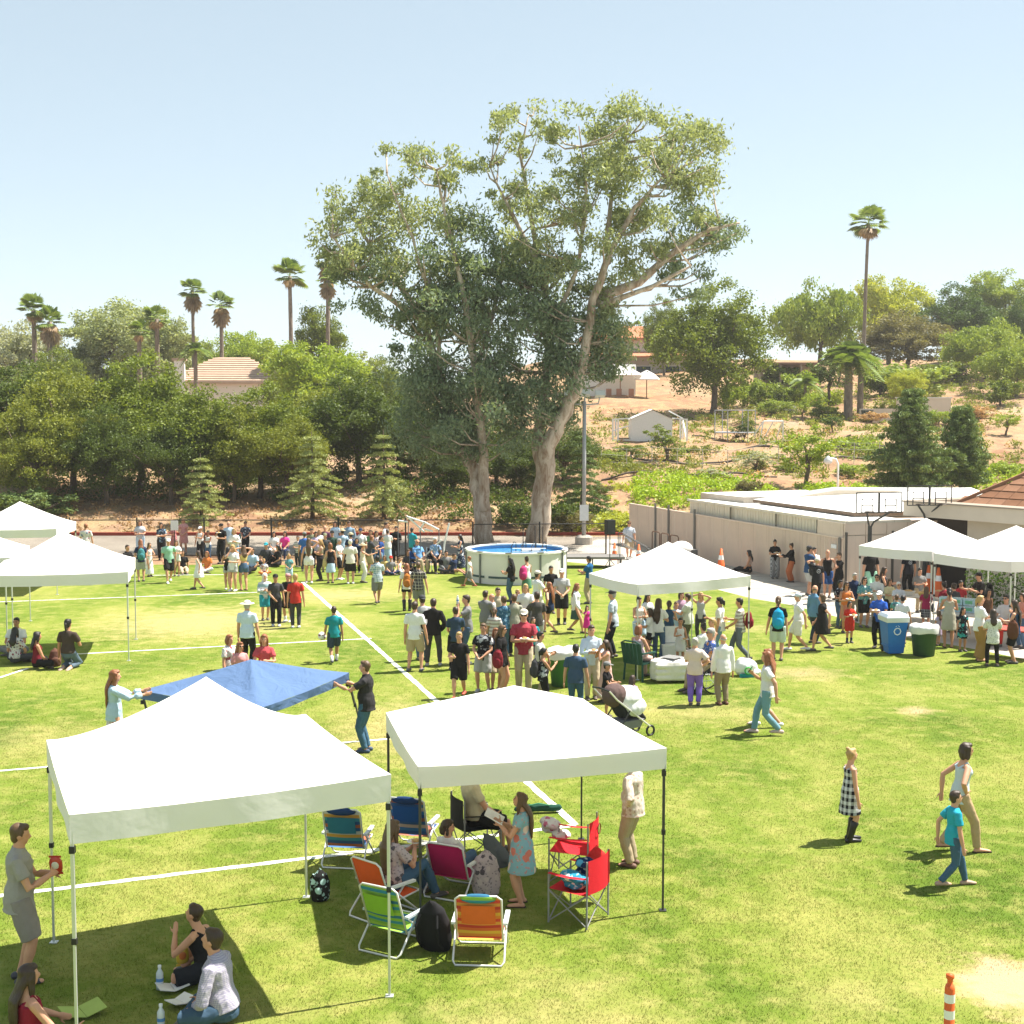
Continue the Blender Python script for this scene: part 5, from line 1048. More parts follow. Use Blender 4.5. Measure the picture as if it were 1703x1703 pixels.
Q('e6', 'girl in white sundress with a cup under the middle tent', 1131, 1106, 1028, 175, arms='hold/down', hair='tail k', top='sundress', tc=(.66, .66, .62), fem=True, skin='t', group=g6)
Q('e7', 'large man in pale striped shirt and olive trousers', 1144, 1080, 986, 60, arms='hold', hair='short b', top='polo', tc=(.62, .64, .56), bc=(.10, .10, .07), wide=1.2, group=g6)
Q('e8', 'woman in grey top with raised arms behind the tent leg', 1165, 1066, 984, 160, arms='up', hair='long y', top='tank', tc=LG, bot='jeans', bc=DKG, fem=True, group=g6)
Q('e9', 'woman in white tee and jeans in profile at the tent edge', 1197, 1096, 992, 70, arms='hold/down', hair='tail k', tc=WH, bot='jeans', bc=LJ, fem=True, skin='t', group=g6)
Q('e10', 'blonde woman in tank top sitting under the middle tent', 1181, 1118, None, 110, 'chair', 'hold', H=1.65, hair='tail y', top='tank', tc=(.62, .5, .45), bot='short', bc=LB_, fem=True, seat=.44, group=g6)
Q('e11', 'young man in striped tee and grey jeans with maroon backpack', 1230, 1098, 992, 75, 'walk', 'hold/low', hair='short k', tc=STW, bot='jeans', bc=(.13, .15, .18), shoe=(.35, .3, .27), skin='t', group=g6)
Q('e12', 'girl with dark bun in white sitting behind the cooler', 1167, 1120, None, 40, 'chair', 'lap', H=1.5, hair='bun k', tc=WH, bc=LG, fem=True, seat=.42, group=g6)
Q('e13', 'grey-haired man in bright aloha shirt sitting in the wheelchair', 1178, 1150, None, 100, 'chair', 'lap', H=1.78, hair='short g', tc=ALO, bc=KHA, seat=.5, glasses=True, group=g6)
Q('e14', 'grey-haired woman in pink blouse and purple trousers, back turned', 1155, 1173, 1059, 350, arms='hip/hold', hair='curly g', top='blouse', tc=(.66, .54, .48), bot='pants', bc=(.20, .13, .50), fem=True, wide=1.1, group=g6)
Q('e15', 'older man in white shirt and olive khakis, back turned', 1202, 1172, 1053, 15, arms='down', hair='bald g', top='long', tc=WH, bc=(.26, .21, .13), shoe=(.13, .06, .04), wide=1.12, group=g6)
Q('e16', 'girl with long auburn hair, white tee and jeans walking with a phone', 1275, 1221, 1080, 75, 'walk', 'phone/bk', hair='vlong r', tc=(.70, .68, .66), bot='jeans', bc=(.16, .30, .36), fem=True, shoe=(.5, .38, .34))
Q('e17', 'girl half hidden behind the auburn-haired girl with the phone', 1277, 1208, 1076, 70, 'walk', 'down', hair='long r', tc=PNK, bot='short', bc=DKG, fem=True, shoe=(.7, .68, .66))
Q('e18', 'woman in black tee with bright blue drawstring bag, back turned', 1293, 1098, 991, 350, arms='down', hair='tail m', tc=BLK, bot='shorts', bc=(.50, .58, .56), fem=True, group=g6)
# ---- right side
Q('f1', 'man in plaid shirt and khaki shorts walking beside the metal wall', 1046, 930, 865, 180, 'walk', 'down', hair='short g', top='polo', tc=PLW, bot='shorts', bc=KHA, hat=('cap', BRN), glasses=True, wide=1.12)
Q('f2', 'woman with dark wavy hair sitting on the paving against the metal wall', 1246, 954, None, 80, 'legs', 'lap', H=1.65, hair='long k', top='crop', tc=(.55, .4, .34), bot='jeans', bc=BLK, fem=True, skin='t')
Q('f3', 'woman in black top and checkered trousers leaning on the wall', 1288, 962, 897, 180, arms='hold', hair='bun k', tc=BLK, bot='wide', bc=CHK, fem=True, skin='t', group=g4)
Q('f4', 'woman in black cardigan and rust trousers handing over a plate', 1316, 968, 903, 90, arms='out', hair='bun b', top='jacket', tc=BLK, bot='wide', bc=RUST, fem=True, skin='t', group=g4)
Q('f5', 'person in navy with cap and black shoulder bag by the wall', 1344, 990, 907, 290, arms='eat/hold', hair='curly k', tc=(.03, .07, .16), bot='shorts', bc=LG, hat=('cap', DKG), group=g4)
Q('f6', 'man in black tee with round back print raising one arm', 1358, 1004, 927, 10, arms='down/up', hair='short y', tc=(.022, .022, .024), bc=BLK, skin='l', hat=('cap', OFF), wide=1.1, group=g4)
Q('f7', 'bald man in black tank and blue shorts', 1375, 994, 913, 180, arms='down/hip', hair='bald x', top='tank', tc=BLK, bot='shorts', bc=(.03, .08, .22), wide=1.1, group=g4)
Q('f8', 'young man in black tee at the wall corner', 1395, 998, 918, 110, arms='down/eat', hair='short m', tc=BLK, bc=BLK, group=g4)
Q('f9', 'man in white behind the cap wearer', 1353, 984, 909, 200, hair='short k', tc=WH, bc=KHA, group=g4)
Q('f10', 'man all in white with white cap walking left', 1327, 1082, 984, 80, 'walk', 'fw/bk', hair='short g', top='polo', tc=(.72, .72, .74), bot='shorts', bc=(.70, .68, .64), hat=('cap', (.6, .66, .74)), shoe=(.7, .7, .7), wide=1.1, group=g4)
Q('f11', 'balding man in denim shirt and dark jeans', 1353, 1070, 972, 300, arms='down', hair='bald a', top='long', tc=(.12, .24, .36), bot='jeans', bc=(.04, .06, .09), group=g4)
Q('f12', 'woman in black dress striding left with sunglasses', 1367, 1082, 985, 80, 'walkl', 'fw/bk', hair='bob m', top='dress', tc=(.02, .02, .02), fem=True, wide=1.12, glasses=True, group=g4)
Q('f13', 'little girl in bright red top and shorts with leggings', 1412, 1069, 1000, 190, arms='hold', hair='bob k', top='blouse', tc=(.55, .04, .025), bot='shorts', bc=(.50, .04, .03), fem=True, skin='t', sock=NAVY, group=g4)
Q('f14', 'woman in orange top with long dark hair and sunglasses', 1406, 1052, 966, 185, arms='hold', hair='vlong b', top='tank', tc=ORG, bot='skirt', bc=(.5, .2, .14), fem=True, glasses=True, skin='t', group=g4)
Q('f15', 'woman in white and blue blouse, black shorts and sunglasses', 1436, 1043, 958, 185, arms='hold', hair='bob k', top='blouse', tc=FLG, bot='shorts', bc=BLK, fem=True, glasses=True, group=g4)
Q('f16', 'man in white shirt and sunglasses under the food tent', 1457, 1034, 954, 160, arms='hold', hair='short k', top='long', tc=WH, bc=KHA, glasses=True, group=g4)
Q('f17', 'man in royal blue polo, black trousers and white cap beside the blue bin', 1461, 1077, 982, 150, arms='hold', hair='short w', top='polo', tc=(.03, .10, .42), bc=(.018, .018, .02), hat=('cap', (.7, .7, .7)), group=g4)
Q('f18', 'woman in dark floral top left of the orange top', 1396, 1044, 964, 200, arms='hold', hair='curly k', tc=FLK, bot='jeans', bc=JEAN, fem=True, skin='b', group=g4)
Q('f19', 'person in black tee and mint shorts whose head the tent hides', 1447, 1000, None, 190, hair='short k', tc=BLK, bot='shorts', bc=MINT, H=1.85, group=g4)
Q('f20', 'woman with long brown hair behind the food table', 1468, 1022, 942, 250, arms='hold', hair='long b', top='tank', tc=(.05, .05, .06), bc=JEAN, fem=True, group=g4)
Q('f21', 'white-haired man in pale grey shirt serving at the table', 1493, 1044, 967, 180, arms='hold', hair='short w', top='polo', tc=(.58, .6, .64), bc=KHA, glasses=True, group=g4)
Q('f22', 'boy in teal aloha shirt behind the blue bin', 1490, 1060, 989, 330, arms='hold', hair='short m', tc=FLG, bot='shorts', bc=DKG, group=g4)
Q('f23', 'man in black tee, back turned, at the stacked cones', 1510, 990, 934, 10, arms='down', hair='short k', tc=(.02, .02, .025), bc=BLK, H=1.62, group=g4)
Q('f24', 'girl in maroon top and plaid skirt carrying a patterned bag', 1539, 1046, 975, 340, arms='hold', hair='long m', tc=(.34, .03, .09), bot='skirt', bc=pattern('plaid', (.12, .12, .14), (.03, .03, .035), (.5, .5, .5), 1.4), fem=True, group=g4)
Q('f25', 'woman in grey-green sundress at the table, back turned', 1577, 1077, 977, 350, arms='hold', hair='tail k', top='sundress', tc=(.40, .38, .29), fem=True, shoe='flip', skin='t', group=g4)
Q('f26', 'woman in maroon half hidden behind the sundress', 1569, 1050, 967, 30, hair='bun k', tc=MAR, bc=BLK, fem=True, group=g4)
Q('f27', 'curly-haired man deep under the food tent', 1585, 1052, 969, 20, hair='curly b', tc=DKG, bc=BLK, group=g4)
Q('f28', 'server in black tee and black cap leaning over the table', 1633, 1042, 950, 100, arms='out', hair='short k', tc=(.03, .028, .03), bc=BLK, hat=('cap', BLK), lean=12, group=g4)
Q('f29', 'blonde woman in white tee and long ochre skirt', 1627, 1099, 989, 280, arms='hold', hair='tail y', tc=WH, bot='wide', bc=(.36, .21, .07), fem=True, shoe='flip', group=g4)
Q('f30', 'woman in white lace blouse and black trousers, back turned', 1650, 1108, 1012, 350, arms='hold', hair='long b', top='blouse', tc=LACE, bot='leggings', bc=BLK, fem=True, sw=1.5, hem=-.12, group=g4)
Q('f31', 'woman in navy tank and black shorts with brown shoulder bag', 1686, 1103, 997, 60, arms='hold', hair='vlong b', top='tank', tc=(.03, .06, .13), bot='shorts', bc=BLK, fem=True, glasses=True, wide=1.1, group=g4)
Q('f32', 'man in sunglasses sitting at the far side of the right table', 1670, 1072, None, 130, 'chair', 'lap', H=1.7, hair='short k', tc=(.6, .56, .55), bc=RED_, glasses=True, seat=.45, group=g4)
Q('f33', 'woman with dark hair bending behind the right table', 1638, 1064, 977, 200, hair='long k', top='tank', tc=BRN, bc=BLK, fem=True, skin='t', lean=10, group=g4)
Q('f34', 'girl in black and teal print dress between the tables', 1600, 1083, 1010, 190, hair='long k', top='dress', tc=pattern('floral', (.02, .02, .025), (.05, .4, .38), (.6, .62, .6), .8), fem=True, skin='t', group=g4)
# ---- foreground right
Q('h1', 'blonde girl in black and white gingham dress and black boots', 1412, 1398, 1243, 280, 'stand', 'down', hair='bun y', top='sundress', tc=GING, shoe='boot', fem=True, skin='l', look=-8)
Q('h2', 'woman in pale blue sleeveless blouse and tan trousers walking right', 1594, 1416, 1230, 275, 'walk', 'hip/bk', hair='bob b', top='tank', tc=(.52, .60, .64), bot='jeans', bc=(.44, .31, .18), shoe='flip', fem=True, lean=6)
Q('h3', 'boy in turquoise tee and jeans walking right', 1584, 1474, 1312, 275, 'walkl', 'down/bk', hair='short b', tc=(.03, .34, .46), bot='jeans', bc=(.06, .12, .19), shoe=(.45, .30, .22), look=-6)
# ---- foreground under the tents
Q('k1', 'woman in blue floral dress standing under the white tent reading a booklet', 868, 1505, 1316, 85, 'stand', 'phone', hair='vlong m', top='dress', tc=FLDR, shoe='flip', fem=True, wide=1.12, look=-18, sw=1.2)
Q('k2', 'man in tan patterned shirt and khaki trousers half hidden by the tent edge', 1052, 1440, 1252, 60, 'stand', 'down/hip', hair='short g', top='long', tc=TANF, bc=(.38, .30, .20), shoe=(.15, .08, .06), wide=1.22)
Q('k3', 'man in sand-coloured shirt sitting in the black folding chair', 792, 1425, None, 290, 'chair', 'lap', H=1.8, hair='short g', top='polo', tc=(.58, .50, .34), bot='shorts', bc=BLK, lean=-12, seat=.46, wide=1.15)
Q('k4', 'dark-haired girl in white shirt sitting in the pink chair', 752, 1480, None, 330, 'low', 'lap', H=1.42, hair='bob b', tc=(.70, .68, .66), bc=JEAN, hyaw=-60, fem=True, face=True)
Q('k5', 'woman with long curly brown hair sitting in the orange chair, holding food', 655, 1508, None, 315, 'low', 'phone', H=1.72, hair='vlong m', tc=FLP, bot='jeans', bc=(.06, .12, .2), fem=True, lean=-3)
Q('k6', 'man in grey polo and grey shorts eating a snack at the left edge', 36, 1632, 1367, 285, 'stand', 'hold', hair='short m', top='polo', tc=(.33, .31, .28), bot='shorts', bc=(.27, .24, .22), shoe=(.06, .06, .07), wide=1.15, look=4)
Q('k7', 'woman in maroon tank sitting at the bottom left corner, back turned', 48, 1760, None, 310, 'ground', 'knee', H=1.72, hair='vlong b', top='tank', tc=(.26, .02, .04), bc=BLK, fem=True, wide=1.15)
Q('k8', 'boy in black tank sitting with one knee up, reaching into a chip bag', 345, 1632, None, 75, 'kneeup', 'lap/chin', H=1.62, hair='short b', top='tank', tc=(.018, .018, .02), bot='shorts', bc=(.02, .022, .028), look=-16, lean=14, shoe=(.05, .05, .05))
Q('k9', 'man in pale checked shirt sitting cross-legged on the grass', 372, 1702, None, 80, 'ground', 'lap', H=1.85, hair='short b', top='long', tc=PUC, bot='jeans', bc=(.05, .09, .14), wide=1.2, lean=8, look=-14)
# ---- seated group on the left
Q('m1', 'woman in white floral top sitting on the grass, back turned, far left group', 26, 1104, None, 350, 'ground', 'lap', H=1.68, hair='long k', tc=pattern('floral', (.68, .66, .64), (.25, .05, .08), (.1, .1, .15), 1.5), bc=DKG, fem=True, group=g2)
Q('m2', 'man in white tee behind the floral top, far left group', 29, 1088, None, 180, 'ground', 'lap', H=1.75, hair='short k', tc=WH, bc=GRY, skin='t', group=g2)
Q('m3', 'woman in maroon tank sitting on the grass, far left group', 62, 1112, None, 300, 'ground', 'lap', H=1.66, hair='long k', top='tank', tc=(.15, .015, .025), bc=BLK, fem=True, skin='t', group=g2)
Q('m4', 'man in dark brown shirt kneeling, back turned, far left group', 114, 1112, None, 350, 'kneel', 'hold/down', H=1.82, hair='tail k', tc=(.07, .05, .042), bot='jeans', bc=(.10, .14, .18), shoe=(.5, .36, .28), skin='t', group=g2)

Q('n1', 'woman in pale yellow blouse deep under the left food tent', 1478, 1036, 962, 200, arms='hold', hair='long m', top='blouse', tc=(.6, .55, .34), bc=BLK, fem=True, group=g4)
Q('n2', 'man in grey tee behind the food table in the shade', 1528, 1018, 944, 190, arms='hold', hair='short k', tc=GRY, bc=KHA, group=g4)
Q('n3', 'woman in red top behind the water packs', 1596, 1040, 965, 190, hair='tail k', tc=(.4, .04, .05), bc=BLK, fem=True, skin='t', group=g4)
Q('n4', 'child in lilac dress beside the sundress woman', 1560, 1074, 1015, 30, hair='long m', top='dress', tc=LAV, fem=True, group=g4)
Q('n5', 'man in white tee half behind the blue bin', 1500, 1070, 990, 340, hair='short k', tc=WH, bot='shorts', bc=DKG, group=g4)
Q('n6', 'woman in coral top at the right edge under the tent', 1700, 1078, 985, 100, arms='hold', hair='long b', tc=(.6, .25, .18), bc=JEAN, fem=True, group=g4)
Q('n7', 'man in navy polo behind the orange top', 1420, 1032, 952, 190, hair='short g', top='polo', tc=NAVY, bc=KHA, group=g4)
Q('n8', 'woman in white tee left of the cooler crowd', 1076, 1074, 986, 210, hair='long k', tc=WH, bot='jeans', bc=JEAN, fem=True, skin='t', group=g6)
Q('n9', 'boy in sky-blue tee behind the strapless dress', 1124, 1078, 1000, 180, hair='short m', tc=LB_, bot='shorts', bc=KHA, group=g6)
Q('n10', 'woman in mauve top behind the striped shirt man', 1132, 1072, 982, 200, hair='bob b', tc=(.4, .25, .34), bc=BLK, fem=True, group=g6)
Q('n11', 'man in khaki shirt in the thick of the queue', 828, 1072, 976, 190, hair='short b', top='polo', tc=(.40, .36, .26), bc=DKG, group=g3)
Q('n12', 'woman in striped top between the grey tee and tropical shirt', 822, 1102, 1010, 350, hair='tail m', tc=STW, bc=JEAN, fem=True, group=g3)
Q('n13', 'girl in teal top behind the maroon polo', 886, 1110, 1026, 200, hair='long b', tc=TEAL, bot='shorts', bc=DKG, fem=True, group=g3)
Q('n14', 'man in white polo and cap deep in the far crowd', 600, 946, 878, 190, hair='short g', top='polo', tc=WH, bc=KHA, hat=('cap', NAVY), group=g5)
Q('n15', 'woman in green top deep in the far crowd', 617, 943, 880, 180, hair='long m', tc=(.1, .25, .12), bc=BLK, fem=True, group=g5)
Q('n16', 'man in olive tee left end of the far crowd', 519, 940, 878, 170, hair='short k', tc=OLV, bc=DKG, group=g5)
Q('n17', 'woman in white blouse beside the lavender top', 532, 938, 880, 185, hair='bob y', top='blouse', tc=WH, bc=JEAN, fem=True, group=g5)
Q('n18', 'boy in red cap sitting before the far crowd', 650, 956, None, 200, 'ground', 'lap', H=1.3, hair='short b', tc=GRY, bc=NAVY, hat=('cap', RED_), group=g2)
Q('n19', 'girl in yellow sitting left of the blue folding chair', 640, 955, None, 170, 'ground', 'lap', H=1.3, hair='long m', tc=YEL_, bc=JEAN, fem=True, group=g2)
Q('n20', 'person in grey hoodie sitting beside the wheelchair', 742, 953, None, 190, 'ground', 'lap', H=1.6, hair='short k', top='hoodie', tc=GRY, bc=DKG, group=g2)
def back_print(k):
    i = I[k]; H = i['H']; c = Vector(i['st'](.19)); y = -(.061*i['W']*H+.024*H); mb = MB()
    mb.tube([(.062*math.cos(a*.5236)+c.x, y+.004*abs(math.cos(a*.5236)), c.z+.062*math.sin(a*.5236)) for a in range(12)], .006, 5, closed=True); mb.build('round_print', M((.45, .47, .48)), i['root'])
    for z in (-.02, .01): mb = MB(); mb.box((c.x, y, c.z+z), (.075, .006, .012)); mb.build('print_line', M((.45, .47, .48)), i['root'])
back_print('f6'); back_print('f23')
# ================================================================== TENTS
def canvas(c, tr=.35, name='canvas', bk=.22, bs=3.0):
    key = ('canvas', c, tr)
    if key in MC: return MC[key]
    m, t, p, o = nt(name); v = objco(t)
    cc = mix(t, noise(t, v, 1.3, 4, .6), tuple(x*.93 for x in c), c); L(t, cc, p.inputs['Base Color']); p.inputs['Roughness'].default_value = .85; p.inputs['Specular IOR Level'].default_value = .15
    bump(t, p, noise(t, v, bs, 3, .5, .15 if bk < .5 else 1.0), bk, .05)
    tl = N(t, 'ShaderNodeBsdfTranslucent'); L(t, cc, tl.inputs[0]); s = N(t, 'ShaderNodeMixShader'); s.inputs[0].default_value = tr; L(t, p.outputs[0], s.inputs[1]); L(t, tl.outputs[0], s.inputs[2]); L(t, s.outputs[0], o.inputs[0])
    MC[key] = m; return m
CANV = canvas((.84, .82, .79), .12); BLUEC = canvas((.13, .215, .40), .25, 'canvas', 1.0, 2.6)
STEEL = M((.62, .64, .63), .35, .5, .5, .08); DSTEEL = M((.05, .05, .052), .4, .5, .3); BLKP = M((.02, .02, .02), .5, .4)
def tent(label, cs, peak, val=.28, power=1.3, mat=CANV, leg=STEEL, sag=.10, wr=.004, legs=None, seed=1, logo=False):
    """cs: four corners (x, y, z of the valance hem) in order round the tent; legs stand under them"""
    rs = random.Random(seed); c = [Vector(q) for q in cs]; cen = sum(c, Vector())/4; cen.z = 0
    root = thing('canopy_tent', label, 'tent', tuple(cen), group='pop-up canopy tents')
    e = [Vector((q.x, q.y, q.z+val)) for q in c]
    ph = [rs.uniform(0, 6) for _ in range(6)]
    NR, NS = 22, 10; ring = []
    for i in range(4):
        for j in range(NS): ring.append((e[i].lerp(e[(i+1) % 4], j/NS), abs(2*j/NS-1), i*NS+j))
    ec = sum(e, Vector())/4; vs = [Vector((ec.x, ec.y, peak))-cen]; kk = len(ring)
    for q in range(1, NR+1):
        r = q/NR
        for (E, k, n_) in ring:
            p_ = ec.lerp(E, r); zc = ec.lerp(E, 1).z; f = (1-r)**power
            z = zc+(peak-zc)*f - sag*(1-k*k)*4*r*(1-r)*(.4+.6*r) - .035*(1-k*k)*r**6
            an = 6.283*n_/kk; z += wr*(math.sin(an*11+ph[0]+2*math.sin(r*3+ph[1]))+.6*math.sin(an*19+ph[2]-r*6))*r*(1-.8*r**3)*(1 if k < .97 else .3)
            vs.append(Vector((p_.x, p_.y, z))-cen)
    fs = [(0, 1+i, 1+(i+1) % kk) for i in range(kk)]+[(1+q*kk+i, 1+(q+1)*kk+i, 1+(q+1)*kk+(i+1) % kk, 1+q*kk+(i+1) % kk) for q in range(NR-1) for i in range(kk)]
    mb = MB(); mb.add(vs, fs); mb.build('roof_canvas', mat, root, True)
    for i in range(4):
        A, B = e[i], e[(i+1) % 4]; a2, b2 = c[i], c[(i+1) % 4]; n = (B-A).cross(Vector((0, 0, 1))).normalized()
        def val_(a, b, A=A, B=B, a2=a2, b2=b2, n=n, i=i):
            q = A.lerp(B, a).lerp(a2.lerp(b2, a), b); q.z -= .035*(4*a*(1-a))*(1-b)+.02*math.sin(a*math.pi)*b; return q-cen+n*(.015*math.sin(a*14+ph[i])*b*math.sin(a*math.pi)-.01*b+.004)
        mb = MB(); mb.grid(val_, 28, 3); mb.build('valance', mat, root, True)
        P = c[i]+Vector((0, 0, val*.75)); foot = Vector(legs[i]) if legs and legs[i] else Vector((c[i].x, c[i].y, 0)); ins = (Vector((cen.x, cen.y, 0))-Vector((P.x, P.y, 0))).normalized()*.035; P = P+ins-cen; foot = foot+ins-cen
        mb = MB(); mid = P.lerp(foot, .5); mb.bar(P, mid, .034, .034); mb.bar(mid+Vector((0, 0, .05)), foot+Vector((0, 0, .01)), .026, .026); lo = mb.build('leg', leg, root)
        mb = MB(); mb.box(mid, (.05, .05, .06)); mb.build('collar', BLKP, lo); mb = MB(); mb.box(P-Vector((0, 0, val*.75+.06)), (.055, .055, .07)); mb.build('collar', BLKP, lo)
        mb = MB(); mb.box(foot+Vector((0, 0, .008)), (.09, .09, .012)); mb.build('foot_plate', leg, lo)
    for i in range(4):                                 # scissor truss under the hem and rafters to the hub
        A, B = [q.lerp(Vector((cen.x, cen.y, q.z)), .05)+Vector((0, 0, val*.62)) for q in (c[i], c[(i+1) % 4])]; d = Vector((0, 0, -val*.4)); m1 = A.lerp(B, .5)
        mb = MB()
        for (p, q) in ((A, m1+d), (A+d*.8, m1), (m1, B+d*.8), (m1+d, B)): mb.bar(p.lerp(q, .02)-cen, q.lerp(p, .02)-cen, .018, .018)
        tb = mb.build('truss', leg, root); tb['kind'] = 'stuff'
        mb = MB(); mb.bar(e[i].lerp(Vector((cen.x, cen.y, peak-.12)), .04)-cen-Vector((0, 0, .12)), Vector((0, 0, peak-.25)), .02, .02); mb.build('rafter', leg, root)
    return root
tent('big white peaked tent at front left', [(-4.35, 13.5, 2.2), (-1.32, 15.02, 2.2), (-2.72, 18.2, 2.16), (-5.6, 16.6, 2.2)], 3.42, .30, 1.4, sag=.12, wr=.004, seed=2)
tent('low white tent with dark legs at front centre', [(-1.14, 16.72, 1.87), (1.98, 17.66, 1.87), (1.06, 20.7, 1.87), (-1.8, 19.75, 1.87)], 2.74, .27, 1.0, leg=DSTEEL, sag=.03, wr=.003, seed=3)
tent('white tent in the middle over the cooler', [(2.97, 32.95, 2.03), (5.95, 34.7, 2.03), (4.8, 37.0, 2.03), (1.95, 35.2, 2.03)], 3.12, .27, 1.25, seed=4)
tent('white tent at left over the seated group', [(-13.2, 34.75, 2.0), (-9.79, 35.5, 2.0), (-10.5, 38.85, 2.0), (-13.9, 38.15, 2.0)], 3.22, .3, 1.2, seed=5)
tent('white tent mostly beyond the left picture edge', [(-17.3, 38.4, 2.0), (-13.98, 38.95, 2.0), (-14.6, 42.2, 2.0), (-18, 41.6, 2.0)], 3.2, .3, 1.2, seed=6)
tent('farthest white tent at left beside the road', [(-18.9, 47.8, 2.0), (-15.72, 48.15, 2.0), (-15.95, 51.1, 2.0), (-19.1, 50.8, 2.0)], 3.15, .3, 1.2, seed=7)
tent('left white tent over the food tables', [(10.4, 41.8, 2.05), (12.08, 40.1, 2.05), (14.5, 42.3, 2.05), (12.9, 44.1, 2.05)], 3.15, .3, 1.2, seed=8)
tent('right white tent over the food tables at the picture edge', [(11.98, 39.6, 2.05), (13.4, 37.4, 2.05), (16.4, 38.7, 2.05), (15.0, 41.5, 2.05)], 3.16, .3, 1.2, seed=9)
tent('half-raised blue canopy being carried by several people', [(-4.45, 24.4, 1.02), (-3.1, 26.35, 1.28), (-5.3, 28.3, 1.05), (-6.88, 25.6, 1.1)], 1.74, .17, 1.15, BLUEC, DSTEEL, .09, .03, legs=[(-4.45, 24.4, .5), tuple(G(606, 1222, .12)), None, (-6.7, 25.6, .4)], seed=10)

# ================================================================== FENCE
fx0, fx1, FY = -22.0, 4.05, 60.3
fen = thing('chain_link_fence', 'black chain-link fence along the back of the field', 'fence', (0, FY, 0))
BLKF = M((.015, .016, .016), .5, .4)
post = None; xs = [fx0+2.9*i for i in range(10)]
def fy(x): return 0.0 if x < -4 else .35*(x+4)*.2
HT = lambda x: 1.62 if x < -4.5 else 1.42
for x in xs:
    mb = MB(); mb.tube([(0, 0, 0), (0, 0, HT(x)+.06)], .035, 8); mb.ell((0, 0, HT(x)+.07), (.045, .045, .03), 8, 4); mb.build('fence_post', BLKF, fen, loc=(x, fy(x), 0))
for a, b in zip(xs, xs[1:]):
    for z in (HT(a)-.01, .08): mb = MB(); mb.tube([(a+.04, fy(a), z), (b-.04, fy(b), z)], .022, 6); mb.build('fence_rail', BLKF, fen)
    Vw = []; Fw = []; w, h = b-a, HT(a)-.12; st = .07; th = .0022
    k = int((w+h)/st)
    for i in range(k):
        for sg in (1, -1):
            s0 = i*st-h; x0, z0, x1, z1 = s0, 0., s0+h, h
            if x0 < 0: z0 -= x0; x0 = 0.
            if x1 > w: z1 -= (x1-w); x1 = w
            if x1 <= x0: continue
            if sg < 0: x0, x1 = w-x0, w-x1
            o_ = len(Vw)
            for (xx, zz, dx) in ((x0, z0, -th), (x0, z0, th), (x1, z1, th), (x1, z1, -th)): Vw.append((a+xx+dx, fy(a)+(fy(b)-fy(a))*xx/w, .1+zz))
            Fw.append((o_, o_+1, o_+2, o_+3))
    np_mesh('wire_mesh', Vw, Fw, BLKF, fen)['kind'] = 'stuff'
# ================================================================== BUILDINGS
def ribbed(c, sc, name='ribbed_metal', rust=.0):
    m, t, p, o = nt(name); v = objco(t); sx = N(t, 'ShaderNodeSeparateXYZ'); L(t, v, sx.inputs[0])
    n = noise(t, v, 1.2, 5, .65); mp = N(t, 'ShaderNodeMapping'); mp.inputs['Scale'].default_value = (7, 7, .35); L(t, v, mp.inputs[0]); st = noise(t, mp.outputs[0], 1, 4, .6)
    cc = mix(t, n, tuple(x*.86 for x in c), tuple(min(1, x*1.08) for x in c)); cc = mix(t, ramp(t, st, [(.58, 0.), (.8, rust)]), cc, (.16, .10, .06))
    L(t, cc, p.inputs['Base Color']); p.inputs['Roughness'].default_value = .7; return m
BEIGE = ribbed((.70, .565, .455), 1, rust=.25); CONT = ribbed((.68, .61, .50), 1, rust=.55); WROOF = M((.80, .79, .76), .7, .2, 0, .08, .8); STUC = M((.58, .50, .40), .9, .15, 0, .1, 3, 'stucco', .3, 30); STUC2 = M((.64, .55, .45), .9, .15, 0, .08, 2, 'stucco', .3, 30)
# long beige sheet-metal wall with a weathered container behind it
ang = math.atan2(wd.y, wd.x); Lw = (C1-C0).length
wall = thing('sheet_metal_wall', 'long beige ribbed metal wall beside the paving', 'wall', tuple(C0), ang)
npan = 15; pw = Lw/npan
mb = MB()
for k in range(int(pw/.1)):
    x = k*.1; mb.add([(x, 0, 0), (x+.05, 0, 0), (x+.062, .028, 0), (x+.088, .028, 0), (x+.1, 0, 0), (x, 0, 1.86), (x+.05, 0, 1.86), (x+.062, .028, 1.86), (x+.088, .028, 1.86), (x+.1, 0, 1.86)], [(i, i+1, i+6, i+5) for i in range(4)])
mb.box((pw/2, -.03, .93), (pw-.004, .03, 1.84))
pan = mb.build('wall_panel', BEIGE, wall)
for k in range(1, npan): o = pan.copy(); col.objects.link(o); o.parent = wall; o.location = (k*pw, 0, 0)
mb = MB(); mb.box((Lw/2, -.01, 1.88), (Lw, .1, .05)); mb.build('cap_rail', BEIGE, wall)
for k, xx in enumerate((.15, 11.6, 14.2, 15.6)): mb = MB(); mb.box((xx, .07, 1.05 if k else .95), (.09, .07, 2.1 if k else 1.9)); mb.build('steel_post', M((.20, .19, .17), .6), wall)
cont = thing('shipping_container', 'weathered cream container roof rising behind the ribbed metal wall', 'container', tuple(C0), ang)
LC = 12.6
mb = MB()
for k in range(int(LC/.22)):
    x = .1+k*.22; mb.box((x+.06, -.195, 2.16), (.13, .03, .56))
mb.box((LC/2, -1.45, 1.2), (LC, 2.5, 2.36)); mb.build('side_wall', CONT, cont)
mb = MB(); mb.box((LC/2, -.12, 2.44), (LC+.06, .1, .09)); mb.box((-.01, -1.4, 2.44), (.1, 2.6, .09)); mb.build('top_rail', CONT, cont)
mb = MB(); mb.box((LC/2, -1.5, 2.42), (LC-.1, 2.6, .05)); mb.build('roof', WROOF, cont)
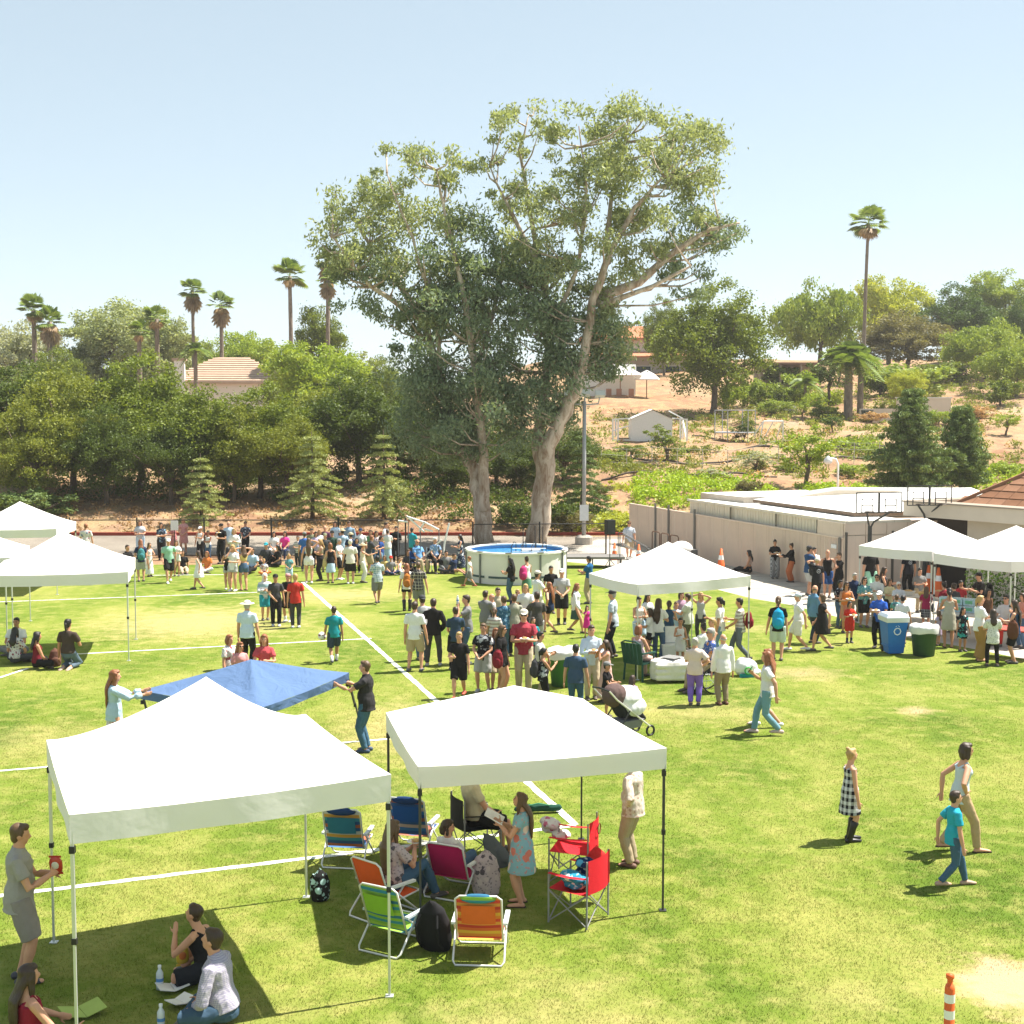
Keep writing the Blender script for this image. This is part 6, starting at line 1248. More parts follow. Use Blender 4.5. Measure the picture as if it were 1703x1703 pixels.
for k, xx in enumerate((1.9, 4.9, 8.6)): mb = MB(); mb.box((xx, -.08, 2.14), (.05, .05, .5)); mb.build('vertical_bar', M((.2, .18, .14)), cont)
# right-hand return of the wall: three flat door panels
ret = thing('sheet_metal_shed', 'beige metal shed front behind the left food tent', 'shed', tuple(C0), ang-math.pi/2)
for k in range(5): mb = MB(); mb.box((.42+k*.86, -.04, .98), (.82, .05, 1.96)); mb.box((.42+k*.86, -.03, 2.2), (.84, .06, .42)); mb.build('door_panel', BEIGE, ret)
mb = MB(); mb.box((2.2, .9, 1.2), (4.4, 1.7, 2.4)); mb.build('side_wall', BEIGE, ret)
for k in (0, 1.9, 3.4): mb = MB(); mb.box((.05+k, -.09, 1.05), (.07, .06, 2.1)); mb.build('steel_post', M((.10, .09, .08), .6), ret)
# flat white-roofed building behind
def slab(name, label, pts_px, z, th, mat, fas, wz=0, cat='building'):
    P = [G(a, b, z) for a, b in pts_px] if not isinstance(pts_px[0], Vector) else pts_px
    cen = sum(P, Vector())/len(P); root = thing(name, label, cat, (cen.x, cen.y, 0)); k = len(P); Q_ = [Vector((q.x-cen.x, q.y-cen.y, q.z)) for q in P]
    mb = MB(); mb.add(Q_, [tuple(range(k))]); mb.build('roof', mat, root)
    mb = MB(); lo = [q-Vector((0, 0, th)) for q in Q_]
    for i in range(k): j = (i+1) % k; mb.add([Q_[i]-Vector((0, 0, .01)), Q_[j]-Vector((0, 0, .01)), lo[j], lo[i]], [(0, 1, 2, 3)])
    mb.build('fascia', fas, root)
    mb = MB(); c0 = sum(lo, Vector())/k
    inn = [Vector((q.x+(c0.x-q.x)*.06, q.y+(c0.y-q.y)*.06, q.z)) for q in lo]
    for i in range(k): j = (i+1) % k; mb.add([inn[i], inn[j], Vector((inn[j].x, inn[j].y, wz)), Vector((inn[i].x, inn[i].y, wz))], [(0, 1, 2, 3)])
    mb.build('wall', STUC, root); return root
FASB = M((.17, .12, .085), .9, .2, 0, .4, 4); GREYF = M((.46, .40, .33), .9, .2, 0, .2, 3)
pB = [Vector((12.55, 51.3, 2.62)), Vector((10.1, 58.6, 2.62)), Vector((13.5, 58.8, 3.12)), Vector((19.3, 58.8, 3.1)), Vector((19.3, 52.2, 2.7))]
slab('classroom_building', 'low building with bright white flat roof behind the backboards', pB, 0, .13, WROOF, FASB)
pA = [Vector((9.75, 58.8, 2.7)), Vector((8.35, 61.9, 2.7)), Vector((13.2, 63.0, 2.75)), Vector((13.8, 59.2, 2.72))]
slab('classroom_building', 'low building with grey edged roof behind the container', pA, 0, .28, WROOF, GREYF)
# building with parapet and brown tiled roof at the right edge
RA, RB = Vector((14.0, 50.0, 0)), Vector((21.5, 39.3, 0)); rd = (RB-RA).normalized(); rn = Vector((rd.y, -rd.x, 0)); rn = rn if rn.x > 0 else -rn   # rn points away, into the building
hall = thing('tile_roofed_hall', 'beige building with parapet and brown tiled hip roof at right', 'building', tuple(RA), math.atan2(rd.y, rd.x))
# local x runs along the front, local y into the building
LH = (RB-RA).length
mb = MB(); mb.box((LH/2, .35, 2.86), (LH, .7, .5)); mb.box((.35, 3.5, 2.861), (.7, 6.9, .498)); mb.build('parapet', STUC2, hall)
mb = MB(); mb.box((LH/2, .34, 3.13), (LH+.1, .8, .05)); mb.box((.34, 3.6, 3.131), (.8, 7.0, .048)); mb.build('coping', M((.30, .25, .2), .8), hall)
mb = MB(); mb.box((LH/2+1.15, 3.4, 1.3), (LH-2.3, 5.6, 2.6)); mb.build('wall', STUC, hall)
mb = MB(); mb.box((1.2, 1.75, 1.3), (2.3, 1.2, 2.58)); mb.build('recess_shade_block', M((.05, .04, .035), .9), hall)  # near-black block: the shade of the recess is put into its colour
for k in range(3): mb = MB(); mb.box((2.9+.0, 1.0, 1), (.1, .1, 2)); 
mb = MB(); mb.box((LH/2, 4.6, 3.02), (LH-.9, 7.4, .04)); mb.build('flat_roof', M((.40, .36, .30), .9), hall)
TILE = M((.20, .095, .05), .85, .2, 0, .35, 1.7); TILE2 = M((.255, .13, .075), .85, .2, 0, .3, 1.7)
rt_ = MB(); x0, y0, z0 = 1.6, .95, 3.06; slope = math.radians(33); rows = 15; rr_ = .42
rf = None; tiles = []
mb = MB(); mb.add([(x0, y0, z0), (LH, y0, z0), (LH, y0+rows*rr_*math.cos(slope), z0+rows*rr_*math.sin(slope)), (x0+rows*rr_*math.cos(slope), y0+rows*rr_*math.cos(slope), z0+rows*rr_*math.sin(slope)), (x0, y0+8, z0)], [(0, 1, 2, 3), (0, 3, 4)]); rf = mb.build('roof', TILE, hall)
mb = MB(); mb.box((0, 0, 0), (.585, .46, .045)); t0 = mb.build('roof_tile', TILE, rf); mb = MB(); mb.box((0, 0, 0), (.585, .46, .045)); t1 = mb.build('roof_tile', TILE2, rf); first = {0: t0, 1: t1}; rs = random.Random(4); cnt = 0
for r_ in range(rows):
    for k in range(24):
        x = x0+.3+r_*rr_*math.cos(slope)+k*.6+(.3 if r_ % 2 else 0)
        if x > LH-.2 or x > 11.5: continue
        w_ = rs.random() < .4; src = first.get(w_, None)
        o = t0.copy() if not w_ else t1.copy()
        if cnt < 2 and first.get(cnt) is not None: col.objects.link(o) if False else None
        col.objects.link(o); o.parent = rf; y = y0+(r_+.5)*rr_*math.cos(slope); z = z0+(r_+.5)*rr_*math.sin(slope)+.05
        o.location = (x, y, z); o.rotation_euler = (slope-.06+rs.uniform(-.01, .01), 0, 0); cnt += 1
        if cnt > 285: break
    if cnt > 285: break
bpy.data.objects.remove(t0); bpy.data.objects.remove(t1)
mb = MB(); mb.bar((x0, y0, z0+.08), (x0+rows*rr_*math.cos(slope), y0+rows*rr_*math.cos(slope), z0+rows*rr_*math.sin(slope)+.08), .2, .1); mb.build('hip_cap', TILE2, hall)
# clipped hedge in front of the hall and a white louvre
mb_ = leaf_quads(np.random.default_rng(5), np.array([(15.2+i*.33-.0, 45.6-i*.42+dy, z) for i in range(15) for dy in (0, .4) for z in (.3, .7, 1.0)]), np.full((90, 3), .34), 46, .12)
hg = thing('hedge', 'dark clipped hedge behind the right food tent', 'hedge', (17, 43, 0)); o = np_mesh('foliage', mb_-np.array((17, 43, 0)), quads(mb_), DARK, hg)
# ---- left house on the rise
def gable_house(name, label, px, Y, w, d, wall_h, roof_h, wallm, roofm, py_eave, rz=0, hip=True, chim=None):
    p = at(px, py_eave, Y); z0 = p.z-wall_h; root = thing(name, label, 'house', (p.x, Y, z0), rz)
    mb = MB(); mb.box((0, 0, wall_h/2-1), (w, d, wall_h+2)); mb.build('wall', wallm, root)
    o = .5; e = [(-w/2-o, -d/2-o, wall_h), (w/2+o, -d/2-o, wall_h), (w/2+o, d/2+o, wall_h), (-w/2-o, d/2+o, wall_h)]; r = [(-w/2+(d/2 if hip else -o), 0, wall_h+roof_h), (w/2-(d/2 if hip else -o), 0, wall_h+roof_h)]
    mb = MB(); mb.add(e+r, [(0, 1, 5, 4), (1, 2, 5), (2, 3, 4, 5), (3, 0, 4)]); mb.box((0, 0, wall_h-.12), (w+2*o-.02, d+2*o-.02, .2)); ro = mb.build('roof', roofm, root)
    k = 11                                           # tile courses on the near slope
    for i in range(k):
        f = (i+.5)/k; a = Vector(e[0]).lerp(Vector(r[0]), f); b = Vector(e[1]).lerp(Vector(r[1]), f); mb = MB(); mb.bar(a+Vector((0, -.02, .05)), b+Vector((0, -.02, .05)), .32, .09, up=(0, -.5, 1)); mb.build('tile_course', roofm, ro)
    if chim:
        mb = MB(); mb.box((chim, -d/2-.3, wall_h/2+.9), (1.05, .9, wall_h+2.6)); c_ = mb.build('chimney', M((.82, .80, .77), .9), root); mb = MB(); mb.box((chim, -d/2-.3, wall_h+2.25), (1.45, 1.1, .25)); mb.build('chimney_cap', M((.45, .33, .25), .9), c_)
    return root, wall_h
CREAM = M((.72, .67, .60), .9, .15, 0, .08, .6)
gable_house('house', 'cream house with tan tiled hip roof and white chimney among the trees', 386, 150, 12.5, 9, 3.2, 2.6, CREAM, M((.46, .33, .25), .9, .15, 0, .2, 1.2), 636, R(8), True, -5.0)
hs, wh = gable_house('house', 'two-level house with orange-red tiled roof beyond the gum tree', 1072, 172, 15, 9, 5.5, 1.6, M((.58, .53, .48), .9), M((.52, .21, .12), .9, .15, 0, .2, 1.2), 566, R(-4), True)
mb = MB(); mb.box((0, -5.6, 3.6), (15, 2.6, .18), rot=Matrix.Rotation(R(14), 3, 'X')); mb.build('porch_roof', M((.50, .22, .13), .9, .15, 0, .2, 1.2), hs)
for xx in (-3.4, -.2, 3.2): mb = MB(); mb.box((xx, -4.53, 1.7), (1.9, .08, 1.2)); w_ = mb.build('window', M((.8, .8, .78)), hs); mb = MB(); mb.box((xx, -4.59, 1.7), (1.65, .06, 1.0)); mb.build('pane', M((.05, .07, .10), .1, .6), w_)
# hilltop shed, patio with parasols, greenhouse, trampoline, goal, pale wall
def stand_at(px, py, Y): p = at(px, py, Y); return Vector((p.x, Y, tz(p.x, Y)))
p = stand_at(1310, 600, 150); sh_ = thing('carport_shed', 'low dark-roofed shed on the hilltop', 'shed', tuple(p)); mb = MB(); mb.box((0, 0, 2.3), (7, 3, .22)); mb.build('roof', M((.25, .14, .10)), sh_)
for xx in (-3.2, -1, 1.2, 3.2): mb = MB(); mb.box((xx, -1.3, 1.1), (.2, .2, 2.2)); mb.build('post', M((.35, .27, .2)), sh_)
mb = MB(); mb.box((0, 1.3, 1.1), (6.8, .2, 2.2)); mb.build('back_wall', M((.55, .42, .34)), sh_)
p = stand_at(1020, 650, 140); pt = thing('patio_pavilion', 'white terrace building with awnings beside the gum tree', 'pavilion', tuple(p)); mb = MB(); mb.box((-1, 1.6, 1.0), (6.5, 2.6, 4.2)); mb.build('wall', M((.74, .72, .69), .9), pt)
for (xx, zz, w_) in ((.6, 2.0, 4.6), (3.2, 1.6, 2.6)): mb = MB(); mb.lathe([(.02, .9), (w_*.3, .5), (w_*.5, 0), (w_*.49, -.08)], 10, (xx, -1.2, zz)); a_ = mb.build('awning', CANV, pt); mb = MB(); mb.tube([(xx, -1.2, -1.2), (xx, -1.2, zz+.8)], .05, 6); mb.build('awning_pole', M((.3, .16, .1)), a_)
for xx in (-.6, .4, 1.6): mb = MB(); mb.box((xx, -2.2, .2), (.5, .4, .9)); mb.build('planter', M((.36, .18, .12)), pt)
gh = stand_at(1085, 735, 106); g_ = thing('greenhouse', 'white framed greenhouse pen on the hillside terrace', 'greenhouse', tuple(gh)); WF = M((.78, .77, .75), .7)
mb = MB(); mb.add([(-1.6, 0, 0), (1.5, 0, 0), (1.5, 0, 1.7), (0, 0, 2.35), (-1.6, 0, 1.7), (-1.6, 2.6, 0), (1.5, 2.6, 0), (1.5, 2.6, 1.7), (0, 2.6, 2.35), (-1.6, 2.6, 1.7)], [(0, 1, 2, 3, 4), (9, 8, 7, 6, 5), (0, 4, 9, 5), (1, 6, 7, 2)]); mb.build('wall', M((.72, .71, .69), .8), g_)
mb = MB(); mb.add([(-1.75, -.1, 1.66), (0, -.1, 2.41), (0, 2.7, 2.41), (-1.75, 2.7, 1.66), (1.65, -.1, 1.66), (1.65, 2.7, 1.66)], [(0, 1, 2, 3), (1, 4, 5, 2)]); mb.build('roof', WF, g_)
for (xx, yy) in ((-2.6, 0), (-2.6, 2.6), (2.6, 0), (2.6, 2.6), (2.1, 0), (-3.0, 0)): mb = MB(); mb.box((xx, yy, .85), (.12, .12, 1.7)); mb.build('post', WF, g_)
for (a, b) in (((-3, 0, 1.65), (-1.6, 0, 1.75)), ((1.5, 0, 1.75), (2.6, 0, 1.65)), ((2.6, 0, 1.65), (2.6, 2.6, 1.65)), ((-3, 0, .8), (-1.7, 0, 1.2)), ((2.6, 0, .1), (2.6, 2.6, 1.6)), ((-3, 0, .1), (-1.6, 0, .1)), ((1.5, 2.6, 2.3), (2.6, 2.6, 1.7))): mb = MB(); mb.bar(a, b, .09); mb.build('frame_bar', WF, g_)
tr_ = stand_at(1222, 740, 108); t_ = thing('trampoline', 'trampoline with dark safety net on the hillside', 'trampoline', tuple(tr_)); mb = MB(); mb.tube([(1.5*math.cos(a*.5236), 1.5*math.sin(a*.5236), .75) for a in range(12)], .05, 6, closed=True); mb.build('frame', M((.4, .4, .42)), t_)
mb = MB(); mb.lathe([(0, .74), (1.45, .74)], 16); mb.build('mat', BLKP, t_); mb = MB(); mb.lathe([(1.5, .76), (1.2, .77)], 16); mb.build('edge_pad', M((.15, .3, .55)), t_)
for a in range(6): mb = MB(); mb.tube([(1.55*math.cos(a*1.047), 1.55*math.sin(a*1.047), 0), (1.55*math.cos(a*1.047), 1.55*math.sin(a*1.047), 2.5)], .035, 6); mb.build('pole', M((.35, .35, .36)), t_)
mb = MB(); mb.tube([(1.5*math.cos(a*.5236), 1.5*math.sin(a*.5236), 2.45) for a in range(12)], .03, 5, closed=True); mb.build('top_ring', M((.3, .3, .3)), t_)
go = stand_at(1282, 735, 106); g2_ = thing('soccer_goal', 'white soccer goal frame beside the trampoline', 'goal', tuple(go), R(25))
for (a, b) in (((-1.1, 0, 0), (-.7, 0, 1.9)), ((1.1, 0, 0), (1.1, 0, 1.9)), ((-.7, 0, 1.9), (1.1, 0, 1.9)), ((-1.1, 0, 0), (-1.5, 1, 0)), ((1.1, 0, 0), (.9, 1, 0)), ((-1.5, 1, 0), (.9, 1, 0)), ((-.7, 0, 1.9), (-1.5, 1, 0)), ((1.1, 0, 1.9), (.9, 1, 0)), ((.2, 0, 1.9), (-.3, 1, 0))): mb = MB(); mb.tube([a, b], .05, 6); mb.build('goal_bar', WF, g2_)
pw_ = stand_at(1512, 690, 120); w1 = thing('garden_wall', 'pale stucco garden wall on the hillside behind the pine', 'wall', tuple(pw_)); mb = MB(); mb.box((1.2, 0, .85), (4.6, .3, 2.3)); mb.box((-2.6, .2, .35), (3.2, .3, 1.5)); mb.build('wall', STUC2, w1); mb = MB(); mb.box((1.2, 0, 2.03), (4.8, .4, .1)); mb.build('wall_cap', M((.7, .68, .64)), w1)
for i, (px, py, Y) in enumerate([(1285, 648, 127), (1312, 645, 128), (1300, 650, 126)]):
    p = stand_at(px, py, Y); mb = MB(); mb.ell((0, 0, .2), (1.1-.2*i, .8, .55), 9, 6); rs = random.Random(i); mb.v = [(a*(1+rs.uniform(-.12, .12)), b*(1+rs.uniform(-.12, .12)), c*(1+rs.uniform(-.15, .15))) for a, b, c in mb.v]
    tag(mb.build('boulder', M((.66, .60, .52), .95), None, True, tuple(p)), ['pale boulder left among the hillside shrubs', 'pale boulder right among the hillside shrubs', 'pale boulder between two others on the hillside'][i], 'boulder', 'hillside boulders')
# wire fence posts on the terraces
tf = thing('terrace_fence', 'thin wire fence on posts across the hillside terraces', 'fence', (0, 95, 0)); pr = None
for i, px in enumerate(range(1000, 1470, 42)):
    Y = 96+.5*math.sin(i); x = at(px, 780, Y).x; z = tz(x, Y); mb = MB(); mb.tube([(0, 0, -.2), (0, 0, 1.5)], .025, 5); mb.build('fence_post', M((.42, .40, .36)), tf, loc=(x, Y-95, z)); q = Vector((x, Y-95, z))
    if pr is not None:
        for hh in (.5, 1.0, 1.45): mb = MB(); mb.tube([pr+Vector((0, 0, hh)), q+Vector((0, 0, hh))], .009, 4); mb.build('wire', M((.42, .40, .36)), tf)
    pr = q

for i, (Y, x0_, x1_) in enumerate(((91, 1000, 1300), (97.5, 1010, 1480), (103, 1180, 1480), (109, 1150, 1420))):
    pts = [Vector((at(px, 780, Y).x, Y+.4*math.sin(px*.03+i), 0)) for px in range(x0_, x1_, 14)]; pts = [Vector((q.x, q.y, tz(q.x, q.y)+.07)) for q in pts]
    mb = MB(); mb.tube(pts, .07, 5); tag(mb.build('irrigation_pipe', M((.06, .045, .035), .8), None), ['dark pipe lowest on the hillside terraces', 'long dark pipe across the hillside terraces', 'dark pipe left of the pine on the terraces', 'uppermost dark pipe on the terraces below the date palms'][i], 'pipe', 'irrigation pipes')
# ================================================================== POOL
pc = Vector((at(859, 900, 52.6).x, 52.6, 0)); pr_ = 1.87
pool = thing('above_ground_pool', 'round above-ground pool with white wall and blue water', 'pool', tuple(pc)); PWALL = M((.72, .70, .66), .6, .3, 0, .06, 2)
mb = MB(); mb.lathe([(pr_, 0), (pr_+.015, .5), (pr_, 1.12)], 40); mb.build('wall', PWALL, pool, True)
mb = MB(); mb.lathe([(pr_-.06, .3), (pr_-.06, 1.1)], 40); mb.build('liner', M((.10, .30, .58), .5), pool, True)
mb = MB(); mb.lathe([(pr_-.1, 1.12), (pr_-.1, 1.17), (pr_+.07, 1.17), (pr_+.07, 1.10)], 40); mb.build('rim', M((.80, .79, .77), .5), pool)
m, t, p, o = nt('pool_water'); v = objco(t); n = noise(t, v, 7, 4, .6, .8); L(t, ramp(t, n, [(.4, (.03, .19, .46)), (.62, (.10, .36, .62))]), p.inputs['Base Color']); p.inputs['Roughness'].default_value = .06; bump(t, p, n, .5, .05); WATER = m
mb = MB(); mb.lathe([(.001, 1.0), (pr_-.07, 1.0)], 40); mb.build('water', WATER, pool)
for k in range(10):
    a = 2*math.pi*k/10+.16; q = Vector((math.cos(a), math.sin(a), 0))*(pr_+.045); mb = MB(); mb.box(q+Vector((0, 0, .55)), (.05, .05, 1.1), a); mb.build('wall_post', M((.16, .17, .17), .5), pool); mb = MB(); mb.box(q+Vector((0, 0, 1.175)), (.16, .22, .03), a); mb.build('rim_joint', M((.18, .18, .18), .5), pool)
for (a0, a1) in ((-2.9, -2.25), (-2.15, -1.55), (-1.45, -.95)):
    mb = MB(); mb.add([Vector((math.cos(a0+(a1-a0)*i/6)*(pr_+.022), math.sin(a0+(a1-a0)*i/6)*(pr_+.022), z)) for z in (.22, .30) for i in range(7)], [(i, i+1, i+8, i+7) for i in range(6)]); mb.build('wall_band', M((.05, .09, .10), .6), pool)
cg = thing('pool_frame', 'black hooped frame with white seat standing in the pool', 'frame', tuple(pc+Vector((.35, -.1, .0))))
for k in range(4): mb = MB(); xx = -.55+.38*k; mb.tube([(xx, -.3, .9), (xx, -.3, 1.25), (xx+.1, 0, 1.42), (xx+.18, .35, 1.35), (xx+.18, .4, .9)], .016, 5); mb.build('hoop', BLKP, cg)
for z in (1.08, 1.2): mb = MB(); mb.tube([(-.5, -.32, z), (.75, -.32, z)], .018, 5); mb.build('side_rail', WF, cg)
for (xx, yy, zz) in ((-.1, .5, 1.9), (.65, .5, 1.95), (.35, .2, 2.0)): mb = MB(); mb.tube([(xx, yy, .9), (xx, yy, zz)], .018, 5); mb.build('upright', BLKP, cg)
mb = MB(); mb.box((.2, -.1, 1.12), (.7, .35, .05)); mb.build('seat', WF, cg)

# ================================================================== STREET FURNITURE AND SMALL THINGS
b = G(971, 905); lp = thing('light_pole', 'tall grey floodlight pole on a concrete base beside the pool', 'light pole', tuple(b)); GALV = M((.36, .36, .35), .5, .5, .3); zt = at(971, 668, b.y).z
mb = MB(); mb.tube([(0, 0, .3), (0, 0, zt)], [.1, .085], 10); mb.build('pole', GALV, lp, True); mb = MB(); mb.lathe([(.42, 0), (.42, .34), (.28, .42), (0, .42)], 14); mb.build('concrete_base', M((.42, .38, .33), .95), lp)
for i, (dx, dz) in enumerate(((-.72, .35), (.02, .4), (.72, .35))):
    mb = MB(); mb.tube([(0, 0, zt-.15), (dx*.9, 0, zt-.1), (dx, 0, zt+dz-.15)], .035, 6); ar = mb.build('arm', GALV, lp); mb = MB(); mb.box((dx, -.08, zt+dz), (.46, .42, .24), rot=Matrix.Rotation(R(-18), 3, 'X')); mb.build('floodlight', M((.50, .52, .50), .4), ar)
mb = MB(); mb.box((0, -.13, 1.5), (.42, .03, .75)); mb.build('notice_board', M((.70, .70, .68)), lp)
b = G(1014, 953); sp_ = thing('loudspeaker', 'black loudspeaker on a tripod stand beside the steps', 'loudspeaker', tuple(b), R(15)); zs = at(1014, 888, b.y).z
mb = MB(); mb.box((0, 0, zs+.27), (.34, .34, .56)); cb = mb.build('cabinet', M((.022, .022, .022), .7), sp_); mb = MB(); mb.box((0, -.175, zs+.27), (.30, .012, .5)); mb.build('grille', M((.05, .05, .05), .8), cb)
mb = MB(); mb.tube([(0, 0, .25), (0, 0, zs)], .02, 6); mb.build('pole', BLKP, sp_)
for a in (0, 2.09, 4.19): mb = MB(); mb.tube([(0, 0, .55), (.42*math.cos(a), .42*math.sin(a), .02)], .014, 5); mb.build('leg', BLKP, sp_)
# portable stage steps with handrails
b = G(1035, 945); ss = thing('stage_steps', 'small portable stage with black handrails', 'stage', tuple(b)); DM = M((.05, .05, .05), .5, .4)
mb = MB(); mb.box((-1.2, .5, .42), (2.6, 1.2, .08)); mb.build('deck', M((.18, .17, .16), .8), ss)
for k in range(3): mb = MB(); mb.box((.35+.28*k, .5, .34-.13*k), (.27, .9, .04)); mb.build('step', M((.2, .19, .18), .8), ss)
for yy in (.02, .98):
    mb = MB(); mb.tube([(-.1, yy, 1.35), (.05, yy, 1.35), (1.1, yy, .75), (1.1, yy, .02)], .02, 6); mb.build('handrail', DM, ss); mb = MB(); mb.tube([(-.1, yy, .02), (-.1, yy, 1.35)], .02, 6); mb.build('rail_post', DM, ss); mb = MB(); mb.tube([(.0, yy, .95), (1.1, yy, .38)], .014, 5); mb.build('mid_rail', DM, ss)
for xx in (-2.4, -1.2, -.05): mb = MB(); mb.box((xx, .05, .2), (.05, .05, .4)); mb.build('leg', DM, ss)
def cone(label, pos_, s=1.0, group='orange traffic cones'):
    root = thing('traffic_cone', label, 'cone', tuple(pos_), random.uniform(0, 1), group); OR = M((.75, .14, .03), .6); h = .71*s
    mb = MB(); mb.box((0, 0, .02), (.38*s, .38*s, .04)); mb.build('base', OR, root); mb = MB(); mb.lathe([(.14*s, .04), (.03*s, h), (0, h)], 14); cb_ = mb.build('cone', OR, root, True)
    mb = MB(); mb.lathe([(.0865*s, .37*s), (.0625*s, .51*s)], 14); mb.build('reflective_band', M((.82, .82, .80), .5), cb_, True); mb = MB(); mb.lathe([(.0525*s, .565*s), (.0405*s, .635*s)], 14); mb.build('reflective_band', M((.82, .82, .80), .5), cb_, True)
cone('traffic cone between the loudspeaker and the handrail', G(1022, 930), 1.0); cone('traffic cone just left of the middle tent peak', G(1062, 938), 1.15); cone('traffic cone on the paving by the sitting woman', G(1199, 951), 1.3)
zs_ = [(1526, 975, 0, 'lower'), (1526, 975, .33, 'upper'), (1544, 985, 0, 'lower'), (1560, 990, 0, 'lower'), (1536, 968, .28, 'upper')]
for i, (px, py, z, w_) in enumerate(zs_): cone(['leftmost of the cones behind the food tent', 'cone stacked on the leftmost cone behind the food tent', 'middle cone standing behind the food tent leg', 'rightmost cone behind the food tent', 'cone in the back of the pile behind the food tent'][i], G(px, py)+Vector((0, 0, z)), 1.35)
# barricade against the metal wall
b = G(1110, 922); br = thing('bike_rack', 'rusty tubular rack against the metal wall', 'rack', tuple(b), ang); RU = M((.16, .09, .06), .8)
for k in range(3): mb = MB(); xx = -1.3+.95*k; mb.tube([(xx, .1, 0), (xx, .1, .85), (xx+.1, .1, .92), (xx+.7, .1, .92), (xx+.8, .1, .85), (xx+.8, .1, 0)], .025, 6); mb.build('loop', RU, br)
mb = MB(); mb.tube([(-1.5, .1, .05), (1.6, .1, .05)], .025, 6); mb.build('base_bar', RU, br)
b = G(1133, 938); wt = thing('covered_cart', 'white covered cart behind the peak of the middle tent', 'cart', tuple(b), .4); mb = MB(); mb.ell((0, 0, .62), (.5, .4, .34), 12, 8); mb.build('cover', M((.74, .73, .71), .7), wt, True); mb = MB(); mb.box((.1, 0, .35), (1.0, .6, .5)); mb.build('cart_body', M((.12, .12, .12)), wt)
for xx in (-.35, .5): mb = MB(); mb.ell((xx, -.3, .14), (.14, .05, .14), 10, 6); mb.build('wheel', BLKP, wt)
# street lamp above the roofs
b = stand_at(1393, 815, 72); sl = thing('street_lamp', 'white curved street lamp rising behind the flat roof', 'street lamp', tuple(b)); zz = at(1393, 762, 72).z-b.z
mb = MB(); mb.tube([(0, 0, 0), (0, 0, zz-.3), (-.12, 0, zz-.05), (-.35, 0, zz), (-.5, 0, zz-.05)], .055, 8); mb.build('pole', WF, sl, True); mb = MB(); mb.lathe([(.04, .12), (.2, -.05), (.24, -.2), (.12, -.3), (0, -.3)], 12, (-.52, 0, zz)); mb.build('lamp_head', M((.66, .67, .66), .4), sl, True)
# basketball backboards
def hoop(label, px, py0, Y, dx):
    pp = at(px, py0, Y); root = thing('basketball_hoop', label, 'basketball hoop', (pp.x, Y, 0), R(4), 'black basketball hoops'); z = pp.z; w_, h_ = .40, .34
    for s in (-1, 1):
        mb = MB(); cx = s*w_*1.0
        fr = [((cx-w_*.95, 0, z-h_), (cx-w_*.95, 0, z+h_)), ((cx+w_*.95, 0, z-h_), (cx+w_*.95, 0, z+h_)), ((cx-w_*.95, 0, z+h_), (cx+w_*.95, 0, z+h_)), ((cx-w_*.95, 0, z-h_), (cx+w_*.95, 0, z-h_)), ((cx-.19, 0, z-h_), (cx-.19, 0, z+.12)), ((cx+.19, 0, z-h_), (cx+.19, 0, z+.12)), ((cx-.19, 0, z+.12), (cx+.19, 0, z+.12)), ((cx-.19, 0, z-.1), (cx+.19, 0, z-.1))]
        for a, b in fr: mb.bar(a, b, .035, .03)
        mb.build('board_frame', DM, root)
        mb = MB(); mb.tube([(cx+.16*math.cos(a*.6283), -.22+.16*math.sin(a*.6283), z-h_+.05) for a in range(10)], .014, 5, closed=True); mb.build('rim', M((.06, .04, .035), .5), root)
        mb = MB(); mb.tube([(cx, .03, z-h_+.02), (dx+s*.1, .5, z-h_-.35), (dx, .6, z-h_-.6)], .035, 6); mb.build('arm', DM, root)
    mb = MB(); mb.tube([(dx, .6, 0), (dx, .6, z-h_-.5)], .075, 8); mb.build('pole', DM, root); mb = MB(); mb.box((dx, .6, .08), (.7, .9, .16)); mb.build('base', DM, root)
hoop('left pair of basketball backboards behind the food tent', 1462, 836, 47.2, -.1); hoop('right pair of basketball backboards above the parapet', 1546, 824, 48.6, .1)
# wheeled recycling bin and round bin
b = G(1485, 1086); bn = thing('recycling_bin', 'tall blue wheeled recycling bin with pale lid and liner', 'bin', tuple(b), R(6)); BB = M((.012, .15, .50), .5, .4)
def taper(mb, w0, d0, w1, d1, z0, z1):
    mb.add([(sx*w0/2, sy*d0/2, z0) for sx, sy in ((-1, -1), (1, -1), (1, 1), (-1, 1))]+[(sx*w1/2, sy*d1/2, z1) for sx, sy in ((-1, -1), (1, -1), (1, 1), (-1, 1))], [(3, 2, 1, 0), (4, 5, 6, 7), (0, 1, 5, 4), (1, 2, 6, 5), (2, 3, 7, 6), (3, 0, 4, 7)])
mb = MB(); taper(mb, .40, .46, .56, .62, .03, .92); bd = mb.build('bin_body', BB, bn); mb = MB(); taper(mb, .60, .66, .62, .68, .86, .98); mb.build('liner', M((.62, .64, .64), .5), bn); mb = MB(); taper(mb, .62, .68, .5, .55, .985, 1.07); ld = mb.build('lid', M((.58, .66, .76), .5), bn); mb = MB(); mb.box((0, 0, 1.074), (.2, .1, .012)); mb.build('slot', M((.4, .16, .12)), ld)
mb = MB()
for z_, a_ in ((.20, .43), (.86, .55)): taper(mb, a_+.03, a_+.08, a_+.035, a_+.085, z_, z_+.03)
mb.build('rib', BB, bn)['kind'] = 'stuff'
mb = MB(); mb.tube([(.09*math.cos(a*.785), -.285, .62+.09*math.sin(a*.785)) for a in range(8)], .016, 5, closed=True); mb.tube([(-.05, -.285, .74), (0, -.285, .79), (.05, -.285, .74)], .014, 5); mb.build('recycling_symbol', M((.75, .78, .8)), bd)['kind'] = 'stuff'
